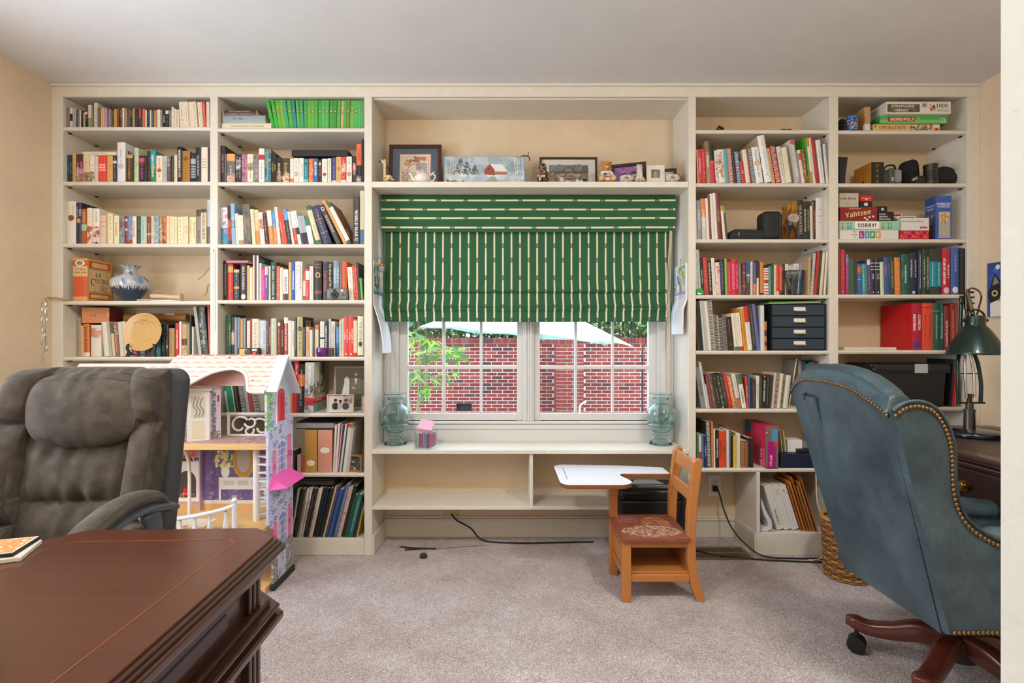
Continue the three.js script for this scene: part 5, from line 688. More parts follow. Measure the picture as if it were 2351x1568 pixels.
// ---------------------------------------------------------------- desk against the right wall, lamp and device on it
{
  const MD=phys('ffffff',{map:woodTex('1c0d08','4a2618'),roughness:0.35,clearcoat:0.35,clearcoatRoughness:0.25});
  const t=thing('side_desk','dark brown wooden desk with drawers against the right wall','desk',[2.28,0,-2.1]),ox=2.28,oz=-2.1,B=(x0,x1,y0,y1,z0,z1,b=0.004)=>bx(x0 - ox,x1 - ox,y0,y1,z0 - oz,z1 - oz,b);
  obj('desktop',B(1.9,2.685,0.738,0.76,-2.88,-1.2,0.006),MD,t);obj('edge_moulding',B(1.915,2.685,0.722,0.738,-2.87,-1.21,0.006),MD,t);obj('edge_moulding',B(1.905,2.685,0.708,0.722,-2.875,-1.205,0.006),MD,t);
  obj('leather_inset',B(1.97,2.62,0.76,0.7606,-2.8,-1.3,0.0002),M('3b2a20',0.4),t);
  obj('apron',B(1.945,2.66,0.52,0.71,-2.84,-1.24,0.003),MD,t);
  for (const [z0,z1] of [[-2.82,-2.33],[-2.3,-1.8],[-1.77,-1.27]]){const d=obj('drawer',B(1.925,1.948,0.545,0.692,z0,z1,0.004),MD,t);obj('drawer_field',B(1.918,1.928,0.56,0.677,z0+0.016,z1 - 0.016,0.003),M('2c1610',0.35),d);
    for (const q of [0.25,0.75]){const z=z0+(z1 - z0)*q - oz;obj('knob',[cyl(0.024,0.024,0.006,0,0,0,24).rotateZ(1.5708).translate(1.914 - ox,0.62,z),cyl(0.009,0.012,0.014,0,0,0,16).rotateZ(1.5708).translate(1.905 - ox,0.62,z),lathe([[0.001,0],[0.012,0.001],[0.018,0.006],[0.02,0.011],[0.016,0.014],[0.009,0.012],[0.001,0.014]],24).rotateZ(1.5708).translate(1.903 - ox,0.62,z)],MBrass,d);}}
  for (const [x,z] of [[1.97,-2.82],[1.97,-1.27],[2.63,-2.82],[2.63,-1.27]])obj('leg',rod([x - ox,0,z - oz],[x - ox,0.53,z - oz],0.022,0.035,16),MD,t);
 // lamp
  const ML=phys('1d332f',{roughness:0.3,metalness:0.55,clearcoat:0.4}),MS=M('6e6c66',0.3,1),MBz=M('5a4a38',0.35,1);
  const L=thing('desk_lamp','dark green metal desk lamp with bell shade on the side desk','desk lamp',[2.29,0.7608,-2.55]);
  obj('base',lathe([[0.001,0],[0.112,0],[0.115,0.006],[0.114,0.02],[0.106,0.028],[0.04,0.036],[0.001,0.038]],48),phys('1f2c36',{roughness:0.22,metalness:0.6,clearcoat:0.5}),L);
  obj('column',[cyl(0.022,0.024,0.09,-0.02,0.08,0,24),cyl(0.024,0.024,0.012,-0.02,0.128,0,24),cyl(0.016,0.016,0.03,-0.02,0.15,0,20)],MS,L);
  obj('cross_bar',[rod([-0.075,0.165,0],[0.055,0.165,0],0.005),cyl(0.011,0.011,0.05,-0.02,0.185,0)],MBz,L);
  for (const s of [-1,1])obj('lower_arm',tube([[-0.02+s*0.055,0.165,0],[-0.02+s*0.057,0.26,0],[-0.02+s*0.05,0.36,-0.01],[-0.02+s*0.03,0.44,-0.02],[-0.02+s*0.018,0.56,-0.03],[-0.02+s*0.014,0.7,-0.03]],0.0085,30,10),ML,L);
  for (const s of [-1,1])obj('spring',tube([[-0.02+s*0.02,0.19,0.005],[-0.02+s*0.022,0.3,0.0],[-0.02+s*0.014,0.4,-0.01]],0.006,30,8),MChrome,L);
  obj('spreader_rod',rod([-0.075,0.31,0],[0.035,0.31,0],0.003),MBz,L);
  obj('upper_joint',[cyl(0.012,0.012,0.1,-0.016,0.68,-0.02),rod([-0.05,0.715,-0.02],[0.015,0.715,-0.02],0.006),rod([-0.045,0.69,-0.02],[0.02,0.69,-0.02],0.005),rod([-0.045,0.66,-0.02],[0.02,0.66,-0.02],0.005)],MBz,L);
  obj('upper_arm',rod([-0.016,0.72,-0.02],[-0.03,0.6,0.03],0.009),MS,L);
  obj('cable_loop',tube([[-0.016,0.72,-0.02],[0.0,0.735,-0.01],[0.025,0.72,0.0],[0.03,0.69,0.01],[0.012,0.65,0.02],[-0.01,0.6,0.03]],0.004,30,8),MBz,L);
  const cx=-0.028,cz=0.04;
  obj('shade',lathe([[0.112,0.405],[0.115,0.408],[0.112,0.418],[0.1,0.45],[0.08,0.49],[0.058,0.525],[0.042,0.545],[0.04,0.55],[0.04,0.59],[0.034,0.595],[0.001,0.597]],48).translate(cx,0,cz),ML,L);
  obj('shade_lining',lathe([[0.001,0.59],[0.036,0.585],[0.036,0.548],[0.054,0.522],[0.076,0.487],[0.096,0.447],[0.108,0.415],[0.11,0.406]],48).translate(cx,0,cz),M('3a5560',0.35,0.5),L);
  obj('bulb',lathe([[0.001,0.4],[0.02,0.402],[0.034,0.415],[0.038,0.435],[0.03,0.46],[0.018,0.49],[0.014,0.53]],24).translate(cx,0.012,cz),M('e8e8e6',0.25),L);
  obj('yoke',new THREE.TorusGeometry(0.05,0.0045,8,28,Math.PI).translate(cx,0.575,cz),MBz,L);
  for (const s of [-1,1])obj('yoke_knob',rod([cx+s*0.036,0.572,cz],[cx+s*0.06,0.572,cz],0.0075),MBz,L);
  const pr=thing('printer','silver and black printer on the side desk by the wall','printer',[2.52,0.7608,-2.2]);
  obj('lower_body',bx(-0.19,0.18,0,0.06,-0.2,0.2,0.012),MBlack,pr);
  obj('front_band',bx(-0.2,0.18,0.045,0.085,-0.21,0.21,0.012),M('b8b6b2',0.35,0.3),pr);
  obj('lid',uvM(slab([[-0.195,0.085],[0.18,0.085],[0.18,0.155],[-0.09,0.15]],0.4,0.006).translate(0,0,-0.2)),M('7f8da0',0.3,0.2),pr);
  const rc=tag(obj('red_case',bx(2.165,2.255,0.7612,0.787,-2.84,-2.74,0.004),M('c01a22',0.4)),'small red case behind the lamp on the side desk','case');
}
// ---------------------------------------------------------------- wicker basket
{
  const t=thing('wicker_basket','tan woven wicker wastebasket behind the green leather chair','basket',[1.755,0,-2.69]);
  const MWk=[M('9a6a38',0.8),M('b88448',0.8),M('7f5228',0.8)];
  obj('lining',lathe([[0.001,0.004],[0.095,0.004],[0.112,0.3]],30),M('6a4522',0.9),t);
  for (let k=0;k <3;k++){const w=[];for (let r=k;r <24;r+=3){const y=0.008+r*0.0125,R=0.1+0.016*r/24,pts=[];for (let i=0;i <48;i++){const a=i/48*6.2832;pts.push(V(Math.cos(a)*(R+0.004*(((i >>1)+r)% 2?1:-0.6)),y,Math.sin(a)*(R+0.004*(((i >>1)+r)% 2?1:-0.6))));} w.push(new THREE.TubeGeometry(new THREE.CatmullRomCurve3(pts,true),96,0.0062,5,true));} obj('weave',w,MWk[k],t).userData.kind='stuff';}
  obj('rim',new THREE.TorusGeometry(0.116,0.011,10,40).rotateX(1.5708).translate(0,0.305,0),MWk[1],t);
}
// ---------------------------------------------------------------- shredder under the window seat
{
  const t=thing('paper_shredder','black paper shredder with silver top behind the school chair','shredder',[0.805,0,-3.08]);
  obj('bin',uvM(slab([[-0.165,0],[0.165,0],[0.178,0.31],[-0.178,0.31]],0.2,0.012).translate(0,0,-0.1)),M('101114',0.35),t);
  obj('head',uvM(new RoundedBoxGeometry(0.37,0.075,0.235,4,0.03).translate(0,0.34,0)),M('15161a',0.3),t);
  obj('control_panel',bx(-0.07,0.14,0.352,0.3795,0.02,0.09,0.006),M('7f8a92',0.3,0.3),t);
  obj('slot_cover',uvM(slab([[-0.1,0],[0.1,0],[0.06,0.045],[-0.06,0.045]],0.004,0.001).rotateX(-1.35).translate(0,0.379,0.01)),M('a9aaa6',0.4),t);
  for (let i=0;i <9;i++)obj('indicator',bx(-0.05+i*0.02,-0.044+i*0.02,0.379,0.3805,0.045,0.051,0.0005),M('dfe8ee',0.4),t);
}
// ================================================================ dollhouse
{
  const t=thing('dollhouse','tall pastel dollhouse with pink scalloped roof in front of the bookcase','dollhouse',[-1.7,0,-2.64]);
  const ox=-1.7,oz=-2.64,zf=-2.5,zbk=-2.77,xr=-1.18,xl=-2.19,B=(x0,x1,y0,y1,z0,z1,b=0)=>bx(x0 - ox,x1 - ox,y0,y1,z0 - oz,z1 - oz,b);
  const MEdge=M('e9e4da',0.5),MPly=mat('ffffff',{map:rep(woodTex('c08a4c','e2b878',256,256,60),4,4),roughness:0.5});
  const uvSet=(g,x0,x1,y0,y1,ax='x')=>{const p=g.attributes.position,uv=g.attributes.uv;for (let i=0;i <p.count;i++){const u=ax==='x'?p.getX(i):ax==='z'?-p.getZ(i):p.getX(i),v=p.getY(i);uv.setXY(i,(u - x0)/(x1 - x0),(v - y0)/(y1 - y0));} return g;};
  const panel=(x0,x1,y0,y1,z)=>new THREE.PlaneGeometry(x1 - x0,y1 - y0).translate((x0+x1)/2 - ox,(y0+y1)/2,z - oz);
 // ---- lavender brick side of the tower, printed with windows, shutters and vines
  const MSide=print(512,2048,(g,w,h)=>{
    g.fillStyle='#d3d6ee';g.fillRect(0,0,w,h);
    for (let i=0;i <240;i++){const x=(rnd(26)|0)*20,y=(rnd(90)|0)*22;g.fillStyle=['#7f80b4','#9498c8','#6c6ca6','#b4b8de'][rnd(4)|0];for (let k=0;k <3;k++){g.fillRect(x+(k % 2)*18,y+k*13,30,10);}}
    g.strokeStyle='rgba(150,150,200,.35)';for (let y=0;y <h;y+=13){g.beginPath();g.moveTo(0,y);g.lineTo(w,y);g.stroke();}
    g.fillStyle='#c3d7e8';g.beginPath();g.moveTo(w*0.5,0);g.lineTo(w,250);g.lineTo(w,400);g.lineTo(0,400);g.lineTo(0,250);g.fill();g.strokeStyle='rgba(130,165,190,.5)';for (let y=40;y <400;y+=18){g.beginPath();g.moveTo(0,y);g.lineTo(w,y);g.stroke();}
    const shutter=(x,y,ww,hh)=>{g.fillStyle='#e85a9c';g.fillRect(x,y,ww,hh);g.fillStyle='#f28cbc';g.fillRect(x+6,y+10,ww - 12,hh*0.38);g.fillRect(x+6,y+hh*0.55,ww - 12,hh*0.38);};
    const win=(x,y,ww,hh)=>{g.fillStyle='#eef2fa';g.beginPath();g.arc(x+ww/2,y+ww/2,ww/2+14,Math.PI,0);g.lineTo(x+ww+14,y+hh+16);g.lineTo(x - 14,y+hh+16);g.fill();g.fillStyle='#7f96d4';g.beginPath();g.arc(x+ww/2,y+ww/2,ww/2,Math.PI,0);g.lineTo(x+ww,y+hh);g.lineTo(x,y+hh);g.fill();g.fillStyle='#d9b6da';g.beginPath();g.moveTo(x,y+20);g.quadraticCurveTo(x+ww*0.6,y+hh*0.4,x,y+hh);g.fill();g.beginPath();g.moveTo(x+ww,y+20);g.quadraticCurveTo(x+ww*0.4,y+hh*0.4,x+ww,y+hh);g.fill();g.strokeStyle='#f4f6fc';g.lineWidth=6;for (let i=1;i <3;i++){g.beginPath();g.moveTo(x+ww*i/3,y);g.lineTo(x+ww*i/3,y+hh);g.stroke();} for (let i=1;i <5;i++){g.beginPath();g.moveTo(x,y+hh*i/5);g.lineTo(x+ww,y+hh*i/5);g.stroke();}};
    win(170,770,190,330);shutter(80,830,70,300);shutter(385,740,75,360);
    win(190,1420,180,330);shutter(100,1470,66,260);shutter(400,1390,70,330);
    for (let i=0;i <900;i++){g.fillStyle=['#6f9a4a','#8ab45a','#c2536a','#9a6a8a','#5a7a4a','#8f7a5a'][rnd(6)|0];g.globalAlpha=0.75;const a=rnd()<0.6;g.beginPath();g.ellipse(a?90+rnd(-60,90):420+rnd(-70,80),a?1720+rnd(0,300):1690+rnd(0,340),rnd(4,13),rnd(3,10),rnd(3),0,7);g.fill();}
    for (let i=0;i <170;i++){g.fillStyle=['#7fb85c','#b8d86a','#5f9a78','#a8d8a0'][rnd(4)|0];g.globalAlpha=0.9;g.beginPath();g.ellipse(70+rnd(-34,40)+30*Math.sin(i),260+i*2.3,rnd(5,15),rnd(4,12),rnd(3),0,7);g.fill();} g.globalAlpha=1;
    g.fillStyle='#d8d0c4';g.fillRect(0,h - 50,w,50);
 });
  const sidePts=(z0,z1,y0,y1,peak)=>peak?[[z0,y0],[z1,y0],[z1,y1],[(z0+z1)/2,peak],[z0,y1]]:[[z0,y0],[z1,y0],[z1,y1],[z0,y1]];
  const sideG=(pts,x,th)=>{const g=slab(pts.map(([z,y])=>[z - oz,y]),th);g.rotateY(-Math.PI/2);g.translate(x - ox,0,0);return g;};
 // z grows to the viewer: u runs from the front edge (left in view) to the back
  const lower=sideG([[zbk,0],[-2.545,0],[-2.545,0.3],[-2.49,0.335],[-2.49,0.79],[zbk,0.835]],xr,0.012),upper=sideG([[zbk+0.0,0.8],[-2.5,0.78],[-2.5,0.985],[-2.632,1.157],[zbk - 0.0,0.985]],xr - 0.013,0.01);
  obj('tower_side',uvSet(lower,-(-2.49 - oz),-(zbk - oz),0,1.157,'z'),MSide,t);obj('tower_side',uvSet(upper,-(-2.49 - oz),-(zbk - oz),0,1.157,'z'),MSide,t);
 // gable boards over the tower, red shutter door, pink awning
  const gable=sideG([[-2.5,0.985],[-2.632,1.16],[-2.79,0.955],[-2.779,0.95],[-2.632,1.142],[-2.508,0.978]],xr+0.035,0.05);obj('gable_board',gable,M('dfe0ec',0.5),t);
  const doorS=new THREE.Shape();doorS.moveTo(-0.036,0);doorS.lineTo(0.036,0);doorS.lineTo(0.036,0.13);doorS.absarc(0,0.13,0.036,0,Math.PI);const fr=new THREE.Shape();fr.moveTo(-0.047,-0.006);fr.lineTo(0.047,-0.006);fr.lineTo(0.047,0.13);fr.absarc(0,0.13,0.047,0,Math.PI);
  const onSide=(s,th,z,y,x)=>new THREE.ExtrudeGeometry(s,{depth:th,bevelEnabled:false,curveSegments:14}).rotateY(Math.PI/2).translate(x - ox,y,z - oz);
  obj('shutter_frame',onSide(fr,0.004,-2.645,0.82,xr - 0.013),M('eef0f2',0.5),t);
  const sd=obj('red_shutter',onSide(doorS,0.004,-2.645,0.823,xr - 0.008),M('e04a58',0.5),t);
  for (const q of [-0.012,0.0,0.012])obj('shutter_slat',bx(xr - 0.005 - ox,xr - 0.002 - ox,0.83,0.965,-2.645+q - 0.0006 - oz,-2.645+q+0.0006 - oz),M('c23848',0.5),sd);
  const aw=new THREE.BufferGeometry();{const P=[[xr,0.565,-2.52],[xr,0.565,-2.72],[xr+0.085,0.515,-2.735],[xr+0.085,0.515,-2.505],[xr,0.505,-2.49],[xr,0.505,-2.75]].map(([x,y,z])=>[x - ox,y,z - oz]);const f=[[0,3,2],[0,2,1],[0,4,3],[1,2,5],[3,4,5],[3,5,2]];aw.setAttribute('position',new THREE.Float32BufferAttribute(f.flat().flatMap((i)=>P[i]),3));aw.computeVertexNormals();}
  obj('pink_awning',uvM(aw,30),mat('ffffff',{map:tex(canvas(64,64,(g)=>{g.fillStyle='#ef5fb4';g.fillRect(0,0,64,64);g.fillStyle='rgba(210,60,140,.5)';for (let i=0;i <8;i++)g.fillRect(0,i*8,64,1);})),roughness:0.6,side:THREE.DoubleSide}),t);
  obj('base_board',B(xr - 0.01,xr+0.012,0,0.03,zbk,-2.53,0.003),M('2a2a2a',0.6),t);
 // ---- floors, back walls
  obj('ground_floor',B(xl,xr - 0.02,0.305,0.325,zbk,-2.45,0.003),MPly,t);
  obj('upper_floor',B(xl,xr - 0.02,0.695,0.722,zbk,-2.53,0.003),MPly,t);
  obj('lower_box',B(xl,xr - 0.02,0,0.03,zbk,-2.5,0.003),MPly,t);obj('left_side',B(xl,xl+0.012,0,0.98,zbk,-2.53,0.002),MEdge,t);
  const MFloral=print(1024,512,(g,w,h)=>{
    g.fillStyle='#6a5586';g.fillRect(0,0,w,h);for (let i=0;i <520;i++){g.fillStyle=['#b04a68','#8a6aa8','#d8b8b0','#4f4a80','#6a8a6a','#c88a98'][rnd(6)|0];g.globalAlpha=0.7;g.beginPath();g.ellipse(rnd(w),rnd(h*0.86),rnd(4,16),rnd(4,16),0,0,7);g.fill();} g.globalAlpha=1;
    g.fillStyle='#b99bb4';g.fillRect(0,0,300,h);g.fillStyle='#9c7fa2';for (let x=0;x <300;x+=14)g.fillRect(x,0,5,h*0.86);
   // painting, clock, mantel and hearth
    g.fillStyle='#c98a4a';g.fillRect(90,10,150,110);g.fillStyle='#c8505c';g.fillRect(102,20,126,90);g.strokeStyle='#d8b050';g.lineWidth=5;for (let i=0;i <9;i++){g.beginPath();g.moveTo(115+i*12,100);g.quadraticCurveTo(120+i*12,50,130+i*8,40);g.stroke();}
    g.fillStyle='#5a3018';g.beginPath();g.moveTo(110,150);g.quadraticCurveTo(160,60,215,150);g.fill();g.fillStyle='#f0ece0';g.beginPath();g.arc(162,118,17,0,7);g.fill();g.fillStyle='#1c1a18';g.fillRect(225,125,40,10);g.fillRect(230,130,6,20);g.fillRect(255,130,6,20);
    g.fillStyle='#e9e2da';g.fillRect(30,150,260,300);g.fillStyle='#d6ccc4';g.fillRect(30,150,260,10);g.fillStyle='#4a3c38';g.beginPath();g.arc(160,300,78,Math.PI,0);g.lineTo(238,420);g.lineTo(82,420);g.fill();g.fillStyle='#d8202a';g.beginPath();g.moveTo(120,410);g.lineTo(135,340);g.lineTo(155,360);g.lineTo(165,320);g.lineTo(190,400);g.fill();g.strokeStyle='#d8b060';g.lineWidth=4;g.strokeRect(110,395,110,30);g.beginPath();g.moveTo(130,380);g.lineTo(130,425);g.moveTo(195,380);g.lineTo(195,425);g.stroke();
   // console table, mirror, vases
    g.fillStyle='#c08a2c';g.beginPath();g.ellipse(640,150,92,128,0,0,7);g.fill();g.strokeStyle='#e0b050';g.lineWidth=8;g.setLineDash([10,12]);g.beginPath();g.ellipse(640,150,82,116,0,0,7);g.stroke();g.setLineDash([]);g.fillStyle='#b9aaa4';g.beginPath();g.ellipse(640,140,58,92,0,0,7);g.fill();
    g.fillStyle='#e8e0d6';g.fillRect(430,270,400,90);g.fillRect(430,270,18,200);g.fillRect(812,270,18,200);g.fillStyle='#cfc4b8';for (let i=0;i <3;i++)g.fillRect(470+i*120,295,90,34);
    g.fillStyle='#f0e8dc';g.beginPath();g.ellipse(485,225,36,48,0,0,7);g.fill();for (let i=0;i <90;i++){g.fillStyle=['#e8d890','#f0ead0','#6a8a5a','#d8c060'][rnd(4)|0];g.beginPath();g.ellipse(475+rnd(-70,70),140+rnd(-60,50),rnd(6,14),rnd(6,14),0,0,7);g.fill();} g.fillStyle='#d02030';g.beginPath();g.ellipse(765,215,20,50,0,0,7);g.fill();
    g.fillStyle='#e6dccc';g.fillRect(850,120,40,60);g.fillRect(850,210,40,60);g.fillStyle='#ddd2c6';g.fillRect(300,h*0.86,w,h*0.05);g.fillStyle='#d9a868';g.fillRect(0,h*0.91,w,h*0.09);
 });
  obj('parlour_wall',panel(-1.85,xr - 0.02,0.325,0.695,zbk+0.006),MFloral,t);
  obj('parlour_wall_board',B(xl,xr - 0.02,0.03,0.695,zbk,zbk+0.004),MEdge,t);
 // arch partition between the two parlours
  const arch=slab([[-2.765,0.325],[-2.745,0.325],[-2.745,0.66],[-2.7,0.69],[-2.55,0.695],[-2.765,0.695]].map(([z,y])=>[z - oz,y]),0.008);arch.rotateY(-Math.PI/2).translate(-1.665 - ox,0,0);obj('arch_partition',arch,M('b39ab8',0.6),t);
  const ae=tube([[-1.67,0.325,-2.66],[-1.67,0.56,-2.66],[-1.675,0.64,-2.65],[-1.69,0.69,-2.63]].map(([x,y,z])=>[x - ox,y,z - oz]),0.008,24,8);obj('arch_trim',ae,MEdge,t);
 // parlour chair outline piece and carpet strip
  obj('rug_strip',B(-1.85,-1.5,0.325,0.327,-2.62,-2.5),print(256,64,(g,w,h)=>{g.fillStyle='#e8dcc0';g.fillRect(0,0,w,h);for (let i=0;i <60;i++){g.fillStyle=['#c86a60','#8a9a6a','#d8a898'][rnd(3)|0];g.beginPath();g.ellipse(rnd(w),rnd(h),rnd(3,9),rnd(2,6),0,0,7);g.fill();}}),t);
 // spiral staircase
  const st=obj('stair_post',cyl(0.017,0.017,0.37,-1.292 - ox,0.51,-2.6 - oz,20),MEdge,t);
  for (let i=0;i <8;i++){const a=-0.6+i*0.16,s=new THREE.Shape();s.moveTo(0.01,-0.01);s.lineTo(0.085,-0.03);s.lineTo(0.085,0.03);s.lineTo(0.01,0.01);obj('stair_tread',new THREE.ExtrudeGeometry(s,{depth:0.006,bevelEnabled:false}).rotateX(-Math.PI/2).rotateY(-a*0.9+0.2).translate(-1.292 - ox,0.35+i*0.043,-2.6 - oz),MEdge,st);}
 // balustrade in front of the parlour
  const rail=[[-1.835,0.365],[-1.74,0.376],[-1.64,0.392],[-1.54,0.415],[-1.47,0.438]].map(([x,y])=>[x+0.163 - ox,y+0.02,-2.42 - oz]);
  const bal=obj('balustrade_rail',loft(rail,[[0.012,0.009],[0.012,0.009]],24,10,V(0,1,0),4),M('f0eef0',0.4),t);
  [-1.79,-1.725,-1.655,-1.585,-1.512].forEach((x,i)=>obj('baluster',lathe([[0.006,0],[0.006,0.01],[0.011,0.03],[0.012,0.045],[0.006,0.07],[0.005,0.09],[0.008,0.105]],14).scale(1,0.5+i*0.13,1).translate(x+0.163 - ox,0.322,-2.42 - oz),M('f0eef0',0.4),bal));
  obj('newel_post',[cyl(0.011,0.011,0.15,-1.307 - ox,0.395,-2.42 - oz,18),ball(0.0135,-1.307 - ox,0.481,-2.42 - oz)],M('f0eef0',0.4),bal);obj('base_rail',B(-1.68,-1.29,0.306,0.322,-2.432,-2.408,0.002),M('f0eef0',0.4),bal);
  obj('terrace_floor',B(-1.86,xr - 0.02,0.285,0.305,-2.45,-2.4,0.002),MPly,t);
 // ---- upper storey: balcony wall with door, railing, roof
  const MDoorWall=print(512,512,(g,w,h)=>{
    g.fillStyle='#cdb9c0';g.fillRect(0,0,w,h);g.strokeStyle='rgba(150,125,140,.5)';for (let y=0;y <h;y+=22){g.beginPath();g.moveTo(0,y);g.lineTo(w,y);g.stroke();}
    g.fillStyle='#8a86a8';for (let x=120;x <420;x+=18)g.fillRect(x,20,12,44);
    for (let i=0;i <420;i++){g.fillStyle=['#5f6a74','#6f8a6a','#7a6a9a','#4f5a5a'][rnd(4)|0];g.globalAlpha=0.8;const L=rnd()<0.5;g.beginPath();g.ellipse((L?140:430)+rnd(-22,22),rnd(60,480),rnd(5,13),rnd(4,11),rnd(3),0,7);g.fill();} for (let i=0;i <120;i++){g.fillStyle=['#7a5a48','#8a6a7a','#5a7a4a'][rnd(3)|0];g.beginPath();g.ellipse((rnd()<0.5?110:450)+rnd(-50,50),rnd(430,512),rnd(5,12),rnd(4,10),0,0,7);g.fill();} g.globalAlpha=1;
    g.fillStyle='#8a3a28';g.fillRect(52,110,26,60);g.fillRect(470,90,24,60);g.strokeStyle='#c86a4a';g.lineWidth=4;g.strokeRect(54,170,22,46);g.strokeRect(472,150,20,46);
 });
  const dw=new THREE.PlaneGeometry(0.2,0.28).rotateY(0.5).translate(-1.605 - ox,0.86,-2.63 - oz),dwall=obj('balcony_wall',dw,MDoorWall,t);
  const pd=(x0,x1,y0,y1,d,m,n,par)=>obj(n,bx(x0,x1,y0,y1,0,d).rotateY(0.5).translate(-1.605 - ox,0.86,-2.63 - oz),m,par);
  const door=pd(-0.05,0.05,-0.14,0.115,0.008,MEdge,'white_door',t);pd(-0.03,0.03,-0.02,0.09,0.0095,M('d8d2bc',0.25),'door_glass',door);pd(-0.026,0.026,-0.125,-0.035,0.0095,M('e2d4b8',0.5),'door_panel',door);pd(-0.06,0.06,0.115,0.13,0.014,MEdge,'door_head',door);
  for (const q of [-0.015,0,0.015])obj('glass_scroll',tube([[q,-0.015,0.011],[q+0.008,0.015,0.011],[q - 0.008,0.045,0.011],[q+0.004,0.085,0.011]],0.0016,16,5).rotateY(0.5).translate(-1.605 - ox,0.86,-2.63 - oz),M('8a8478',0.4,0.6),door);
  obj('room_post',B(-1.69,-1.678,0.722,0.985,-2.54,-2.53),MEdge,t);
  obj('bedroom_wall',panel(xl+0.012,-1.7,0.722,0.99,zbk+0.006),print(256,256,(g,w,h)=>{g.fillStyle='#b9c49a';g.fillRect(0,0,w,h);g.fillStyle='#e0a898';for (let i=0;i <3;i++)g.fillRect(130+i*22,20,16,190);g.fillStyle='#e8e0d0';g.fillRect(200,70,40,60);g.fillStyle='#6a4028';g.fillRect(205,150,34,8);g.fillRect(208,158,6,60);g.fillRect(230,158,6,60);g.fillStyle='#e2c080';g.fillRect(0,218,w,38);}),t);
  obj('balcony_rug',B(-1.66,-1.22,0.722,0.7235,-2.76,-2.56),print(256,128,(g,w,h)=>{g.fillStyle='#b9948c';g.fillRect(0,0,w,h);for (let i=0;i <120;i++){g.strokeStyle=['#8a6a68','#d8b8a8','#a87a74'][rnd(3)|0];g.lineWidth=2;g.beginPath();g.arc(rnd(w),rnd(h),rnd(4,14),0,4);g.stroke();}}),t);
 // railing with scrolls at the back of the balcony
  const zr=-2.755 - oz,MR=M('e3dcd6',0.45),rl=obj('balcony_railing',[bx(-1.52 - ox,-1.21 - ox,0.838,0.85,zr - 0.005,zr+0.005,0.002),bx(-1.52 - ox,-1.21 - ox,0.724,0.734,zr - 0.005,zr+0.005,0.002),bx(-1.525 - ox,-1.512 - ox,0.724,0.85,zr - 0.005,zr+0.005,0.002)],MR,t);
  const scroll=(cx,cy,r,a0,dir)=>{const p=[];for (let i=0;i <=22;i++){const a=a0+dir*i/22*5.2,q=r*(1 - 0.62*i/22);p.push([cx+Math.cos(a)*q - ox,cy+Math.sin(a)*q,zr]);} return tube(p,0.0058,40,7);};
  [[-1.46,0.78,0.052,0.6,1],[-1.4,0.8,0.035,3.4,1],[-1.345,0.77,0.05,2.2,-1],[-1.29,0.795,0.044,0.2,1],[-1.24,0.77,0.04,2.6,-1],[-1.41,0.752,0.028,0.4,-1],[-1.3,0.75,0.026,3.5,1]].forEach((q)=>obj('scroll',scroll(...q),MR,rl));
 // roof with wavy front edge
  const MRoof=print(1024,512,(g,w,h)=>{g.fillStyle='#f3cdc2';g.fillRect(0,0,w,h);for (let r=0;r <9;r++)for (let c=-1;c <18;c++){const x=c*60+(r % 2)*30,y=r*58;g.fillStyle='#ea968c';g.beginPath();g.moveTo(x,y+58);g.quadraticCurveTo(x+10,y+44,x+30,y+38);g.quadraticCurveTo(x+50,y+44,x+60,y+58);g.quadraticCurveTo(x+30,y+48,x,y+58);g.fill();g.fillStyle='#f2d0c2';g.fillRect(x+12,y+60,36,8);} g.fillStyle='#e88a80';for (let x=0;x <w;x+=62){g.fillRect(x,0,56,20);} g.fillStyle='#6a4a3a';for (const [x,y] of [[300,60],[760,40],[560,300],[930,330],[160,380]]){g.beginPath();g.arc(x,y,7,0,7);g.fill();}});
 // roof drawn flat: x along the house, s down the slope (0 ridge)
  const rs=new THREE.Shape();rs.moveTo(-1.725,0.0);rs.lineTo(-1.195,0);rs.lineTo(-1.2,0.235);rs.lineTo(-1.275,0.235);rs.bezierCurveTo(-1.3,0.23,-1.3,0.11,-1.41,0.095);rs.bezierCurveTo(-1.55,0.08,-1.57,0.235,-1.68,0.24);rs.lineTo(-2.2,0.24);rs.lineTo(-2.2,0.06);rs.lineTo(-1.745,0.06);
  const lay=(g)=>{const p=g.attributes.position;for (let i=0;i <p.count;i++){const s=p.getY(i),n=p.getZ(i),k=Math.min(1,s/0.24),a=0.84;p.setXYZ(i,p.getX(i)- ox,1.157 - s*Math.sin(a)+n*Math.cos(a),-2.66+s*Math.cos(a)+n*Math.sin(a)- oz);} g.computeVertexNormals();return g;};
  const rg=new THREE.ExtrudeGeometry(rs,{depth:0.008,bevelEnabled:false,curveSegments:16});{const p=rg.attributes.position,uv=rg.attributes.uv;for (let i=0;i <p.count;i++)uv.setXY(i,(p.getX(i)+2.2)/1.01,1 - p.getY(i)/0.26);} obj('roof_slope',lay(rg),MRoof,t);
  const edge=[[-2.2,0.243],[-1.9,0.243],[-1.7,0.243],[-1.63,0.225],[-1.57,0.17],[-1.5,0.115],[-1.41,0.092],[-1.34,0.12],[-1.305,0.18],[-1.285,0.228],[-1.25,0.238],[-1.2,0.238]];const a=0.84;obj('roof_trim',tube(edge.map(([x,s])=>[x - ox,1.157 - s*Math.sin(a)+0.004,-2.66+s*Math.cos(a)+0.004 - oz]),0.0085,90,8),MEdge,t);
  obj('rear_roof',B(-1.725,xr - 0.012,1.0,1.155,-2.672,-2.664),M('d8a8a0',0.6),t);obj('rear_roof',B(-2.2,-1.72,1.0,1.115,-2.65,-2.642),M('d8a8a0',0.6),t);
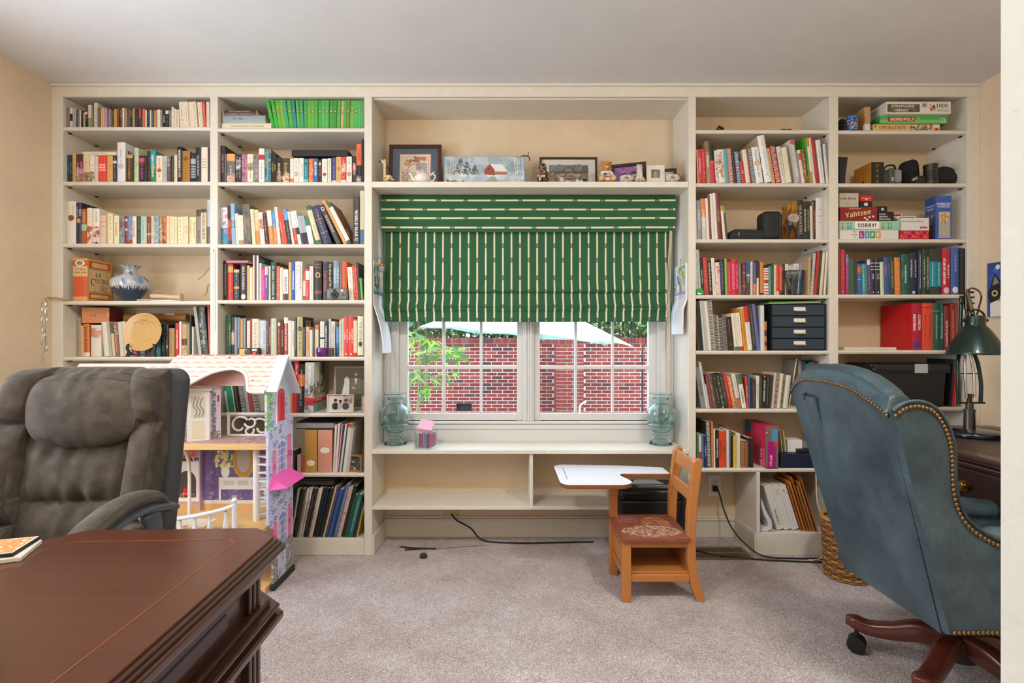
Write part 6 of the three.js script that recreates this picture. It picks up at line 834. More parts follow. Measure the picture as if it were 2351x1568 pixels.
  obj('attic_side',slab([[-2.77,0.722],[-2.76,0.722],[-2.76,0.98],[-2.53,0.98],[-2.65,1.14],[-2.77,0.99]].map(([z,y])=>[z - oz,y]),0.008).rotateY(-Math.PI/2).translate(xr - 0.024 - ox,0,0),MEdge,t);
}
// ================================================================ things on the shelves
const K1=(inset)=>(DF+inset)/F;
const on=(px,py,inset)=>[(px - CX)*K1(inset),Y(py)+0.0008,-(DF+inset)];     // a place on a shelf board
function decal(w,h,res,draw){const r=region(w*res,h*res),g=r.a.g;g.save();g.beginPath();g.rect(r.x,r.y,r.w,r.h);g.clip();g.translate(r.x,r.y);draw(g,r.w,r.h);g.restore();const p=new THREE.PlaneGeometry(w,h),uv=p.attributes.uv,u=r.uv;for (let i=0;i <uv.count;i++)uv.setXY(i,u[0]+(u[2] - u[0])*uv.getX(i),u[1]+(u[3] - u[1])*uv.getY(i));return [p,r.a.m];}
// a carton: body with printed front (and right or left side)
function carton(name,label,cat,px0,px1,pyb,pyt,inset,depth,color,front,o={}){
  const k=K1(inset),w=(px1 - px0)*k,h=(pyb - pyt)*k,pos=on((px0+px1)/2,o.floor??pyb,inset),t=thing(name,label,cat,pos,o.turn||0,o.group);
  obj('body',bx(-w/2,w/2,0,h,-depth,0,o.bevel??0.0015),M(color,o.rough??0.5),t);
  if (front){const [g,m]=decal(w*0.996,h*0.99,o.res||1500,front);obj('front_print',g.translate(0,h/2,0.0007),m,t);}
  if (o.left){const [g,m]=decal(depth*0.98,h*0.99,900,o.left);obj('side_print',g.rotateY(-Math.PI/2).translate(-w/2 - 0.0007,h/2,-depth/2),m,t);}
  if (o.right){const [g,m]=decal(depth*0.98,h*0.99,900,o.right);obj('side_print',g.rotateY(Math.PI/2).translate(w/2+0.0007,h/2,-depth/2),m,t);}
  t.userData.w=undefined;return t;
}
const txt=(g,s,x,y,size,color,font='bold',fam='sans-serif',align='center',mw)=>{g.fillStyle=color;g.font=`${font} ${size}px ${fam}`;g.textAlign=align;g.textBaseline='middle';g.fillText(s,x,y,mw);};
const fill=(g,c,x,y,w,h)=>{g.fillStyle=c;g.fillRect(x,y,w,h);};
const blobs=(g,n,cols,x0,x1,y0,y1,r0,r1)=>{for (let i=0;i <n;i++){g.fillStyle=cols[rnd(cols.length)|0];g.globalAlpha=rnd(0.5,0.9);g.beginPath();g.ellipse(rnd(x0,x1),rnd(y0,y1),rnd(r0,r1),rnd(r0,r1),rnd(3),0,7);g.fill();} g.globalAlpha=1;};
// one continuous body from tapered bones [ax,ay,az,ar,bx,by,bz,br]; paint(x,y,z) gives the colour
function body(bones,size,res,paint,blend=0.02){
  const mc=new MarchingCubes(res,new THREE.MeshBasicMaterial(),false,false,60000);mc.isolation=0;
  const half=size,f=mc.field;let q=0;
  for (let k=0;k <res;k++)for (let j=0;j <res;j++)for (let i=0;i <res;i++){
    const x=(i - res/2)/(res/2)*half,y=(j - res/2)/(res/2)*half,z=(k - res/2)/(res/2)*half;let d=1e9;
    for (const b of bones){const ux=b[4] - b[0],uy=b[5] - b[1],uz=b[6] - b[2],L=ux*ux+uy*uy+uz*uz,t=L?Math.max(0,Math.min(1,((x - b[0])*ux+(y - b[1])*uy+(z - b[2])*uz)/L)):0;const e=Math.hypot(x - b[0] - ux*t,y - b[1] - uy*t,z - b[2] - uz*t)- (b[3]+(b[7] - b[3])*t),s=b[8]??blend,h=Math.max(0,Math.min(1,0.5+0.5*(d - e)/s));d=d >1e8?e:d+(e - d)*h - s*h*(1 - h);}
    f[q++]=-d;
 }
  mc.update();const n=mc.count,P=new Float32Array(n*3),N=new Float32Array(n*3),C=new Float32Array(n*3),c=new THREE.Color();
  for (let i=0;i <n;i++){for (let a=0;a <3;a++){P[i*3+a]=mc.positionArray[i*3+a]*half;N[i*3+a]=mc.normalArray[i*3+a];} c.set('#'+paint(P[i*3],P[i*3+1],P[i*3+2]));c.toArray(C,i*3);}
  const g=new THREE.BufferGeometry();g.setAttribute('position',new THREE.BufferAttribute(P,3));g.setAttribute('normal',new THREE.BufferAttribute(N,3));g.setAttribute('color',new THREE.BufferAttribute(C,3));return g;
}
const MVC=(r=0.5)=>mat('ffffff',{vertexColors:true,roughness:r});
// upright picture frame leaning back a little; art drawn to the opening
function pictureFrame(label,px0,px1,pyb,pyt,inset,fw,color,art,o={}){
  const k=K1(inset),w=(px1 - px0)*k,h=(pyb - pyt)*k,t=thing('picture_frame',label,'picture frame',on((px0+px1)/2,o.floor??417,inset),o.turn||0,o.group);t.rotation.order='YXZ';t.rotation.x=o.lean??-0.06;
  const m=o.mat||M(color,0.4),d=o.depth||0.018;
  const s=new THREE.Shape([[-w/2,0],[w/2,0],[w/2,h],[-w/2,h]].map((p)=>new THREE.Vector2(...p)));s.holes.push(new THREE.Path([[-w/2+fw,fw],[-w/2+fw,h - fw],[w/2 - fw,h - fw],[w/2 - fw,fw]].map((p)=>new THREE.Vector2(...p))));
  obj('frame',uvM(new THREE.ExtrudeGeometry(s,{depth:d,bevelEnabled:true,bevelThickness:0.002,bevelSize:0.002,bevelOffset:-0.002,bevelSegments:2}).translate(0,0.0005,0)),m,t);
  obj('backing',bx(-w/2+0.002,w/2 - 0.002,0.002,h - 0.002,0,0.004),M('3a3028',0.8),t);
  const [g,am]=decal(w - 2*fw,h - 2*fw,o.res||900,art);obj('picture',g.translate(0,h/2,d*0.55),am,t);
  obj('glass',bx(-w/2+fw,w/2 - fw,fw,h - fw,d*0.7,d*0.7+0.001),MGlass,t);
  return t;
}
const person=(g,x,y,s,coat,skin,hair)=>{g.fillStyle=coat;g.beginPath();g.ellipse(x,y+s*1.5,s*1.05,s*1.1,0,0,7);g.fill();g.fillStyle=skin;g.beginPath();g.ellipse(x,y,s*0.5,s*0.65,0,0,7);g.fill();g.fillStyle=hair;g.beginPath();g.ellipse(x,y - s*0.35,s*0.55,s*0.4,0,0,7);g.fill();};

// ---------------------------------------------------------------- leftmost bookcase
{
  const tin=thing('round_tin','round grey-green tin standing between disc cases on top shelf','tin',on(256,290,0.05));const ty=0.043;obj('rim',new THREE.TorusGeometry(0.04,0.003,8,32).scale(0.35,1,1).translate(0,ty,0),M('2a2620',0.4),tin);obj('lid',cyl(0.039,0.039,0.02,0,0,0,32).rotateX(1.5708).scale(0.35,1,1).translate(0,ty,-0.008),M('8f9484',0.5),tin);
 // tall illustrated cookbook
  const s=parseBook('0 0 0 d99f55 8c2a1d CUCINA//~|h|t.22-.38|b.05-.18:c8502c|b.2-.41:d8bd8a|b.43-.9:cc5a34|m.115,ece4d2,8a8070|kcookbook|Acucina|f1','cookbook'),ck=makeBook(s,33*K1(0.02),98*K1(0.02),'thick orange and cream cookbook beside the blue vase',null,0.18);ck.position.set((167.5 - CX)*K1(0.02),Y(690.5)+0.0008,-DF - 0.02);
 // vase
  const MV=phys('ffffff',{map:tex(canvas(512,256,(g,w,h)=>{fill(g,'#b9bcc0',0,0,w,h);fill(g,'#8f9494',0,0,w,70);blobs(g,60,['#4f68a8','#6a80b8','#3d5494','#8a9cc4'],0,w,70,170,7,19);blobs(g,40,['#d8d8d4','#c8ccd0'],0,w,80,190,5,15);for (let x=0;x <w;x+=3){g.fillStyle='#26384e';const y=186+rnd(-7,7);g.fillRect(x,y,3,h - y);g.fillStyle='rgba(70,100,130,.5)';g.fillRect(x,y+rnd(20,40),2,30);}})),roughness:0.22,clearcoat:0.6,clearcoatRoughness:0.1});
  const v=thing('ceramic_vase','blue and white glazed ceramic vase with dark blue foot','vase',on(299,690.5,0.1));const k=K1(0.1);
  obj('vessel',new THREE.LatheGeometry(new THREE.SplineCurve([[0.001,0.001],[15.5,0],[17,2],[24,12],[34,26],[38,38],[36.5,49],[28,58],[17,64],[12,69],[13,74],[19,80],[22,82.5],[20.5,82],[12,75],[10,70],[12,66]].map(([r,y])=>new THREE.Vector2(r*k,y*k))).getPoints(70),48),MV,v);
 // papers and headset
  for (let i=0;i <4;i++)tag(obj('paper_sheet',bx(-0.12,0.12,0,0.0016,-0.08,0.08).rotateY(0.08*i - 0.1).translate(...on(383,690.5,0.1)).translate(0,i*0.002,0),M('e9e6de',0.8)),`white paper sheet, ${ORD[i]} from the bottom under the beige headset`,'paper','papers under the headset');
  const hs=thing('headset','beige headset lying on white papers beside the blue vase','headset',on(383,690.5,0.09)),MB=M('d8b490',0.4);hs.position.y+=0.009;
  obj('handle',loft([[-0.07,0.022,0.03],[0.0,0.02,0.035],[0.07,0.016,0.03],[0.105,0.018,0.025]],[[0.015,0.014],[0.016,0.014],[0.014,0.012],[0.024,0.022]],20,14),MB,hs);
  obj('ear_cup',cyl(0.034,0.036,0.03,-0.055,0.02,-0.02,28),M('c9a888',0.45),hs);obj('ear_cup',cyl(0.03,0.032,0.026,0.04,0.018,-0.035,28),M('c9a888',0.45),hs);obj('headband',new THREE.TorusGeometry(0.055,0.004,8,30,Math.PI).scale(1,0.7,1).translate(-0.055,0.02,-0.02),phys('e6d8c8',{roughness:0.1,transmission:0.7,thickness:0.004}),hs);
 // wooden artist's figure
  const fg=thing('artist_mannequin','jointed wooden artist figure half hidden behind the bookcase post','mannequin',on(494,690.5,0.15)),MW=M('d2a468',0.5),sc=K1(0.15);const P=(x,y,z=0)=>[(x - 494)*sc,(690.5 - y)*sc,z];
  obj('base',cyl(0.03,0.032,0.01,0,0.005,0),MW,fg);obj('support_rod',rod([0,0.01,-0.01],[0,0.13,-0.01],0.002),MIron,fg);
  obj('head',ball(0.016,...P(494,590),1,1.35,1),MW,fg);obj('chest',loft([P(494,603),P(494,618),P(494,630)],[[0.018,0.012],[0.022,0.015],[0.012,0.01]],12,12),MW,fg);obj('pelvis',ball(0.017,...P(494,640),1,0.8,0.9),MW,fg);
  for (const q of [[[484,604],[478,615],[472,628],[461,638]],[[503,604],[505,618],[503,632],[497,642]]]){obj('upper_arm',rod(P(...q[0]),P(...q[1],0.01),0.007,0.006),MW,fg);obj('forearm',rod(P(...q[1],0.01),P(...q[2],0.02),0.0055,0.0045),MW,fg);obj('hand',loft([P(...q[2],0.02),P(...q[3],0.025)],[[0.004,0.003],[0.006,0.003]],6,8),MW,fg);}
  for (const q of [[[490,644],[478,652],[473,672],[466,676]],[[498,644],[501,662],[500,682],[504,684]]]){obj('thigh',rod(P(...q[0]),P(...q[1],0.01),0.009,0.007),MW,fg);obj('shin',rod(P(...q[1],0.01),P(...q[2],0),0.0065,0.005),MW,fg);obj('foot',loft([P(...q[2],0),P(...q[3],0.006)],[[0.005,0.004],[0.006,0.003]],6,8),MW,fg);}
 // dowel that sticks out past the post, tinsel on its end
  const dz=[[(72 - CX)*2.905/F,PY(680,2.905),-2.905],[(128 - CX)*2.93/F,PY(684.5,2.93),-2.93],[(150 - CX)*2.94/F,Y(690.5)+0.005,-2.94],[(163 - CX)*2.965/F,Y(690.5)+0.0052,-2.962]];
  tag(obj('wooden_dowel',tube(dz,0.0045,20,8),M('b98a58',0.5)),'thin wooden dowel jutting from the fourth shelf past the post','dowel');
  const ti=thing('tinsel_garland','silver tinsel bundle hanging from the wooden dowel by the wall','tinsel',[(90 - CX)*2.905/F,PY(681,2.905),-2.905]);const strips=[];
  for (let i=0;i <90;i++){const x=rnd(-0.03,0.03),z=rnd(-0.018,0.018),L=rnd(0.3,0.42),n=26,w=rnd(0.003,0.007),v=[],ix=[];for (let j=0;j <=n;j++){const y=0.01 - L*j/n,tw=rnd(3),sp=j <3?0.8:1;v.push(x*sp+Math.cos(tw)*w*0.5+rnd(-0.002,0.002),y,z*sp+Math.sin(tw)*w*0.5,x*sp - Math.cos(tw)*w*0.5,y,z*sp - Math.sin(tw)*w*0.5);if (j <n){const a=j*2;ix.push(a,a+1,a+2,a+1,a+3,a+2);}} const g=new THREE.BufferGeometry();g.setAttribute('position',new THREE.Float32BufferAttribute(v,3));g.setIndex(ix);const ng=g.toNonIndexed();ng.computeVertexNormals();strips.push(ng);}
  obj('strands',strips,mat('e6e6ea',{metalness:1,roughness:0.16,side:THREE.DoubleSide}),ti).userData.kind='stuff';obj('hook',tube([[0.03,-0.01,0],[0.045,-0.03,0],[0.05,-0.045,0],[0.042,-0.05,0]],0.0012,14,5),MIron,ti);
 // fifth shelf: red box, mailing tube, turned plate on its stand
  const rb=carton('wooden_box','red lacquered box with peach front lying on the books','box',192,247,741,705,0.09,0.14,'8f1a1c',(g,w,h)=>{fill(g,'#cf8652',0,0,w,h);txt(g,'Y E',w*0.42,h*0.5,h*0.2,'#5a2c18','bold','serif');g.fillStyle='#d8b060';g.beginPath();g.ellipse(w*0.96,h*0.42,w*0.05,h*0.18,0,0,7);g.fill();},{turn:0.22,bevel:0.004,rough:0.3});
  const mt=thing('mailing_tube','brown cardboard mailing tube lying behind the wooden plate','tube',[...on(360,741,0.2)]);mt.position.y+=0.037;obj('tube_body',cyl(0.023,0.023,0.38,0,0,0,28).rotateZ(1.5708),M('a8763e',0.75),mt);obj('end_cap',cyl(0.0235,0.0235,0.008,-0.192,0,0,28).rotateZ(1.5708),M('e8e2d6',0.6),mt);obj('paper_label',bx(0.06,0.12,0.018,0.0235,0.004,0.018),M('e8e4da',0.7),mt);
  const MT=print(512,512,(g,w,h)=>{fill(g,'#d6ac6a',0,0,w,h);for (let i=0;i <26;i++){g.strokeStyle=`rgba(150,105,55,${rnd(0.15, 0.45)})`;g.lineWidth=rnd(1,3);g.beginPath();const r=12+i*9;for (let a=0;a <6.4;a+=0.2)g.lineTo(262+Math.cos(a)*r*(1+0.05*Math.sin(a*3+i)),262+Math.sin(a)*r*(1+0.05*Math.cos(a*2+i)));g.stroke();} g.strokeStyle='#5a4020';g.lineWidth=2.5;g.beginPath();g.moveTo(120,150);for (let i=0;i <40;i++)g.lineTo(120+i*7,130+26*Math.sin(i*0.9)*Math.cos(i*0.35));g.stroke();txt(g,'J Burns',250,100,30,'#4a3418','normal','serif');});
  const pl=thing('wooden_plate','round turned wooden plate with growth rings on black stand','plate',[...on(326,819.5,0.052)]);pl.position.y+=0.03;pl.rotation.x=-0.14;
  const pg=new THREE.LatheGeometry([[0.001,0.004],[0.03,0.003],[0.07,0.004],[0.095,0.009],[0.112,0.016],[0.114,0.013],[0.09,0.002],[0.03,-0.006],[0.001,-0.006]].map((p)=>new THREE.Vector2(...p)),64).rotateX(1.5708).translate(0,0.114,0);{const p=pg.attributes.position,uv=pg.attributes.uv;for (let i=0;i <p.count;i++)uv.setXY(i,(p.getX(i)+0.115)/0.23,(p.getY(i))/0.23);} obj('dish',pg,MT,pl);
  MT.roughness=0.28;
  const sd=thing('plate_stand','black wooden easel stand holding the turned plate','stand',on(326,819.5,0.035));for (const q of [-1,1])obj('easel_leg',slab([[0,0],[0.016,0],[0.03,0.02],[0.02,0.03],[0.012,0.05],[0.016,0.075],[0.006,0.07],[0,0.05],[0.008,0.028]].map(([x,y])=>[q*(0.088 - x*1.2),y]),0.008,0.001).translate(0,0,0.004),M('101012',0.4),sd);obj('cross_bar',bx(-0.08,0.08,0.008,0.016,-0.004,0.004),M('101012',0.4),sd);
}
// painted strip on the post between the two left bookcases
{const [g,m]=decal(0.021,0.475,700,(g,w,h)=>{fill(g,'#ece2cf',0,0,w,h);for (let i=0;i <66;i++){const y=12+i*(h - 20)/66;g.fillStyle=i % 22 >18?'#5a4a3a':'#d0704e';g.globalAlpha=0.7;g.fillRect(w*0.3,y,w*0.22,2.6);g.fillStyle='#a8946e';g.fillRect(w*0.64,y,w*0.16,2);} g.globalAlpha=1;fill(g,'#3a3028',w*0.35,4,w*0.3,6);});const s=thing('stitched_strip','narrow cream stitched strip hanging on the post between bookcases','wall hanging',[X(491),Y(762),ZP+0.0012]);obj('cloth',bx(-0.0105,0.0105,0,0.475,0,0.0012),M('ece2cf',0.8),s);obj('stitching',g.translate(0,0.2375,0.0018),m,s);}
// ---------------------------------------------------------------- bookcase left of the window
{
  const bc=carton('black_case','flat black case with round emblem lying on the paperbacks','case',669,799,355.8,341.5,0.02,0.2,'1d1d1f',null,{bevel:0.004});obj('emblem',new THREE.TorusGeometry(0.009,0.0009,6,24).translate(0.02,0.016,0.001),M('5a5a5c',0.4),bc);
  const cam=thing('film_camera','silver compact film camera standing before the fourth shelf books','camera',on(774.5,688.5,0.022),0.06),MC=M('77777a',0.35,0.4);
  obj('body',bx(-0.058,0.058,0,0.066,-0.022,0.01,0.01),MC,cam);obj('lens_ring',cyl(0.02,0.023,0.012,0,0,0,28).rotateX(1.5708).translate(-0.012,0.03,0.014),M('3a3a3e',0.3,0.3),cam);obj('lens',cyl(0.009,0.009,0.004,0,0,0,20).rotateX(1.5708).translate(-0.012,0.03,0.021),M('0a0a0c',0.1),cam);obj('flash',bx(0.022,0.036,0.05,0.06,0.009,0.0115),M('e8e8e4',0.2),cam);obj('viewfinder',bx(-0.02,-0.004,0.05,0.061,0.009,0.0115),M('151518',0.2),cam);obj('grip_dial',cyl(0.009,0.009,0.003,0,0,0,16).rotateX(1.5708).translate(0.034,0.03,0.011),M('505054',0.4),cam);
  const dc=thing('disposable_camera','yellow and orange disposable camera before the fifth shelf books','camera',on(572,819.5,0.03)),kk=K1(0.03);obj('body',bx(-0.063,0.063,0,0.05,-0.02,0.008,0.008),M('222020',0.5),dc);obj('yellow_panel',bx(-0.052,-0.008,0.003,0.046,0.0075,0.0095,0.0008),M('d8b45a',0.5),dc);obj('orange_panel',bx(0.018,0.044,0.003,0.028,0.0075,0.0095,0.0008),M('d8542c',0.5),dc);obj('lens',cyl(0.019,0.021,0.01,0,0,0,26).rotateX(1.5708).translate(0.0,0.025,0.012),M('1c1c1e',0.3),dc);obj('flash',bx(0.02,0.05,0.032,0.046,0.0075,0.01,0.001),M('cfcdc6',0.2),dc);
  const cd=thing('candle_glass','purple iridescent candle glass before the fifth shelf books','candle holder',on(739,819.5,0.03));obj('glass',lathe([[0.001,0],[0.026,0],[0.031,0.006],[0.033,0.03],[0.03,0.052],[0.029,0.052],[0.031,0.03],[0.028,0.007],[0.001,0.004]],28),phys('6a1a6a',{roughness:0.15,clearcoat:1,iridescence:1}),cd);obj('wax',cyl(0.028,0.027,0.03,0,0.022,0,24),M('8a4a8a',0.5),cd);
  tag(obj('grey_box',bx(0,0.04,0,0.05,-0.03,0,0.002).translate(...on(748,819.5,0.035)),M('55474c',0.5)),'small dark grey box beside the purple candle glass','box');
  pictureFrame('silver framed wedding portrait leaning on the sixth shelf',768,842,933,834,0.16,0.014,'a8a29a',(g,w,h)=>{fill(g,'#2c2a24',0,0,w,h);fill(g,'#57513f',w*0.55,h*0.3,w*0.45,h*0.7);g.fillStyle='#e4e0d4';g.beginPath();g.moveTo(w*0.3,h*0.28);g.lineTo(w*0.46,h*0.28);g.lineTo(w*0.46,h*0.78);g.lineTo(w*0.14,h*0.8);g.fill();person(g,w*0.36,h*0.2,w*0.09,'#e4e0d4','#c89a80','#1c1612');g.fillStyle='#5f5c4c';g.fillRect(w*0.5,h*0.25,w*0.34,h*0.55);g.fillStyle='#e8e6de';g.beginPath();g.moveTo(w*0.62,h*0.24);g.lineTo(w*0.74,h*0.24);g.lineTo(w*0.68,h*0.44);g.fill();fill(g,'#1a1816',w*0.62,h*0.23,w*0.12,h*0.02);g.fillStyle='#c89a80';g.beginPath();g.ellipse(w*0.68,h*0.13,w*0.06,h*0.07,0,0,7);g.fill();g.beginPath();g.ellipse(w*0.6,h*0.5,w*0.08,h*0.03,0.5,0,7);g.fill();g.fillStyle='#3a2a20';g.beginPath();g.ellipse(w*0.68,h*0.085,w*0.065,h*0.035,0,0,7);g.fill();},{floor:949,lean:-0.08,turn:0.12});
  pictureFrame('small white framed photo of three people on the sixth shelf',752,812,947,906,0.03,0.004,'ddd6c8',(g,w,h)=>{fill(g,'#d9d2c6',0,0,w,h);blobs(g,30,['#a89888','#8a8478','#c8b8a8'],w*0.6,w,h*0.1,h*0.5,4,12);person(g,w*0.3,h*0.36,w*0.13,'#1f2420','#c08a74','#1c1816');person(g,w*0.5,h*0.4,w*0.11,'#c8b4b8','#7a5a4c','#1a1614');person(g,w*0.72,h*0.36,w*0.13,'#3a4658','#c87a6a','#5a2a1c');},{floor:949,lean:-0.1});
  tag(obj('white_card',bx(0,0.003,0,0.09,-0.06,0).rotateY(0.5).translate(...on(836,949,0.02)),M('e6dcd4',0.7)),'white folded card at the end of the sixth shelf','card');
 // seventh shelf
  const al=thing('photo_album','black flat album with grey page edges lying on file boxes','album',[(724 - CX)*K1(0.035),Y(1087)+0.2507,-(DF+0.035)]);obj('cover',[bx(-0.112,0.112,0.035,0.039,-0.22,0.004),bx(-0.112,0.112,0,0.004,-0.22,0.004)],M('141416',0.4),al);obj('pages',bx(-0.108,0.108,0.004,0.035,-0.218,0),M('8f8d88',0.7),al);
  pictureFrame('small wooden frame at the end of the seventh shelf',803,836,1083,1045,0.05,0.01,'9a7448',(g,w,h)=>{fill(g,'#3f4438',0,0,w,h);blobs(g,20,['#6a7060','#2a2c26','#d8d4c8'],0,w,0,h,3,9);},{floor:1087,turn:-0.3,lean:-0.03});
 // papers lying on the yearbooks
  for (let i=0;i <5;i++)tag(obj('paper_folder',bx(-0.13,0.13,0,0.0045,-0.22,0).rotateY(0.03*(i - 2)).translate((715 - CX)*K1(0.05),Y(1237)+0.298+i*0.0065,-(DF+0.05)),M(['55524c','3a3835','6a665e','2c2b2a','4f4c47'][i],0.8)),`${['lowest grey', 'black second', 'pale grey third', 'black fourth', 'topmost dark grey'][i]} paper folder lying across the yearbooks`,'folder','folders on the yearbooks');
}
// ---------------------------------------------------------------- shelf over the window
{
 // dog figurine
  const dg=thing('dog_figurine','sitting shepherd dog figurine on a speckled base','figurine',on(889,415.6,0.07)),S=0.0026,b=(...q)=>q.map((v)=>v*S);
  const DB_=[b(0,14,0,7,2,30,2,6),b(2,30,2,6,5,42,5,4.5),b(5,42,5,4.5,11,45,6,3),b(11,45,6,3,15,43.5,6,1.8),b(4,46,7,1.6,3,53,8,0.6),b(4,46,3,1.6,3,53,2,0.6),b(5,26,4,3,6,4,5,2),b(5,26,0,3,6,4,-1,2),b(-6,10,5,5,-2,4,6,3),b(-6,10,-2,5,-2,4,-3,3),b(-2,3,6,2.4,5,2.5,7,1.8),b(-2,3,-3,2.4,5,2.5,-4,1.8),b(0,14,0,7,-6,9,1,6),b(-10,5,1,2.4,-17,3,4,1.4)].map((q)=>{q[8]=0.006;return q;});
  DB_.forEach((q)=>{q[1] -=26*S;q[5] -=26*S;});
  const gm=body(DB_,30*S,52,(x,y,z)=>{const h=y/S+26,u=x/S;return (u <1.5 - (h <24?0:(h - 24)*0.05)&&h >13&&h <44)||h >50||u >12.5?'4a4038':'d8bd8c';});gm.scale(-1,1,1);const ga=gm.index?gm:gm;{const p=ga.attributes.position,n=ga.attributes.normal,c=ga.attributes.color;for (let i=0;i <p.count;i+=3)for (const at of [p,n,c]){const t=[at.getX(i+1),at.getY(i+1),at.getZ(i+1)];at.setXYZ(i+1,at.getX(i+2),at.getY(i+2),at.getZ(i+2));at.setXYZ(i+2,...t);}}
  obj('dog',ga.translate(0,26*S+0.016,0),MVC(0.4),dg);
  obj('rock_base',ball(0.05,0,0.008,0.005,1,0.22,0.6),print(128,128,(g,w,h)=>{fill(g,'#8f8c80',0,0,w,h);blobs(g,200,['#2a2a26','#e0dccc','#4f4c44'],0,w,0,h,2,5);}),dg);
  const mahog=M('4a1c14',0.35);
  pictureFrame('mahogany framed needlework picture with slate blue mat',893,1013,416,307,0.2,0.02,'4a1c14',(g,w,h)=>{
    fill(g,'#445468',0,0,w,h);fill(g,'#b8604a',w*0.15,h*0.14,w*0.7,h*0.86);fill(g,'#e9dfca',w*0.17,h*0.155,w*0.66,h*0.845);g.strokeStyle='#6a5a50';g.lineWidth=2;g.strokeRect(w*0.21,h*0.22,w*0.58,h*0.78);
    blobs(g,60,['#c86a3c','#b85a50','#d89a60','#8a6a4a'],w*0.48,w*0.72,h*0.22,h*0.32,3,8);blobs(g,40,['#d08a60','#e8c8a0','#c07a5a'],w*0.26,w*0.42,h*0.28,h*0.42,4,9);g.fillStyle='#e8c8a8';g.beginPath();g.arc(w*0.44,h*0.37,11,0,7);g.fill();g.strokeStyle='#3a2a28';g.lineWidth=5;g.beginPath();g.arc(w*0.44,h*0.36,13,3,6.4);g.stroke();g.strokeStyle='#34486a';g.lineWidth=3;for (let i=0;i <8;i++){g.beginPath();g.moveTo(w*0.52,h*0.34+i*6);g.lineTo(w*0.76,h*0.4+i*7);g.stroke();}
    g.strokeStyle='#c86a58';g.lineWidth=4;g.beginPath();g.arc(w*0.48,h*0.56,36,Math.PI,0);g.stroke();fill(g,'#b8604a',w*0.22,h*0.56,w*0.14,3);for (let i=0;i <5;i++)for (let j=0;j <5;j++)fill(g,['#5a5a8a','#c07a6a','#d8c0a0'][(i+j)% 3],w*0.22+i*9,h*0.6+j*9,7,7);
    for (let i=0;i <4;i++){g.save();g.translate(w*0.48,h*0.63+i*15);scrawl(g,w*0.22,9,'#5a4a44');g.restore();} blobs(g,40,['#8a9a6a','#d8a050','#c06a50'],w*0.22,w*0.36,h*0.8,h,4,9);
 },{mat:mahog,depth:0.02,lean:-0.1});
 // teapot
  const tp=thing('teapot','small white porcelain teapot with painted flowers before the needlework','teapot',on(970,417,0.05)),MP=phys('ffffff',{map:tex(canvas(256,128,(g,w,h)=>{fill(g,'#ece4de',0,0,w,h);blobs(g,26,['#b86a58','#7a8a5a','#c89a6a'],160,222,30,62,2,6);})),roughness:0.15,clearcoat:0.8,clearcoatRoughness:0.05});
  obj('pot',new THREE.LatheGeometry([[0.001,0],[0.03,0],[0.044,0.012],[0.049,0.03],[0.045,0.047],[0.032,0.06],[0.024,0.064]].map((p)=>new THREE.Vector2(...p)),40).rotateY(0.3),MP,tp);obj('lid',lathe([[0.026,0.063],[0.022,0.068],[0.01,0.074],[0.006,0.078],[0.007,0.083],[0.001,0.086]],28),M('ece4de',0.2),tp);obj('spout',loft([[-0.038,0.022,0],[-0.055,0.03,0],[-0.068,0.055,0],[-0.078,0.064,0]],[[0.013,0.013],[0.009,0.009],[0.006,0.006],[0.006,0.005]],18,12,V(0,0,1)),M('ece4de',0.2),tp);obj('handle',tube([[0.04,0.048,0],[0.06,0.058,0],[0.074,0.045,0],[0.062,0.02,0],[0.044,0.018,0]],0.0045,24,8),M('ece4de',0.2),tp);obj('twig_knob',[rod([0.048,0.058,0],[0.07,0.07,0.003],0.004),rod([-0.038,0.06,0],[-0.028,0.07,0],0.004)],M('e0d4c4',0.3),tp);
 // painted winter scene on tin with iron hook
  const wt=thing('painted_tin_panel','tin panel painted with a red barn in snow, iron hook on top','painted panel',on(1112,417,0.13)),kw=K1(0.13),W=187*kw,Hh=74*kw;wt.rotation.x=-0.03;
  obj('panel',bx(-W/2,W/2,0,Hh,-0.012,0,0.002),M('8fa4b4',0.4,0.3),wt);
  const [pg,pm]=decal(W*0.97,Hh*0.98,1000,(g,w,h)=>{const gr='#aebcc6';fill(g,gr,0,0,w,h);blobs(g,120,['#9ab0c0','#c4cdd2','#8fa2b0','#b9c4ca'],0,w,0,h*0.55,12,40);fill(g,'#d3d9dd',0,h*0.55,w,h);blobs(g,160,['#e4e8ea','#b4c4d4','#c8d2da','#a8bacc'],0,w,h*0.56,h,8,34);
    const tree=(x,y,s)=>{for (let i=0;i <80;i++){const q=rnd();g.fillStyle=['#4a5048','#5c6458','#3c423c','#8a9490'][rnd(4)|0];g.globalAlpha=0.8;g.beginPath();g.ellipse(x+rnd(-1,1)*s*q*0.5,y+s*q,rnd(3,8),rnd(2,5),0.3,0,7);g.fill();} g.globalAlpha=1;};tree(w*0.2,h*0.06,h*0.5);tree(w*0.28,h*0.18,h*0.4);tree(w*0.38,h*0.28,h*0.28);g.strokeStyle='#6a625a';g.lineWidth=2;for (let i=0;i <12;i++){const x=w*0.04+i*7;g.beginPath();g.moveTo(x,h*0.56);g.lineTo(x+rnd(-4,4),h*rnd(0.08,0.25));g.stroke();} for (let i=0;i <7;i++){const x=w*0.84+i*10;g.beginPath();g.moveTo(x,h*0.6);g.lineTo(x+rnd(-8,8),h*rnd(0.03,0.15));g.stroke();}
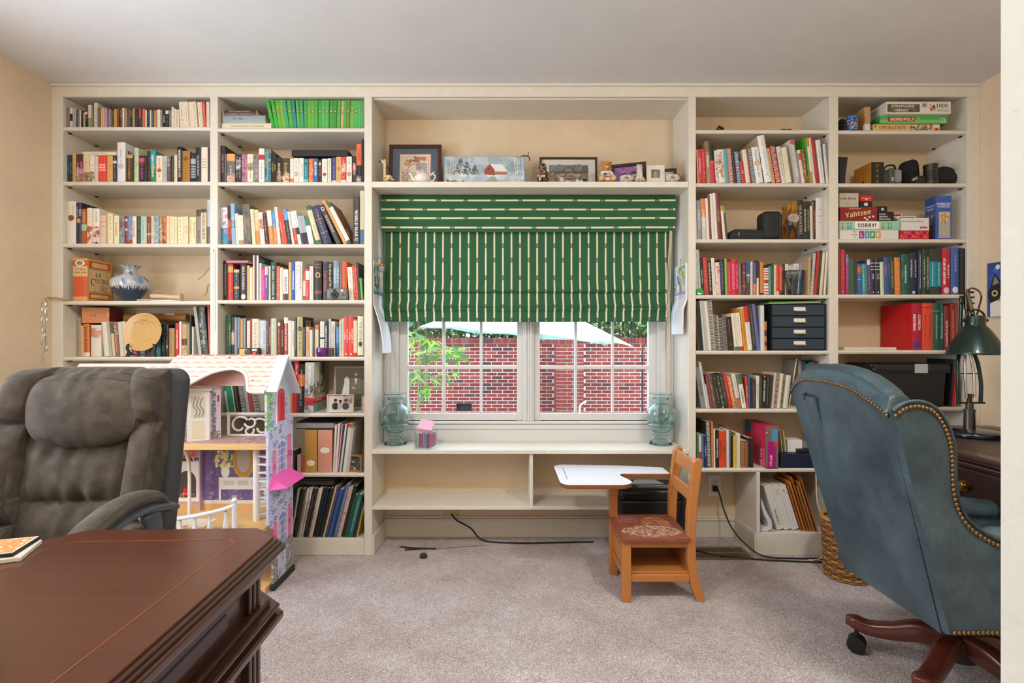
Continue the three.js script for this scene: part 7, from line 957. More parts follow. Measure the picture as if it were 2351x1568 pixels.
    g.fillStyle='#9c4a36';g.beginPath();g.moveTo(w*0.5,h*0.57);g.lineTo(w*0.5,h*0.42);g.lineTo(w*0.57,h*0.23);g.lineTo(w*0.63,h*0.42);g.lineTo(w*0.63,h*0.6);g.fill();g.fillStyle='#e2e4e4';g.beginPath();g.moveTo(w*0.57,h*0.23);g.lineTo(w*0.73,h*0.25);g.lineTo(w*0.8,h*0.5);g.lineTo(w*0.64,h*0.46);g.fill();fill(g,'#a8745c',w*0.63,h*0.48,w*0.16,h*0.1);fill(g,'#4a2a20',w*0.545,h*0.36,8,10);g.fillStyle='#a8a8a2';g.beginPath();g.moveTo(w*0.4,h);g.quadraticCurveTo(w*0.56,h*0.7,w*0.6,h*0.62);g.lineTo(w*0.64,h*0.66);g.quadraticCurveTo(w*0.7,h*0.85,w*0.72,h);g.fill();blobs(g,60,['#5a5c4c','#7a7862','#3f4438'],w*0.03,w*0.24,h*0.78,h,4,11);for (const q of [0.18,0.38,0.58,0.78]){g.fillStyle='#1c1c1c';g.beginPath();g.arc(w*q,h*0.97,4,0,7);g.fill();}});
  obj('painting',pg.translate(0,Hh/2,0.0008),pm,wt);obj('iron_hook',[tube([[W/2 - 0.03,Hh,-0.006],[W/2 - 0.005,Hh+0.006,-0.006],[W/2+0.015,Hh+0.004,-0.006],[W/2+0.027,Hh - 0.008,-0.006],[W/2+0.027,Hh - 0.024,-0.006]],0.0035,24,8),rod([W/2+0.018,Hh,-0.006],[W/2+0.022,Hh+0.028,-0.006],0.0018)],MIron,wt);
 // nesting doll
  const nd=thing('nesting_doll','black and gold nesting doll beside the framed group photo','figurine',on(1246,417,0.04)),MN=phys('ffffff',{map:tex(canvas(256,256,(g,w,h)=>{fill(g,'#1d1512',0,0,w,h);blobs(g,110,['#c89a58','#8a3a28','#e0b878','#5a2a1c','#e8d8b8'],40,216,70,190,2,10);fill(g,'#d8a878',0,0,w,34);g.fillStyle='#e8c8a0';g.beginPath();g.ellipse(192,78,20,24,0,0,7);g.fill();blobs(g,60,['#d8b060','#c8c8b0'],0,w,200,250,1,4);})),roughness:0.12,clearcoat:1});
  obj('doll_body',new THREE.LatheGeometry(new THREE.SplineCurve([[0.001,0],[0.027,0.001],[0.036,0.02],[0.0385,0.042],[0.034,0.062],[0.026,0.074],[0.0255,0.088],[0.022,0.105],[0.013,0.115],[0.001,0.118]].map((p)=>new THREE.Vector2(...p))).getPoints(50),40).rotateY(3.2),MN,nd);
  pictureFrame('black framed photo of a group in a field with white mat',1239,1371,416,337,0.2,0.012,'2c2422',(g,w,h)=>{fill(g,'#d6d2c8',0,0,w,h);const x=w*0.14,y=h*0.19,ww=w*0.73,hh=h*0.81;fill(g,'#5f6060',x,y,ww,hh);blobs(g,40,['#73767a','#4c4e50','#8a8c8c'],x+14,x+ww - 14,y+8,y+hh*0.25,8,20);fill(g,'#3f4244',x,y+hh*0.26,ww,hh*0.08);fill(g,'#8a7250',x,y+hh*0.34,ww,hh*0.66);blobs(g,150,['#b59a70','#6a5638','#4a3c2a','#c8b088'],x+6,x+ww - 6,y+hh*0.36,y+hh,4,11);[['#e0dcd4',0.32],['#6a6a72',0.43],['#4a4a5a',0.52],['#8a5a8a',0.6]].forEach(([c,q])=>person(g,x+ww*q,y+hh*0.48,ww*0.05,c,'#c89a80','#4a3428'));},{depth:0.016,lean:-0.08});
 // jay figurine and little dish
  tag(obj('dish',lathe([[0.001,0],[0.02,0.0005],[0.028,0.004],[0.026,0.004],[0.001,0.002]],28).translate(...on(1303,417,0.02)),M('e8e2d8',0.3)),'small flat white dish beside the blue bird figurine','dish');
  const jay=thing('bird_figurine','small blue, white and black bird figurine on the top shelf','figurine',on(1334,417,0.02));obj('bird',body([[-0.018,0,0,0.009,0.004,0.001,0,0.011],[0.004,0.001,0,0.011,0.034,0.008,0,0.004],[-0.018,0,0,0.008,-0.026,0.002,0,0.004]].map((q)=>{q[8]=0.006;return q;}),0.045,40,(x,y)=>x >0.01?'22242a':y <-0.003?'e8e4dc':x <-0.02?'d8d8d8':'3a6aa4').translate(0,0.011,0),MVC(0.3),jay);obj('beak',new THREE.ConeGeometry(0.002,0.008,8).rotateZ(1.4).translate(-0.033,0.013,0),M('3a3a3a',0.4),jay);
 // teddy bear
  const tb=thing('teddy_bear','seated tan teddy bear in a white shirt with flag patch','teddy bear',on(1392,417,0.05)),q=0.0025,bb=(...v)=>v.map((x,i)=>i <8?x*q:x);const fuzz=(x,y,z)=>(y <-1.2*q*4+0.012&&y >-0.058&&Math.abs(x)<0.042&&y <0.008&&z >-0.05)?'e8e2d8':'c08a50';
  const bear=[bb(0,-20,0,10,0,-8,0,9),bb(0,8,1,10,0,10,1,10.5),bb(0,6,8,5,0,5.5,11,4),bb(-9,17,-1,4,-9.5,18,-1,4),bb(9,17,-1,4,9.5,18,-1,4),bb(-9,-6,2,5,-17,-14,5,4.4),bb(9,-6,2,5,17,-14,5,4.4),bb(-7,-24,4,6,-14,-22.5,16,6.4),bb(7,-24,4,6,14,-22.5,16,6.4)].map((v)=>{v[8]=0.008;return v;});
  obj('bear',body(bear,0.078,64,(x,y,z)=>{const shirt=Math.abs(x)<0.036&&y >-0.062&&y <-0.006&&z <0.034;return shirt?'e6dfd4':z >0.03&&y >0&&Math.hypot(x,y - 0.015)<0.014?'d8b080':z >0.045&&y <-0.03?'d8b080':'b98248';}).translate(0,0.078,0),MVC(0.95),tb);
  for (const s of [-1,1])obj('eye',ball(0.0022,s*0.009,0.107,0.027),M('15110f',0.2),tb);obj('nose',ball(0.0042,0,0.1,0.037,1.2,0.8,0.6),M('1c1512',0.4),tb);
  const [fgm,fm]=decal(0.04,0.024,1600,(g,w,h)=>{fill(g,'#1c1c22',0,0,w,h);for (let i=0;i <7;i++)fill(g,i % 2?'#e8e0d8':'#b84a48',2,2+i*(h - 4)/7,w - 4,(h - 4)/7);fill(g,'#3a4a7a',2,2,w*0.4,h*0.55);});obj('flag_patch',fgm.rotateX(-0.12).translate(0,0.046,0.0268),fm,tb);
  pictureFrame('dark wood framed purple portrait of two people, set at an angle',1404,1482,416,360,0.13,0.018,'33221c',(g,w,h)=>{fill(g,'#8a4a94',0,0,w,h);blobs(g,30,['#a85aa8','#6a3a80','#b87ab8'],0,w,0,h,8,22);person(g,w*0.36,h*0.5,w*0.15,'#5a4a78','#d8a898','#1c141c');person(g,w*0.7,h*0.44,w*0.15,'#3a3450','#d8a8a0','#1a1218');},{turn:-0.3,lean:-0.06});
 // crystal geodes
  const geode=(px,w,h,label)=>{const t=thing('geode',label,'geode',on(px,417,0.03)),g=new THREE.IcosahedronGeometry(1,4),p=g.attributes.position,c=[];const col=new THREE.Color();for (let i=0;i <p.count;i++){const v=V(p.getX(i),p.getY(i),p.getZ(i)),n=1+0.1*Math.sin(v.x*9+v.y*7)*Math.sin(v.z*8+v.y*5)+0.05*Math.sin(v.x*23+v.z*19),hole=Math.hypot(v.x,v.y+0.1)<0.4&&v.z >0;const s=hole?0.72:n;p.setXYZ(i,v.x*w*s,v.y*h*s+h*1.02,v.z*w*0.7*s);col.set(hole?'#7a7570':Math.sin(v.x*20+v.y*16)>0.3?'#e4e0da':'#c4bcb2');c.push(col.r,col.g,col.b);} g.setAttribute('color',new THREE.Float32BufferAttribute(c,3));g.computeVertexNormals();obj('rock',g,MVC(0.4),t);};
  geode(1438,0.04,0.024,'white crystal geode between the teddy bear and the tiger figurine');geode(1543,0.041,0.026,'white crystal geode between the stone frame and reed diffuser');
 // tiger
  const tg=thing('tiger_figurine','sitting white tiger figurine with brown stripes','figurine',on(1468,417,0.02)),T=0.0025;obj('tiger',body([[0,-12,0,8,0,4,1,6],[0,4,1,6,-1,14,3,6],[-1,14,3,6,-3,13,8,3.5],[-5,19,2,1.8,-5.5,20.5,2,1],[4,19,2,1.8,4.5,20.5,2,1],[-4,0,5,3,-5,-17,7,2.2],[3,0,5,3,3,-17,7,2.2],[7,-13,2,5,9,-17,8,2.5],[-7,-13,1,5,-8,-17,7,2.4],[8,-15,-3,2,13,-17,4,1.5]].map((v)=>v.map((x)=>x*T).concat([0.006])),0.062,56,(x,y,z)=>Math.sin(y*900+Math.sin(x*260)*1.6+z*120)>0.62&&y <0.045?'5a3c24':y <-0.03?'d8c09a':'ece4d6').translate(0,0.05,0),MVC(0.35),tg);
  pictureFrame('white stone frame with shells round a small child photo',1484,1525,416,376,0.03,0.026,'d2d0c2',(g,w,h)=>{fill(g,'#6a6a50',0,0,w,h);person(g,w*0.5,h*0.35,w*0.22,'#b8845c','#d8a884','#b88a5a');},{depth:0.012,mat:print(128,128,(g,w,h)=>{fill(g,'#d6d2c2',0,0,w,h);blobs(g,90,['#b8c8b4','#e6e2d6','#a8a898','#d8b8a0'],0,w,0,h,3,10);})});
  pictureFrame('dark frame behind the stone frame, nearest the reed diffuser',1506,1552,416,372,0.14,0.016,'35261f',(g,w,h)=>{fill(g,'#b9bcbc',0,0,w,h);blobs(g,20,['#8a9090','#d0d0cc'],0,w,0,h,4,12);},{turn:-0.25});
  const rd=thing('reed_diffuser','glass reed diffuser with wooden sticks at the shelf end','diffuser',on(1563,417,0.06));obj('bottle',lathe([[0.001,0],[0.022,0],[0.023,0.004],[0.02,0.02],[0.009,0.042],[0.009,0.052],[0.007,0.052],[0.007,0.042],[0.018,0.02],[0.02,0.005],[0.001,0.004]],28),phys('f2ead8',{transmission:1,roughness:0.02,thickness:0.004,ior:1.45}),rd);for (const [x,y,z] of [[-0.026,0.13,0.01],[-0.014,0.15,-0.015],[0.01,0.148,0.0],[0.018,0.142,0.012],[-0.02,0.12,-0.01]])obj('reed',rod([-x*0.35,0.008,-z*0.35],[x,y,z],0.0014,0.0014,6),M('c89a68',0.7),rd);
}
// ---------------------------------------------------------------- bookcase right of the window
{
  const rc=thing('remote_control','black remote control propped upright on the top shelf','remote',on(1643,297,0.2));rc.rotation.z=-0.5;obj('case',bx(-0.02,0.02,-0.02,0.075,-0.008,0.008,0.006),M('121314',0.45),rc);for (let i=0;i <3;i++)for (const s of [-1,1])obj('button',bx(s*0.009 - 0.005,s*0.009+0.005,0.02+i*0.016,0.023+i*0.016,0.0075,0.0092),M('b8b8b8',0.4),rc);rc.position.y+=0.031;
  for (const p of [1795,1808])tag(obj('black_clip',bx(-0.014,0.014,0,0.006,-0.02,0.02,0.002).translate(...on(p,297,0.03)),MBlack),p===1795?'small flat black clip on the top shelf, nearer the window':'small flat black clip on the top shelf, nearer the wall','clip');
 // camera cases
  const MN=M('1b1d20',0.7);
  const fc=thing('camera_case','low flat black zipped case on the third shelf','camera case',on(1713,548.5,0.05));obj('shell',uvM(slab([[-0.105,0],[0.105,0],[0.105,0.045],[0.09,0.062],[-0.065,0.066],[-0.098,0.035]],0.1,0.01).translate(0,0.0,-0.1)),MN,fc);obj('zip',tube([[-0.09,0.026,0.012],[-0.05,0.034,0.013],[0.1,0.032,0.013]],0.002,20,6),M('55585c',0.4),fc);obj('zip_pull',bx(-0.052,-0.046,0.026,0.046,0.012,0.016),MChrome,fc);
  const uc=thing('camera_case','upright rounded black camera case beside the flat case','camera case',on(1777,548.5,0.03));obj('shell',uvM(new RoundedBoxGeometry(0.115,0.172,0.11,5,0.03).translate(0,0.0865,-0.056)),MN,uc);obj('zip',tube([[0.035,0.01,0.002],[0.036,0.16,-0.002]],0.002,8,6),M('4a4d50',0.4),uc);
  const ln=thing('camera_strap','coiled black camera strap and cap on the third shelf','strap',on(1818,548.5,0.02));obj('band',loft([[-0.02,0.008,0],[-0.005,0.06,0],[0.012,0.066,0],[0.024,0.03,0],[0.03,0.004,0]],[[0.008,0.004],[0.01,0.005],[0.01,0.005],[0.01,0.005],[0.01,0.003]],24,8),MN,ln);obj('cap',cyl(0.015,0.015,0.02,-0.006,0.09,-0.005,20),M('3a4448',0.4),ln);obj('stem',rod([-0.006,0.06,-0.004],[-0.006,0.085,-0.005],0.01),MN,ln);
  const pb=thing('plastic_bag','crumpled clear plastic bag on the orange cookbook cover','bag',on(1822,548.5,0.035));{const g=new THREE.IcosahedronGeometry(0.03,2),p=g.attributes.position;for (let i=0;i <p.count;i++){const s=1+0.35*Math.sin(p.getX(i)*190+p.getY(i)*130)*Math.sin(p.getZ(i)*170+p.getY(i)*90);p.setXYZ(i,p.getX(i)*s,p.getY(i)*0.8*s+0.128,p.getZ(i)*s*0.4);} g.computeVertexNormals();obj('film',g,phys('ffffff',{transmission:0.85,roughness:0.12,thickness:0}),pb);}
 // pen cup
  const pc=thing('pen_cup','black wire mesh pen cup on the fourth shelf','pen cup',on(1829,677,0.005));pc.position.z=-(DF+0.03);{const wires=[];for (let i=0;i <36;i++){const a=i/36*6.283;wires.push(rod([Math.cos(a)*0.042,0.004,Math.sin(a)*0.022],[Math.cos(a)*0.058,0.14,Math.sin(a)*0.024],0.0008,0.0008,4));} for (let y=0.01;y <0.14;y+=0.008){const r=0.042+0.016*y/0.14;wires.push(new THREE.TorusGeometry(1,0.0008/0.05,3,30).rotateX(1.5708).scale(r,0.05,0.023).translate(0,y,0));} obj('mesh_wall',wires,MBlack,pc).userData.kind='stuff';} obj('rim',new THREE.TorusGeometry(0.06,0.0022,6,40).rotateX(1.5708).scale(1,1,0.4).translate(0,0.14,0),MBlack,pc);obj('cup_floor',cyl(0.042,0.042,0.002,0,0.003,0,28).scale(1,1,0.5),MBlack,pc);
  [['2a2a2e',-0.03,-0.02,0.1,'slim black pen nearest the pen cup rim'],['3a3430',-0.02,-0.012,0.12,'dark brown pencil in the pen cup'],['b9a888',-0.012,-0.035,0.1,'tan pencil slanting in the pen cup'],['2f55b0',0.008,0.022,0.13,'blue pen in the pen cup'],['9acb3c',0.022,0.03,0.125,'lime green highlighter in the pen cup'],['3a6ac0',0.03,0.04,0.135,'bright blue pen at the side of the pen cup'],['cfd4da',0.016,0.036,0.14,'silver pen in the pen cup']].forEach(([c,x0,x1,h,label])=>{const p=thing('pen',label,'pen',pc.position.toArray(),0,'pens in the mesh cup');obj('barrel',rod([x0,0.006,0.004],[x1,h,-0.004+x0*0.1],0.0042),M(c,0.3),p);obj('tip',rod([x1,h,-0.004+x0*0.1],[x1+(x1 - x0)*0.08,h+0.01,-0.004],0.003,0.001),M('d8d8d8',0.3),p);});
  const gg=thing('tape_dispenser','green and white tape dispenser in the corner of the fourth shelf','tape dispenser',on(1607,677,0.008));obj('case',uvM(slab([[-0.022,0],[0.02,0],[0.022,0.018],[0.01,0.038],[-0.012,0.036],[-0.022,0.02]],0.016,0.003).translate(0,0,-0.012)),M('1f9a4c',0.35),gg);obj('white_tab',bx(-0.018,0.004,0.001,0.009,0.004,0.009,0.001).rotateZ(-0.2),M('e8e8e0',0.4),gg);
 // letter drawers
  const ld=thing('letter_drawers','dark blue desktop chest of four drawers with label pulls','drawer chest',on(1834,805,0.02)),kl=K1(0.02),LW=124*kl,LH=107*kl,MLB=M('2a3a48',0.5);obj('carcass',[bx(-LW/2,-LW/2+0.004,0,LH,-0.24,0),bx(LW/2 - 0.004,LW/2,0,LH,-0.24,0),bx(-LW/2,LW/2,LH - 0.004,LH,-0.24,0),bx(-LW/2,LW/2,0,0.004,-0.24,0),bx(-LW/2,LW/2,0,LH,-0.24,-0.235)],M('1a1f26',0.5),ld);
  for (let i=0;i <4;i++){const y0=0.006+i*(LH - 0.008)/4,y1=y0+(LH - 0.008)/4 - 0.004,d=obj('drawer',bx(-LW/2+0.005,LW/2 - 0.005,y0,y1,-0.22,-0.003,0.0015),MLB,ld),ym=(y0+y1)/2;obj('label_card',bx(-0.028,0.038,ym - 0.002,ym+0.018,-0.003,0.0012),M('e8e4da',0.6),d);obj('pull',bx(-0.022,0.042,ym - 0.008,ym - 0.003,-0.003,0.01,0.0015),M('b8a488',0.3,0.7),d);}
  for (let i=0;i <3;i++)tag(obj('plastic_folder',bx(-0.15,0.15,0,0.003,-0.2,0).rotateZ(0.02).translate((1825 - CX)*K1(0.03),Y(805)+LH+0.005+i*0.0042,-(DF+0.03)),M(['d8d4c4','6ab43c','4fa82c'][i],0.35)),['clear plastic folder lying on the letter drawers','green plastic folder in the middle on the letter drawers','bright green plastic folder topmost on the letter drawers'][i],'folder');
 // sixth shelf extras
  const bd=thing('card_bundle','bundle of coloured cards in a strap lying on the books','cards',[(1758 - CX)*K1(0.04),Y(939)+0.128,-(DF+0.04)],0.12);['2f3a2a','8a7a3a','d8923a','c84a30','9aa08a','4a5a3a','6a6a5a'].forEach((c,i)=>obj('card_layer',bx(-0.075,0.075,i*0.0066,i*0.0066+0.0064,-0.1,0,0.001),M(c,0.6),bd));obj('strap',bx(-0.052,-0.045,-0.0,0.0475,-0.101,0.0015),MBlack,bd);
 {const ps=thing('ruled_pad','large ruled paper pad leaning behind the spiral books','pad',on(1818,939,0.1));obj('sheets',uvM(bx(0,0.006,0,0.285,-0.12,0)),M('d6cdba',0.7),ps);const [g,m]=decal(0.12,0.285,700,(g,w,h)=>{fill(g,'#d9d2c0',0,0,w,h);for (let y=30;y <h;y+=8)fill(g,'rgba(120,120,130,.5)',0,y,w,1);});obj('ruled_face',g.rotateY(-Math.PI/2).translate(-0.0008,0.1425,-0.06),m,ps);ps.rotation.z=-0.14;ps.rotation.y=-0.5;ps.position.y+=0.004;ps.position.x -=0.02;}
  row('d',6,ZD5,1470,'hardcover','books at the far end of the sixth shelf right of the window',['1470 1504 852 9a948a 444|z.1','1506 1538 860 3a4a5c ccd|z.1','1540 1566 862 27405c ccd|z.1','1568 1596 900 4a7a4a dec|z.1','1598 1634 880 2f6a8a dee|z.1','1636 1690 870 6a5a48 edc|z.1','1692 1714 862 3c3a34 ccc|z.1','1716 1742 876 b04a34 edc|z.1'],{from:28});
 // seventh shelf boxes
  carton('pink_folder_box','hot pink box of hanging folders on the seventh shelf','box',1758,1787,1080,983,0.0,0.26,'d8265a',(g,w,h)=>{fill(g,'#7a6a62',0,0,w,h);fill(g,'#a81a78',w*0.14,h*0.36,w*0.66,h*0.64);fill(g,'#4a98c8',w*0.5,h*0.06,w*0.46,h*0.3);blobs(g,10,['#2a2a2a','#e8e0d8','#c84a3a'],w*0.05,w*0.45,h*0.05,h*0.33,3,7);fill(g,'#d83a44',w*0.62,h*0.36,w*0.34,h*0.12);g.save();g.translate(w*0.42,h*0.82);g.rotate(Math.PI/2*-1);txt(g,'1/5-tab',0,0,w*0.26,'#f4e8f0');g.restore();},{floor:1076,left:(g,w,h)=>{fill(g,'#dc2e5c',0,0,w,h);for (let i=0;i <40;i++)fill(g,['rgba(240,110,60,.5)','rgba(250,140,90,.4)'][i % 2],0,h*0.05+i*h*0.012,w*rnd(0.3,1),h*0.006);fill(g,'#2f7a90',w*0.02,0,w*0.3,h*0.26);g.save();g.translate(w*0.8,h*0.8);g.rotate(-1.5708);txt(g,'1/5-tab',0,0,30,'#fbe4ea','bold');txt(g,'hanging folders',0,26,16,'#fbe4ea','normal');g.restore();}});
  for (let i=0;i <2;i++){const f=tag(obj('manila_folder',bx(0,0.004,0,0.125,-0.2,0,0.001).rotateZ(0.12).translate(...on(1796+i*8,1041,0.03)),M('d8cf9a',0.8)),i?'cream folder leaning next to the white box':'cream folder leaning against the pink box','folder');f.position.y=0.0;}
  carton('navy_box','dark navy flat box on the seventh shelf behind the green chair','box',1792,1880,1076,1043,0.01,0.26,'16243c',null,{bevel:0.003}).position.y+=0.0;
  carton('white_carton','small white carton on top of the navy box','carton',1808,1842,1041,1013,0.05,0.08,'e6e8ea',null,{floor:1042.5});tag(obj('black_adapter',bx(-0.05,0.05,0,0.022,-0.05,0.0,0.004).translate(...on(1853,1042.5,0.02)),MBlack),'black power adapter on the navy box','adapter');
 // cubby: tray, file boxes, envelopes
  const tr=thing('paper_tray','white curved plastic tray standing in the low cubby','tray',on(1765,1224,0.02));obj('shell',uvM(slab([[-0.045,0.004],[-0.01,0],[0.02,0.02],[0.018,0.06],[-0.02,0.13],[-0.045,0.2],[-0.045,0.15],[-0.025,0.09],[-0.003,0.05],[-0.004,0.024],[-0.03,0.02]],0.2,0.003).translate(0,0,-0.2)),M('dcdce6',0.4),tr);
  for (let i=0;i <3;i++){const c=carton('file_folder_box',['white box lettered BASICS leaning in the low cubby','white box with red dots leaning in the low cubby','white box with green dots leaning in the low cubby'][i],'box',1774+i*17,1790+i*17,1215,1110,0.04,0.2,'dcdcd6',(g,w,h)=>{fill(g,'#dcdcd8',0,0,w,h);if (i)blobs(g,8,i===1?['#d0543a','#e0806a']:['#2f7a3c','#4f9a4c'],w*0.2,w*0.8,h*0.08,h*0.2,3,6);g.save();g.translate(w*0.5,h*(i?0.8:0.72));g.rotate(1.5708);txt(g,i?'~~~ ~~':'TRU BASICS',0,0,w*(i?0.24:0.42),'#3a3a3a');g.restore();},{floor:1224});c.rotation.z=0.3;c.position.x+=0.026;c.position.y+=0.007;}
  for (let i=0;i <6;i++){const e=tag(obj('kraft_envelope',bx(0,0.006,0,0.27+(i % 3)*0.03,-0.2+0.01*i,0.004*i,0.002),M(['b0602a','c88a48','a8642c','b87838','c08040','9a5a28'][i],0.75)),`brown kraft envelope, ${ORD[i]} from left in the low cubby`,'envelope','envelopes in the low cubby');e.position.set(X(1847)+i*0.016,Y(1224)+0.001,ZP - 0.03);e.rotation.z=0.3;e.rotation.y=0.0;}
}
// ---------------------------------------------------------------- rightmost bookcase
{
  const ht=thing('knitted_hat','black knitted hat at the left end of the top shelf','hat',on(1931,298,0.06));obj('crown',lathe([[0.001,0.085],[0.02,0.082],[0.034,0.065],[0.04,0.04],[0.04,0.02]],24).scale(0.36,1,1),M('1e1f22',0.9),ht);obj('brim',lathe([[0.043,0],[0.045,0.02],[0.04,0.028],[0.037,0.002]],24).scale(0.36,1,1),M('26272a',0.9),ht);
  const cn=thing('game_can','blue cylindrical game can with yellow lettering on top shelf','can',on(1956,298,0.03));const MC=phys('ffffff',{map:tex(canvas(256,256,(g,w,h)=>{fill(g,'#27509c',0,0,w,h);fill(g,'#3f78c8',0,0,w,46);blobs(g,70,['#e8e4e0','#c84a50','#1c2a5a'],0,w,60,110,4,9);for (const x of [64,192])txt(g,'Farkle',x,138,46,'#f0dc4a','bold','sans-serif','center',120);fill(g,'#b8342c',0,160,w,8);blobs(g,80,['#e0e4ea','#8aa4d0','#1c2a5a'],0,w,176,256,5,10);})),roughness:0.3});const cg=lathe([[0.001,0],[0.028,0],[0.029,0.003],[0.029,0.083],[0.027,0.088],[0.001,0.088]],32);{const p=cg.attributes.position,uv=cg.attributes.uv;for (let i=0;i <p.count;i++)uv.setY(i,p.getY(i)/0.088);} obj('tin_wall',cg.rotateY(2.2),MC,cn);
  carton('kraft_box','plain kraft cardboard box beside the stacked games','box',1984,1998,298,241,0.03,0.2,'b98f5c',(g,w,h)=>{fill(g,'#c09868',0,0,w,h);fill(g,'#6a5030',w*0.0,h*0.4,w*0.1,h*0.22);});
  const game=(label,a,b,yb,yt,inset,depth,color,f,o={})=>carton('board_game',label,'board game',a,b,yb,yt,inset,depth,color,f,{group:'board games',res:1300,...o});
  tag(obj('barcode_label',bx(-0.014,0.014,0,0.036,-0.02,0).translate(...on(1992,298,0.008)),M('dcd8d0',0.6)),'small white barcode card before the kraft box','card');
  game('cream board game box lowest in the top shelf stack',2004,2158,297,281.5,0.02,0.25,'d8b868',(g,w,h)=>{fill(g,'#dcbf74',0,0,w,h);txt(g,'OPERATION',w*0.29,h*0.5,h*0.7,'#a8281c','bold','serif','center',w*0.4);blobs(g,60,['#3a5a7a','#c05a3a','#e8d8a8','#4a3a2a','#7aa0b0'],w*0.55,w*0.88,h*0.15,h*0.95,4,12);fill(g,'#e4e0d0',w*0.91,h*0.1,w*0.08,h*0.4);g.fillStyle='#c01a1a';g.beginPath();g.arc(w*0.95,h*0.85,h*0.3,0,7);g.fill();fill(g,'#c03a2c',w*0.02,h*0.15,w*0.03,h*0.3);},{floor:298});
  game('green board game box in the middle of the top shelf stack',2020,2174,280.6,262,0.02,0.25,'3a9a4a',(g,w,h)=>{fill(g,'#4faf5c',0,0,w,h);fill(g,'#7cc47c',0,h*0.5,w,h*0.5);fill(g,'#b8241c',w*0.12,h*0.15,w*0.4,h*0.6);txt(g,'MONOPOLY',w*0.33,h*0.47,h*0.52,'#f0ece0','bold','sans-serif','center',w*0.36);fill(g,'#e0e0d4',w*0.91,h*0.3,w*0.06,h*0.5);for (let i=0;i <8;i++)fill(g,'#4a3a3a',w*0.915+i*w*0.006,h*0.36,w*0.003,h*0.38);g.fillStyle='#b0a090';g.beginPath();g.arc(w*0.58,h*0.35,h*0.16,0,7);g.fill();},{floor:281});
  const pz=game('white jigsaw puzzle box topmost in the top shelf stack',2034,2183,261,233,0.0,0.27,'e2ddd2',(g,w,h)=>{fill(g,'#e4dfd4',0,0,w,h);fill(g,'#4f5a48',w*0.02,h*0.2,w*0.5,h*0.66);blobs(g,60,['#3a4a3a','#7a4a3a','#6a7a5a','#b05a30','#8a8070'],w*0.04,w*0.5,h*0.28,h*0.8,5,14);txt(g,'ENDANGERED',w*0.26,h*0.36,h*0.26,'#f4efe4','bold','serif','center',w*0.42);txt(g,'SPECIES',w*0.24,h*0.7,h*0.26,'#f4efe4','bold','serif','center',w*0.3);for (let i=0;i <10;i++)fill(g,'#4a4a44',w*0.56+i*w*0.007,h*0.14,w*0.004,h*0.3);txt(g,'1000',w*0.86,h*0.34,h*0.44,'#2f6a94','bold','serif');txt(g,'PUZZLE',w*0.88,h*0.72,h*0.24,'#8a6a20','bold','serif');blobs(g,12,['#c0583a','#7a3a28'],w*0.68,w*0.76,h*0.2,h*0.7,4,10);},{floor:261.8,turn:0,left:(g,w,h)=>{fill(g,'#dcd6ca',0,0,w,h);txt(g,'1000',w*0.6,h*0.35,h*0.4,'#2f6a94','bold','serif');txt(g,'PUZZLE',w*0.6,h*0.72,h*0.22,'#8a6a20','bold','serif');blobs(g,30,['#2a3a3a','#4a6a6a'],0,w*0.3,0,h,5,14);}});
 // second shelf
  const bl=M('17181b',0.75);
  const ps=thing('black_pouch','tall black pouch with red lining at the second shelf end','pouch',on(1933,420,0.06));obj('cloth',uvM(slab([[-0.016,0],[0.012,0],[0.018,0.04],[0.03,0.14],[0.034,0.168],[-0.016,0.172]],0.05,0.006).translate(0,0,-0.05)),M('2a2d33',0.8),ps);obj('red_lining',uvM(slab([[0.014,0.03],[0.026,0.024],[0.026,0.08],[0.022,0.12]],0.03,0.002).translate(0.004,0,-0.045)),M('8f1a20',0.7),ps);
  carton('lens_box','ochre and black product box standing on the second shelf','box',2000,2029,419,364,0.06,0.15,'b87a24',(g,w,h)=>{fill(g,'#1c1a1a',0,0,w,h);for (let i=0;i <4;i++){g.strokeStyle='#c8a070';g.lineWidth=3;g.strokeRect(w*0.4,h*(0.1+i*0.22),w*0.18,h*0.09);}},{floor:420,left:(g,w,h)=>{fill(g,'#c0842c',0,0,w,h);fill(g,'#1c1a14',w*0.5,h*0.66,w*0.1,h*0.12);fill(g,'#b0761f',w*0.55,0,w*0.4,h*0.4);}});
  const b1=thing('camera_bag','grey-green padded camera bag beside the ochre box','camera bag',on(2050,420,0.05));obj('pouch',uvM(new RoundedBoxGeometry(0.1,0.1,0.08,4,0.03).translate(0,0.05,-0.04)),M('3a3d38',0.85),b1);obj('pale_panel',uvM(new RoundedBoxGeometry(0.05,0.08,0.03,3,0.014).translate(0.03,0.055,-0.01)),M('8a8c90',0.7),b1);obj('top_handle',tube([[-0.04,0.095,-0.03],[-0.02,0.12,-0.02],[0.02,0.122,-0.02],[0.04,0.095,-0.03]],0.005,20,8),bl,b1);obj('flap',uvM(new RoundedBoxGeometry(0.03,0.1,0.02,2,0.008).translate(-0.012,0.05,0.004)),M('4f5348',0.8),b1);obj('buckle',bx(-0.018,-0.008,0.02,0.045,0.012,0.018,0.002),M('b8a894',0.4),b1);
  const b2=thing('black_backpack','tall soft black bag in the middle of the second shelf','bag',on(2093,420,0.1));obj('sack',body([[0,-0.045,0,0.052,0,0.02,0,0.042],[0,0.02,0,0.04,0.02,0.05,0,0.024],[-0.03,0.01,0,0.028,-0.028,0.035,0,0.018]].map((v)=>v.concat([0.03])),0.12,44,()=>'121316').translate(0,0.099,-0.02),MVC(0.85),b2);
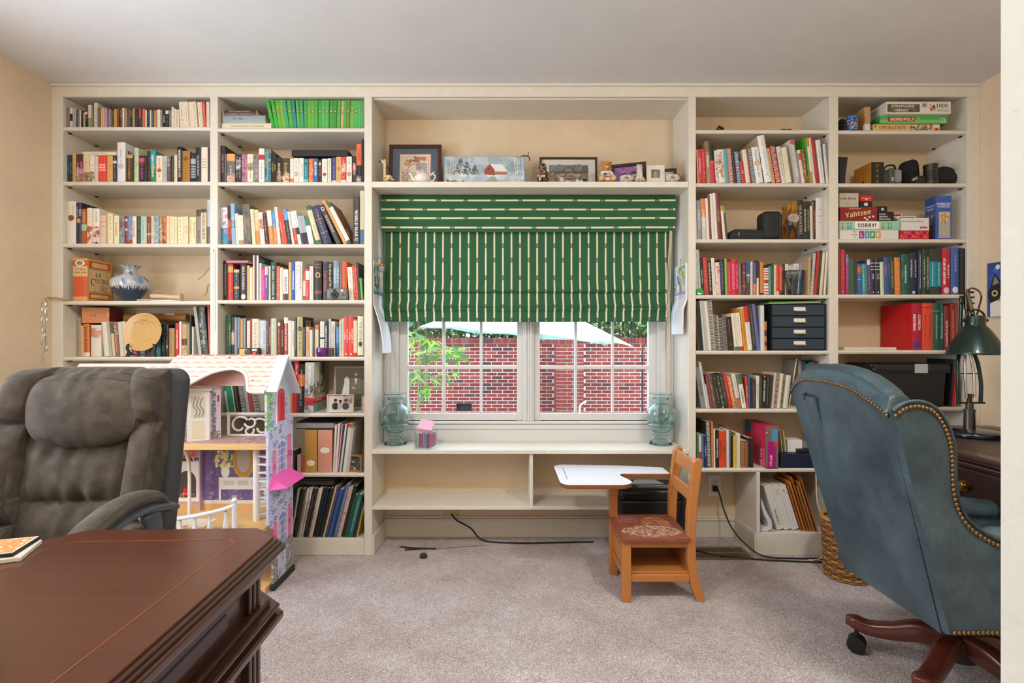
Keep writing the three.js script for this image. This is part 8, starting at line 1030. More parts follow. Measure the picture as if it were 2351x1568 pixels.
  const cmr=thing('camera','black reflex camera with zoom lens and lettered strap','camera',on(2122,420,0.01));obj('body',bx(-0.04,0.025,0,0.05,-0.05,-0.012,0.01),M('1a1a1c',0.5),cmr);const [eg,em]=decal(0.05,0.02,1500,(g,w,h)=>{fill(g,'#17171a',0,0,w,h);txt(g,'EOS',w*0.5,h*0.5,h*0.85,'#e8e8e8');});obj('strap',bx(-0.07,-0.015,0.012,0.034,-0.012,-0.008,0.002).rotateZ(0.5).translate(0,0.028,0),M('17171a',0.6),cmr);obj('strap_lettering',eg.translate(-0.042,0.023,-0.0072).rotateZ(0.5).translate(0,0.028,0),em,cmr);obj('lens_barrel',[cyl(0.036,0.038,0.03,0.06,0.015,-0.03,32),cyl(0.033,0.036,0.05,0.06,0.055,-0.03,32),cyl(0.036,0.034,0.035,0.06,0.098,-0.03,32)],M('1c1c1b',0.4),cmr);obj('lens_ring',[new THREE.TorusGeometry(0.0345,0.0008,6,36).rotateX(1.5708).translate(0.06,0.081,-0.03),new THREE.TorusGeometry(0.0375,0.0008,6,36).rotateX(1.5708).translate(0.06,0.01,-0.03)],M('b8986a',0.3,0.8),cmr);
  const b3=thing('black_shoulder_bag','wide black shoulder bag at the right end of second shelf','bag',on(2174,420,0.09));obj('sack',body([[-0.04,-0.025,0,0.04,0.035,-0.025,0,0.042],[-0.03,0.02,0,0.028,-0.01,0.03,0,0.022],[0.02,0.02,0,0.028,0.045,0.02,0,0.02]].map((v)=>v.concat([0.02])),0.12,44,()=>'1b1c20').translate(0,0.078,-0.02),MVC(0.8),b3);
 // third shelf games
  game('white board game box with coloured letter tiles, lowest of its stack',1928,2063,547.5,526.5,0.012,0.25,'d8d6d0',(g,w,h)=>{fill(g,'#dcdad4',0,0,w,h);txt(g,'The',w*0.25,h*0.2,h*0.24,'#2a2a2a','normal','serif');txt(g,'GAME',w*0.24,h*0.5,h*0.24,'#2a2a2a','normal','serif');txt(g,'of',w*0.25,h*0.82,h*0.24,'#2a2a2a','normal','serif');['#9a1a84','#2f8ac0','#1f9a4c','#d8905a'].forEach((c,i)=>{fill(g,c,w*(0.325+i*0.095),h*0.12,w*0.085,h*0.8);txt(g,'LIFE'[i],w*(0.368+i*0.095),h*0.54,h*0.62,'#f4f2ec');});},{floor:548.5});
  game('mint green board game box on the white one',1927,2066,525.5,505,0.012,0.25,'8fc4aa',(g,w,h)=>{fill(g,'#97cbb2',0,0,w,h);g.fillStyle='#f2f0ea';g.beginPath();g.roundRect(w*0.25,h*0.08,w*0.41,h*0.8,14);g.fill();txt(g,'SORRY!',w*0.455,h*0.5,h*0.62,'#222222','bold','sans-serif','center',w*0.38);['#c0302a','#d8b03a','#2f8a4a','#4a7ab8'].forEach((c,i)=>{for (const o of [0.03,0.7]){g.fillStyle=c;const x=w*(o+0.02+i*0.045);g.beginPath();g.moveTo(x - 5,h*0.8);g.lineTo(x,h*0.3);g.lineTo(x+5,h*0.8);g.fill();g.beginPath();g.arc(x,h*0.28,5,0,7);g.fill();fill(g,c,x - 8,h*0.78,16,h*0.1);}});},{floor:527});
  game('red dice game box on the mint green one',1929,2014,504,472.5,0.012,0.2,'7a1a1a',(g,w,h)=>{fill(g,'#8a2020',0,0,w,h);txt(g,'-DELUXE EDITION-',w*0.4,h*0.12,h*0.1,'#e8c8a0');g.save();g.translate(w*0.5,h*0.5);g.rotate(-0.16);txt(g,'Yahtzee',0,0,h*0.5,'#3a1010','bold','sans-serif','center',w*0.8);txt(g,'Yahtzee',-3,-3,h*0.5,'#e0cc90','bold','sans-serif','center',w*0.8);g.restore();for (const [x,y] of [[0.64,0.8],[0.76,0.74],[0.86,0.7],[0.7,0.92]]){fill(g,'#e8e0cc',w*x,h*y - 8,16,13);fill(g,'#2a1a1a',w*x+5,h*y - 4,3,3);}},{floor:506.2});
  game('beige party game box topmost at the bookcase post',1927.5,1971,471.5,439,0.02,0.18,'b8b0a0',(g,w,h)=>{fill(g,'#bdb6a8',0,0,w,h);for (let i=0;i <20;i++){g.strokeStyle='rgba(140,130,115,.5)';g.beginPath();g.moveTo(rnd(w),0);g.lineTo(rnd(w),h);g.stroke();} txt(g,'nsom Notes',w*0.44,h*0.38,h*0.24,'#2a241e','bold','monospace','center',w*0.85);txt(g,'~~ 2 ~',w*0.4,h*0.75,h*0.2,'#4a4034','normal','serif');},{floor:474});
  game('black party game box with white lettering behind the dice game',2016,2052,503,480,0.03,0.14,'1b1b1d',(g,w,h)=>{fill(g,'#1b1b1d',0,0,w,h);['Cards','Against','Humanity'].forEach((s,i)=>txt(g,s,w*0.06,h*(0.25+i*0.25),h*0.24,'#e8e8e4','bold','sans-serif','left'));},{floor:506.2});
  game('small black card box beside the red one',1974,2002,471,456.5,0.03,0.1,'1d1d1f',(g,w,h)=>{fill(g,'#1d1d1f',0,0,w,h);fill(g,'#e4e4e0',w*0.35,h*0.25,w*0.3,h*0.45);},{floor:474});
  game('small red card box on the small black one',1974,2003,456,443,0.03,0.1,'c02020',(g,w,h)=>{fill(g,'#c8282a',0,0,w,h);fill(g,'#f0d8d0',w*0.15,h*0.42,w*0.7,h*0.1);fill(g,'#e8c050',w*0.42,h*0.6,w*0.2,h*0.2);},{floor:459});
  game('small black expansion box on the black party game',2013,2037,479,465,0.05,0.09,'212123',(g,w,h)=>{fill(g,'#212123',0,0,w,h);fill(g,'#e0e0dc',w*0.42,h*0.3,w*0.24,h*0.4);},{floor:482.8});
  game('small tan wooden game box behind the white card game',2052,2076,504,486,0.1,0.1,'b07a44',null,{floor:507});
  game('pack of cards with red band on the tan box',2048,2070,485,477,0.1,0.07,'e4e0da',(g,w,h)=>{fill(g,'#e6e2dc',0,0,w,h);fill(g,'#b82a2a',w*0.08,h*0.2,w*0.84,h*0.6);},{floor:488.8});
  game('red and pink patterned game box lowest beside the white one',2065.5,2132,547.5,527,0.015,0.2,'b81c34',(g,w,h)=>{fill(g,'#c4203c',0,0,w,h);for (let i=0;i <8;i++)for (let j=0;j <2;j++){const x=w*(i+0.5)/7.5,y=h*(0.3+j*0.45);g.strokeStyle=['#3a0a18','#e8b04a','#f0609a'][(i+j)% 3];g.lineWidth=4;g.beginPath();g.moveTo(x - 14,y+10);g.lineTo(x,y - 12);g.lineTo(x+14,y+10);g.stroke();}},{floor:548.5});
  game('white card game box with red and black lettering',2068,2133,526,497,0.015,0.2,'d6d6d4',(g,w,h)=>{fill(g,'#dcdcda',0,0,w,h);for (let i=0;i <8;i++)fill(g,'rgba(170,180,200,.4)',0,h*0.1+i*h*0.11,w,1);txt(g,"that's what she said",w*0.34,h*0.26,h*0.14,'#2a2a2a','bold');txt(g,'game',w*0.74,h*0.26,h*0.14,'#c03030','bold');for (let i=0;i <3;i++)fill(g,'#b82a2a',w*(0.68+i*0.09),h*0.68,w*0.07,h*0.16);},{floor:528.4});
  game('flat red and white card pack on the white card game',2062,2102,496,491,0.02,0.09,'dcd8d2',(g,w,h)=>{fill(g,'#e0dcd6',0,0,w,h);fill(g,'#b83030',w*0.06,h*0.3,w*0.88,h*0.5);},{floor:499.6});
  game('tall blue box of wooden block tower game',2149,2183,547,446,0.03,0.085,'34549c',(g,w,h)=>{fill(g,'#3a5cab',0,0,w,h);txt(g,'TUMBLING',w*0.5,h*0.18,w*0.19,'#e8e8ee','bold','serif','center',w*0.92);txt(g,'TOWER',w*0.5,h*0.24,w*0.2,'#e8e8ee','bold','serif');fill(g,'#b0a898',w*0.2,h*0.36,w*0.72,h*0.56);for (let i=0;i <26;i++){g.save();g.translate(w*rnd(0.3,0.75),h*rnd(0.35,0.62));g.rotate(rnd(-0.3,0.9));fill(g,['#d8b078','#c89858','#e8c898'][i % 3],-w*0.14,-5,w*0.28,9);g.restore();} for (let i=0;i <8;i++)fill(g,'#3a2a1c',w*(0.4+(i % 2)*0.16),h*(0.42+(i >>1)*0.06),7,8);fill(g,'#d8b078',w*0.15,h*0.93,w*0.8,h*0.03);},{floor:548.5,turn:-0.1,left:(g,w,h)=>{fill(g,'#34539c',0,0,w,h);txt(g,'TUMBLING',w*0.5,h*0.2,w*0.17,'#e0e0e8','bold','serif');txt(g,'TOWER',w*0.5,h*0.27,w*0.18,'#e0e0e8','bold','serif');blobs(g,20,['#d8b078','#a8784a','#5a4634'],w*0.2,w*0.8,h*0.4,h*0.62,4,9);fill(g,'#4a4038',w*0.2,h*0.62,w*0.6,h*0.34);}});
 // sixth shelf: tote with lid, binders, clipboard
  const tt=thing('storage_tote','large black plastic storage tote with grey lid label','storage tote',on(2098,935,0.02)),kt=K1(0.02);obj('tub',uvM(slab([[-0.18,0],[0.17,0],[0.185,0.2],[-0.2,0.2]],0.24,0.01).translate(0,0.0,-0.245)),M('191b1e',0.4),tt);obj('lid',uvM(new RoundedBoxGeometry(0.45,0.05,0.26,3,0.016).translate(-0.01,0.222,-0.125)),M('212427',0.35),tt);obj('lid_rim',bx(-0.235,0.205,0.195,0.205,-0.255,0.008,0.003),M('1d2023',0.35),tt);obj('lid_label',bx(0.0,0.075,0.195,0.2475,0.006,0.0092,0.001),M('b4b8bc',0.4),tt);obj('left_latch',ball(0.018,-0.235,0.235,-0.02,1,1,1.4),M('15171a',0.4),tt);
  row('e',6,ZE5,1480,'textbook','thin books beside the storage tote',['1640 1662 850 2a2a2e 999|L48|kmagazine','1664 1700 1040 c41c24 fcc|L40|kmagazine','1702 1716 1050 e0d8cc 888|L38|kmagazine','1718 1738 1060 2f4a3a cdc|L30|kmagazine']);
}
// ================================================================ in and around the window
{
 // roman shade
  const d=3.12,Z=-d,W=(p)=>PX(p,d),H_=(p)=>PY(p,d);
  const weave=(g,w,h)=>{fill(g,'#1f5a36',0,0,w,h);for (let i=0;i <5200;i++){g.fillStyle=['rgba(60,120,60,.22)','rgba(20,90,80,.2)','rgba(90,120,50,.16)','rgba(15,60,40,.25)'][rnd(4)|0];g.fillRect(rnd(w),rnd(h),rnd(4,22),1);}};
  const link=(g,x,y,v)=>{g.strokeStyle='#15301f';g.lineWidth=2.4;g.beginPath();if (v)g.ellipse(x,y,4,9,0,0,7);else g.ellipse(x,y,9,4,0,0,7);g.stroke();};
  const n=33,vert=(h)=>canvas(2048,h,(g,w)=>{weave(g,w,h);for (let i=0;i <n;i++){const x=(i+0.78)/(n+0.35)*w;g.fillStyle='#b98a6a';g.fillRect(x - 7,0,2,h);g.fillRect(x+5,0,2,h);g.fillStyle='#e6dcb8';g.fillRect(x - 5,0,10,h);for (let y=(i % 2)*105+60;y <h;y+=190){g.fillStyle='#2a5a38';g.fillRect(x - 6,y - 10,12,20);g.fillStyle='#e6dcb8';g.fillRect(x - 3.5,y - 8,7,16);g.strokeStyle='#15301f';g.lineWidth=3;g.beginPath();g.ellipse(x,y - 8,5,5,0,0,7);g.moveTo(x+5,y+8);g.ellipse(x,y+8,5,5,0,0,7);g.stroke();}}});
  const MBody=phys('ffffff',{map:tex(vert(640)),roughness:0.85,transmission:0.12,thickness:0,side:THREE.DoubleSide});
  const MVal=phys('ffffff',{map:tex(canvas(2048,256,(g,w,h)=>{weave(g,w,h);for (let i=0;i <4;i++){const y=h*(0.14+i*0.245);g.fillStyle='#b98a6a';g.fillRect(0,y - 7,w,2);g.fillRect(0,y+5,w,2);g.fillStyle='#e6dcb8';g.fillRect(0,y - 5,w,10);for (let x=(i % 2)*95+20;x <w;x+=190){g.fillStyle='#1f5232';g.fillRect(x - 14,y - 6,28,12);g.fillStyle='#e6dcb8';g.fillRect(x - 10,y - 3,20,6);g.strokeStyle='#122a1c';g.lineWidth=3;g.beginPath();g.ellipse(x - 9,y,6,5,0,0,7);g.moveTo(x+15,y);g.ellipse(x+9,y,6,5,0,0,7);g.stroke();}}})),roughness:0.85});
  const t=thing('roman_shade','green striped fabric roman shade with valance over the window','window shade',[0,0,0]);
  const x0=W(884),x1=W(1539);
 // body profile: y down, z towards the room
  const prof=[[500,0],[600,0.004],[650,0.01],[664,0.02],[668,0.024],[672,0.016],[674,0.004],[690,0.012],[700,0.03],[704,0.036],[707,0.03],[709,0.036],[713,0.03],[718,0.02],[738,0.016]];
  const sheet=(pts,xa,xb,nx,wob)=>{const pos=[],uv=[],idx=[],m=pts.length;let len=[0];for (let i=1;i <m;i++)len.push(len[i - 1]+Math.hypot((pts[i][0] - pts[i - 1][0])/378,pts[i][1] - pts[i - 1][1]));for (let i=0;i <m;i++)for (let j=0;j <=nx;j++){const u=j/nx,x=xa+(xb - xa)*u;pos.push(x+wob*0.6*Math.sin(i*0.7+u*9)*Math.abs(u - 0.5),H_(pts[i][0])+0.0035*Math.cos((u - 0.5)*3.1)*-1*(i >m - 4?1:0),Z+pts[i][1]+wob*(Math.sin(u*40+i)*0.3+Math.sin(u*13+i*0.3))*(0.15+Math.abs(u - 0.5)*1.7));uv.push(u,1 - len[i]/len[m - 1]);} for (let i=0;i <m - 1;i++)for (let j=0;j <nx;j++){const a=i*(nx+1)+j;idx.push(a,a+nx+1,a+1,a+1,a+nx+1,a+nx+2);} const g=new THREE.BufferGeometry();g.setAttribute('position',new THREE.Float32BufferAttribute(pos,3));g.setAttribute('uv',new THREE.Float32BufferAttribute(uv,2));g.setIndex(idx);g.computeVertexNormals();return g;};
  const dense=[];for (let i=0;i <prof.length - 1;i++)for (let k=0;k <4;k++)dense.push([prof[i][0]+(prof[i+1][0] - prof[i][0])*k/4,prof[i][1]+(prof[i+1][1] - prof[i][1])*k/4]);dense.push(prof[prof.length - 1]);
  obj('fabric_panel',sheet(dense,x0,x1,120,0.003),MBody,t);
  const vp=[];for (let i=0;i <=12;i++)vp.push([452+82*i/12,0.03+0.004*Math.sin(i)]);const v1=W(878),v2=W(1547);
  obj('valance',sheet(vp,v1,v2,120,0.0035),MVal,t);obj('head_rail',bx(v1,v2,H_(458),H_(452),Z - 0.02,Z+0.024),M('1f4a30',0.8),t);
  obj('bottom_bar',bx(x0,x1,H_(738.5),H_(736),Z+0.002,Z+0.014),M('1a3f2a',0.8),t);
  for (const [a,b] of [[1533,1527],[1535,1530],[1537,1533]])obj('pull_cord',tube([[W(a),H_(534),Z+0.045],[W(b),H_(640),Z+0.05],[W(b - 1),H_(740),Z+0.048],[W(b+1),H_(900),Z+0.03]],0.0022,24,6),M('d8c4b0',0.7),t);
}
// calendars and chime on the window bay's sides
{
  const xl=X(854)+0.003,MPap=M('e8ebee',0.6);
  const art=(bird)=>decal(0.2,0.2,900,(g,w,h)=>{fill(g,'#d8e2ea',0,0,w,h);blobs(g,60,bird?['#7aa48a','#a8c4b4','#4f7a6a','#b8c860','#3a5a7a']:['#8ac04a','#b8d86a','#d8b0d8','#e0a8e0','#6a8a9a'],0,w,0,h*0.85,6,22);g.strokeStyle='#2a3a4a';g.lineWidth=6;g.beginPath();g.moveTo(w*0.3,h*0.3);g.quadraticCurveTo(w*0.5,h*0.5,w*0.65,h*0.8);g.stroke();fill(g,bird?'#3a7a9a':'#c88ad0',0,h*0.8,w,h*0.07);});
  const cal=thing('wall_calendar','open wall calendar with bird picture on the left window side','calendar',[xl,PY(700,3.05),-3.06]);const [g,m]=art(1);
  obj('picture_page',bx(0,0.003,0,0.25,-0.1,0.1),MPap,cal);obj('picture',g.rotateY(Math.PI/2).translate(0.0036,0.135,0),m,cal);
 {const pts=[];for (let i=0;i <=10;i++){const u=i/10;pts.push([0.004+0.055*Math.sin(u*1.7),-0.285*u]);} const sh=[...pts,...pts.slice().reverse().map(([x,y])=>[x - 0.004,y - 0.001])];obj('month_page',uvM(slab(sh,0.2).translate(0,0,-0.1)),MPap,cal);}
  const xr=X(1581)- 0.003,c2=thing('wall_calendar','open wall calendar with iris picture on the right window side','calendar',[xr,PY(690,3.05),-3.06]);const [g2,m2]=art(0);
  obj('picture_page',bx(-0.012,0,0,0.21,-0.1,0.1),MPap,c2);obj('picture',g2.scale(1,0.95,1).rotateY(-Math.PI/2).translate(-0.0128,0.105,0),m2,c2);obj('month_page',uvM(slab([[0,0],[-0.012,0.002],[-0.035,-0.06],[-0.03,-0.2],[-0.024,-0.2],[-0.022,-0.06]],0.2).translate(0,0,-0.1)),MPap,c2);obj('hanger',tube([[-0.004,0.21,0],[-0.012,0.235,0.01],[-0.004,0.245,0],[-0.01,0.255,-0.01]],0.0015,16,5),MBrass,c2);
  const wc=thing('wind_chime','small bird wind chime hanging beside the left calendar','wind chime',[PX(876,3.02),PY(606,3.02),-3.02]);obj('hook',tube([[0,0.0,0],[-0.004,0.03,0],[-0.018,0.036,0],[-0.028,0.02,0]],0.0014,14,5),MIron,wc);obj('pot',lathe([[0.001,-0.045],[0.014,-0.045],[0.019,-0.015],[0.017,-0.015]],20),M('a4a6a8',0.6),wc);obj('bird',ball(0.012,-0.002,-0.006,0,1.3,0.9,0.8),M('b88a3a',0.5),wc);obj('flower',ball(0.007,0.012,0.006,0.002),M('a82a30',0.5),wc);for (const q of [-0.006,0,0.006])obj('chime_rod',rod([q,-0.05,0.002],[q,-0.155+Math.abs(q)*3,0.002],0.0022),MChrome,wc);obj('clapper',ball(0.007,0.001,-0.165,0,1.4,0.9,0.8),M('9a8a4a',0.5),wc);
 // glass vases on the window seat, note cube between
  const MGl=phys('e6f6f4',{transmission:1,roughness:0.02,thickness:0.01,ior:1.47,attenuationColor:hex('b8e4e0'),attenuationDistance:0.9});
  for (const [px,label] of [[908,'clear glass urn vase on the seat beside the left calendar'],[1517,'clear glass urn vase on the seat below the pull cords']]){
    const k=3.12/F,t=thing('glass_vase',label,'vase',[PX(px,3.12),Y(1033)+0.0008,-3.12],0,'glass urn vases');const outer=[[0.001,0],[24,0],[25,2.5],[21,8],[15,12],[14.5,16],[17.5,20],[15,24],[15.5,27],[25,36],[31.5,45],[27.5,48],[32,56],[33.5,70],[30,81],[20,89],[16,93],[16.5,103],[20,110],[24.5,114],[25,116]],inner=[[23,115.5],[18,108],[14.5,102],[14.2,92.5],[18.5,87],[28,79.5],[31.2,70],[29.8,57],[25.2,49],[28.5,44],[22,35],[12,28],[0.001,26]];
    obj('glass',new THREE.LatheGeometry([...new THREE.SplineCurve(outer.map(([r,y])=>new THREE.Vector2(r*k,y*k))).getPoints(90),...new THREE.SplineCurve(inner.map(([r,y])=>new THREE.Vector2(r*k,y*k))).getPoints(60)],48),MGl,t);
 }
  const cu=thing('glass_cube','clear glass cube holding coloured notes on the window seat','note holder',[PX(978,3.02),Y(1033)+0.0008,-3.02],-0.35);const cw=0.048,ch=0.1;obj('glass',[bx(-cw,cw,0,0.008,-cw,cw,0.001),bx(-cw,-cw+0.003,0.008,ch,-cw,cw,0.001),bx(cw - 0.003,cw,0.008,ch,-cw,cw,0.001),bx(-cw+0.003,cw - 0.003,0.008,ch,-cw,-cw+0.003,0.001),bx(-cw+0.003,cw - 0.003,0.008,ch,cw - 0.003,cw,0.001)],phys('f4fbfa',{transmission:1,roughness:0.02,thickness:0.003,ior:1.47}),cu);
  ['8fd0a4','f0f0e8','e83a84','f05a9a','c86ad0','9ad0a0','6ab88a','8a8ad8','d83a90'].forEach((c,i)=>obj('note_pad',bx(-0.042+i*0.0094,-0.034+i*0.0094,0.009,0.085,-0.04,0.04,0.0005),M(c,0.7),cu));
  const np=thing('pink_note_block','pale pink note block tilted on top of the glass cube','note block',cu.position.toArray(),-0.1);np.position.y+=0.125;np.rotation.z=-0.12;np.rotation.x=0.55;obj('pad',bx(-0.042,0.042,-0.012,0.012,-0.042,0.042,0.001),M('e8b4cc',0.75),np);
}
// ================================================================ floor, wall plates and cords
{
  const zb=-DB,ol=thing('wall_outlet','white duplex wall outlet beside the school chair','outlet',[PX(1640,DB),PY(1114,DB),zb]);obj('plate',bx(-0.041,0.041,-0.066,0.066,0,0.006,0.003),M('e8e6e0',0.35),ol);for (const s of [-1,1])obj('socket',cyl(0.017,0.017,0.003,0,0,0,24).rotateX(1.5708).translate(0,s*0.021,0.0065),M('dddbd4',0.4),ol);for (const q of [-0.006,0.006])obj('slot',bx(q - 0.001,q+0.001,0.018,0.028,0.007,0.0088),M('1a1a1a',0.6),ol);
  tag(obj('outlet_cable',[tube([[PX(1642,3.22),PY(1121,3.22),zb+0.012],[PX(1650,3.2),PY(1128,3.2),zb+0.04],[PX(1662,3.15),PY(1170,3.15),-3.15],[PX(1682,3.05),PY(1215,3.05),-3.05],[1.36,0.05,-2.98],[1.43,0.012,-2.915],[1.6,0.007,-2.9],[1.85,0.007,-2.9]],0.0045,70,8),bx(PX(1637,3.22),PX(1648,3.22),PY(1128,3.22),PY(1116,3.22),zb+0.007,zb+0.03,0.003)],MBlack),'black power cord running from the wall outlet to the floor','cord');
  const wp=thing('wall_plate','tan blank wall plate with cord under the window seat','wall plate',[PX(1036,DB),PY(1181,DB),zb]);obj('plate',bx(-0.052,0.052,-0.034,0.034,0,0.005,0.002),M('cdb78f',0.5),wp);for (const q of [-0.04,0.04])obj('screw',cyl(0.003,0.003,0.002,0,0,0,10).rotateX(1.5708).translate(q,0,0.0055),MIron,wp);
  tag(obj('black_cable',tube([[PX(1037,3.23),PY(1181,3.23),zb+0.008],[PX(1050,3.2),PY(1194,3.2),zb+0.05],[PX(1080,3.16),PY(1212,3.16),-3.16],[-0.17,0.01,-3.15],[0.05,0.007,-3.12],[0.3,0.007,-3.13],[0.5,0.007,-3.14]],0.005,60,8),MBlack),'black cable running from the wall plate along the carpet','cable');
  tag(obj('floor_cable',tube([[0.95,0.006,-3.1],[1.08,0.008,-3.0],[1.2,0.008,-2.93],[1.4,0.006,-2.885],[1.6,0.006,-2.86],[1.9,0.006,-2.84]],0.0045,50,8),MBlack),'black cable lying across the floor vent','cable');tag(obj('power_cable',tube([[X(1871),Y(1085),ZP+0.01],[X(1873),Y(1150),ZP+0.014],[X(1886),Y(1195),ZP+0.016],[X(1888),0.06,ZP+0.02],[1.74,0.012,ZP+0.06],[1.66,0.006,ZP+0.07],[1.72,0.006,ZP+0.1],[1.84,0.006,ZP+0.1]],0.0035,60,8),M('d8d2c6',0.5)),'white cord hanging down beside the low cubby','cord');
  const st=thing('metal_tongs','thin metal and black rod lying on the carpet by the baseboard','rod',[0,0.006,0]);obj('shaft',rod([-0.45,0.0,-3.04],[-0.16,0.003,-3.1],0.003),MChrome,st);obj('black_end',tube([[-0.67,0.0,-3.07],[-0.58,0.001,-3.045],[-0.45,0.0,-3.04]],0.004,14,6),MBlack,st);obj('black_end',tube([[-0.63,0,-3.02],[-0.55,0.001,-3.035],[-0.45,0.0,-3.04]],0.004,14,6),MBlack,st);
  tag(obj('bottle_cap',lathe([[0.001,0.018],[0.018,0.018],[0.02,0.014],[0.022,0],[0.001,0]],24).translate(-0.505,0.001,-2.93),M('4a2f20',0.5)),'brown round cap lying on the carpet under the window','cap');
  const vt=thing('floor_vent','tan metal floor vent grille behind the school chair','floor vent',[1.19,0,-2.98]);obj('well',bx(-0.16,0.16,0.0005,0.002,-0.07,0.07),M('0f0d0c',0.9),vt);obj('rim',[bx(-0.18,0.18,0.001,0.006,-0.09,-0.07,0.001),bx(-0.18,0.18,0.001,0.006,0.07,0.09,0.001),bx(-0.18,-0.16,0.001,0.006,-0.07,0.07,0.001),bx(0.16,0.18,0.001,0.006,-0.07,0.07,0.001)],M('7a6450',0.5),vt);obj('cross_bar',bx(-0.16,0.16,0.002,0.006,-0.008,0.008),M('7a6450',0.5),vt);for (let i=0;i <22;i++)obj('slat',bx(-0.158+i*0.0145,-0.151+i*0.0145,0.002,0.0055,-0.07,0.07),M('7a6450',0.5),vt);
 // pictures on the right wall
  const cp=thing('cat_picture','unframed picture of a black and white cat on blue','picture',[XR - 0.0006,PY(727,2.86),-2.78],0);obj('canvas_board',bx(-0.012,0,0,0.3,-0.115,0.115),M('2a3f78',0.7),cp);
  obj('painting',new THREE.PlaneGeometry(0.23,0.3).rotateY(-Math.PI/2).translate(-0.0126,0.15,0),print(256,334,(g,w,h)=>{fill(g,'#2c4a9a',0,0,w,h);blobs(g,40,['#3a5cb0','#24407e','#4a6cc0'],0,w,0,h*0.5,8,26);for (const [x,y,r] of [[70,30,15],[150,14,10],[170,60,11],[220,40,9]]){g.fillStyle='#e6dfa8';g.beginPath();g.arc(x,y,r,0,7);g.fill();} g.fillStyle='#1a1a1c';g.beginPath();g.ellipse(115,200,110,95,0,0,7);g.fill();g.beginPath();g.moveTo(20,150);g.lineTo(50,60);g.lineTo(95,130);g.fill();g.beginPath();g.moveTo(130,130);g.lineTo(165,30);g.lineTo(190,150);g.fill();g.fillStyle='#8a8478';g.beginPath();g.moveTo(34,140);g.lineTo(52,82);g.lineTo(80,130);g.fill();g.fillStyle='#e4e0da';g.beginPath();g.moveTo(110,130);g.lineTo(80,230);g.lineTo(20,250);g.lineTo(20,h);g.lineTo(150,h);g.lineTo(190,260);g.lineTo(130,220);g.fill();for (const [x,y] of [[50,190],[148,232]]){g.fillStyle='#c8c070';g.beginPath();g.arc(x,y,20,0,7);g.fill();g.fillStyle='#101010';g.beginPath();g.arc(x,y,11,0,7);g.fill();} g.fillStyle='#c89a8a';g.beginPath();g.ellipse(82,236,10,7,0,0,7);g.fill();}),cp);
  const wf=thing('wall_frame','reddish wooden picture frame at the door jamb edge','picture frame',[XR - 0.0006,PY(555,2.76),-2.62]);obj('frame',[bx(-0.02,0,0,0.285,-0.17,-0.15,0.003),bx(-0.02,0,0,0.285,0.15,0.17,0.003),bx(-0.02,0,0,0.02,-0.15,0.15,0.003),bx(-0.02,0,0.265,0.285,-0.15,0.15,0.003)],M('5a2418',0.4),wf);obj('mat_board',bx(-0.008,-0.004,0.02,0.265,-0.15,0.15),M('cfc4b0',0.8),wf);
}
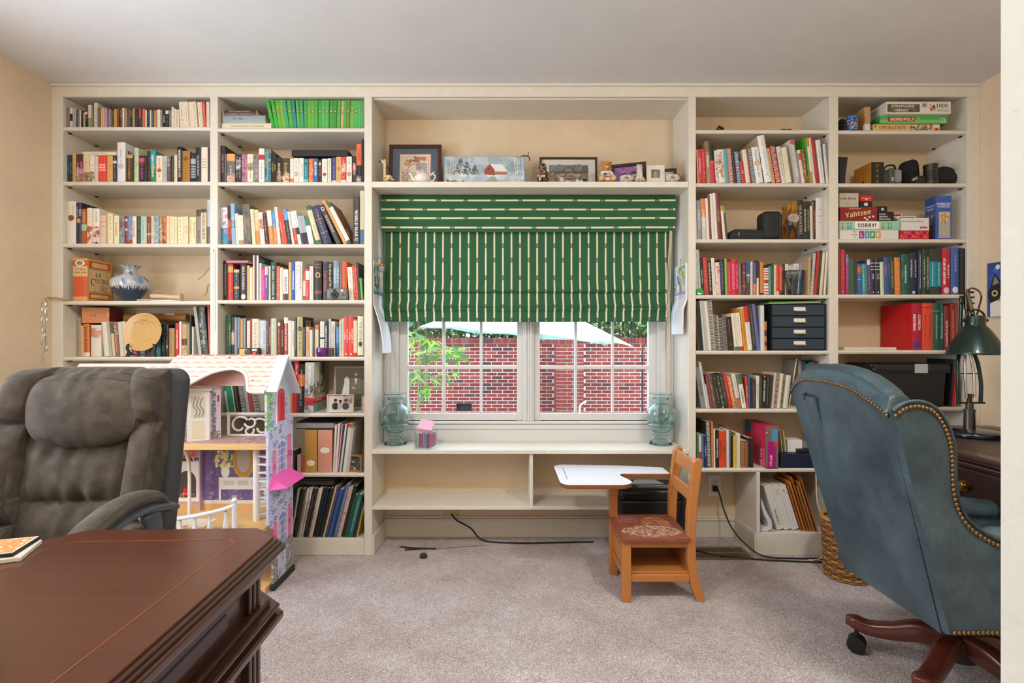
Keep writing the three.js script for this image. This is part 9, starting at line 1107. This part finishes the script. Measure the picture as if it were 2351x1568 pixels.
// ================================================================ garden
{
 // leafy shrub near the window
  const t=thing('garden_shrub','bright green broad-leaved shrub outside the left sash','shrub',[0,0,0]),D=5.2,MLf=['5f9a24','86bc2c','4a8a3a','9aca3c','3a7a4a'].map((c)=>phys(c,{roughness:0.5,transmission:0.28,thickness:0,side:THREE.DoubleSide}));
  const leaf=(()=>{const s=new THREE.Shape();s.moveTo(0,0);s.quadraticCurveTo(0.035,0.06,0,0.17);s.quadraticCurveTo(-0.035,0.06,0,0);const g=new THREE.ShapeGeometry(s,5),p=g.attributes.position;for (let i=0;i <p.count;i++)p.setZ(i,-1.6*p.getY(i)**2+Math.abs(p.getX(i))*0.4);g.computeVertexNormals();return g;})();
  const stems=[[[955,1000],[965,880],[968,800],[975,770]],[[945,1000],[975,890],[1000,790],[1035,800]],[[950,1000],[940,900],[950,850],[985,880]]].map((q)=>q.map(([x,y],i)=>V(PX(x,D),PY(y,D),-D+i*0.06)));
  stems.forEach((q)=>obj('stem',tube([V(q[0].x,-0.65,q[0].z),...q],0.011,30,6),M('8a8a5a',0.8),t));
  const tips=[[958,782,26],[975,790,30],[1000,795,30],[1020,800,26],[1042,805,18],[965,815,24],[1005,820,24],[1050,818,12],[990,868,26],[965,870,22],[978,895,20],[1030,858,12],[945,770,14],[948,850,14]];
  for (const [x,y,r] of tips)for (let i=0;i <11;i++){const m=obj('leaf',leaf,MLf[rnd(5)|0],t);m.position.set(PX(x+rnd(-r,r)*0.8,D),PY(y+rnd(-r,r)*0.5,D),-D+rnd(-0.2,0.2));m.rotation.set(rnd(-0.9,0.6),rnd(-1.5,1.5),rnd(1.5,4.8));m.scale.setScalar(rnd(0.55,1.0));}
 // hedge behind the wall
  const hedge=(label,x0,x1,y0,y1,z,n,cols)=>{const h=thing('garden_hedge',label,'hedge',[0,0,0]),s=new THREE.Shape();s.moveTo(0,0);s.quadraticCurveTo(0.03,0.03,0,0.09);s.quadraticCurveTo(-0.03,0.03,0,0);const lg=new THREE.ShapeGeometry(s,3);cols.forEach((c,k)=>{const im=new THREE.InstancedMesh(lg,phys(c,{roughness:0.6,side:THREE.DoubleSide,transmission:0.15,thickness:0}),n);im.name='foliage';im.userData.kind='stuff';const o=new THREE.Object3D();for (let i=0;i <n;i++){o.position.set(rnd(x0,x1),y0+(y1 - y0)*rnd(),z+rnd(-0.7,0.7));o.rotation.set(rnd(6),rnd(6),rnd(6));o.scale.setScalar(rnd(1.4,3.2));o.updateMatrix();im.setMatrixAt(i,o.matrix);} h.add(im);});obj('branches',[...Array(14)].map(()=>{const x=rnd(x0,x1);return rod([x,-0.65,z+rnd(-0.4,0.4)],[x+rnd(-0.4,0.4),y1,z],0.035,0.01,6);}),M('4a4034',0.9),h);};
  hedge('dark leafy hedge rising behind the brick wall on the left',-5,0.9,0.4,4.2,-11.4,5200,['24401f','2f5528','3f6a30','6a9a48']);
  hedge('loose sunlit bush rising behind the brick wall on the right',0.9,6,0.4,4.2,-11.4,4200,['2c4a22','4a7a2c','6f9a3a','57604a']);
 // parasol
  const u=thing('patio_umbrella','pale mint green patio umbrella over the garden wall','umbrella',[0,0,0]),UD=7.2,R=1.52,cx=PX(1199,UD),hy=PY(773,UD),MU=phys('a8d4c4',{roughness:0.85,transmission:0.3,thickness:0,side:THREE.DoubleSide});
  const apex=[cx,hy+0.66,-UD];for (let i=0;i <8;i++){const a=(i+0.32)/8*6.2832,b=(i+1.32)/8*6.2832,P=(q,r,y)=>[cx+Math.cos(q)*r,y - 0.09*Math.cos(q)*r,-UD+Math.sin(q)*r],c=P((a+b)/2,R*0.9,hy+0.035),A=P(a,R,hy),Bq=P(b,R,hy),g=new THREE.BufferGeometry();g.setAttribute('position',new THREE.Float32BufferAttribute([...apex,...A,...c,...apex,...c,...Bq],3));g.computeVertexNormals();obj('canopy_panel',uvM(g),MU,u);obj('rib',rod(apex.map((v,k)=>v - (k===1?0.03:0)),A.map((v,k)=>v - (k===1?0.02:0)),0.008),M('b8b4a8',0.5),u);}
  obj('pole',rod([cx,-0.65,-UD],[cx,hy+0.7,-UD],0.02),M('e8e4da',0.5),u);obj('base',cyl(0.26,0.28,0.07,cx,-0.61,-UD,28),M('5a5652',0.8),u);
 // shepherd hook and pipe
  tag(obj('garden_hook',tube([[PX(1475,9),-0.65,-9],[PX(1475,9),PY(860,9),-9],[PX(1476,9),PY(800,9),-9],[PX(1486,9),PY(785,9),-9],[PX(1497,9),PY(795,9),-9]],0.013,40,7),MBlack),'thin black garden hook standing before the brick wall','garden hook');
  tag(obj('white_pipe',tube([[PX(1331,9),-0.65,-9],[PX(1331,9),PY(940,9),-9],[PX(1335,9),PY(928,9),-9],[PX(1347,9),PY(921,9),-9]],0.016,24,8),M('d8d8d4',0.4)),'bent white pipe at the foot of the brick pier','pipe');
}
scene.traverse((o)=>{if (o.isMesh){o.castShadow=true;o.receiveShadow=true;}});
renderer.render(scene,camera);
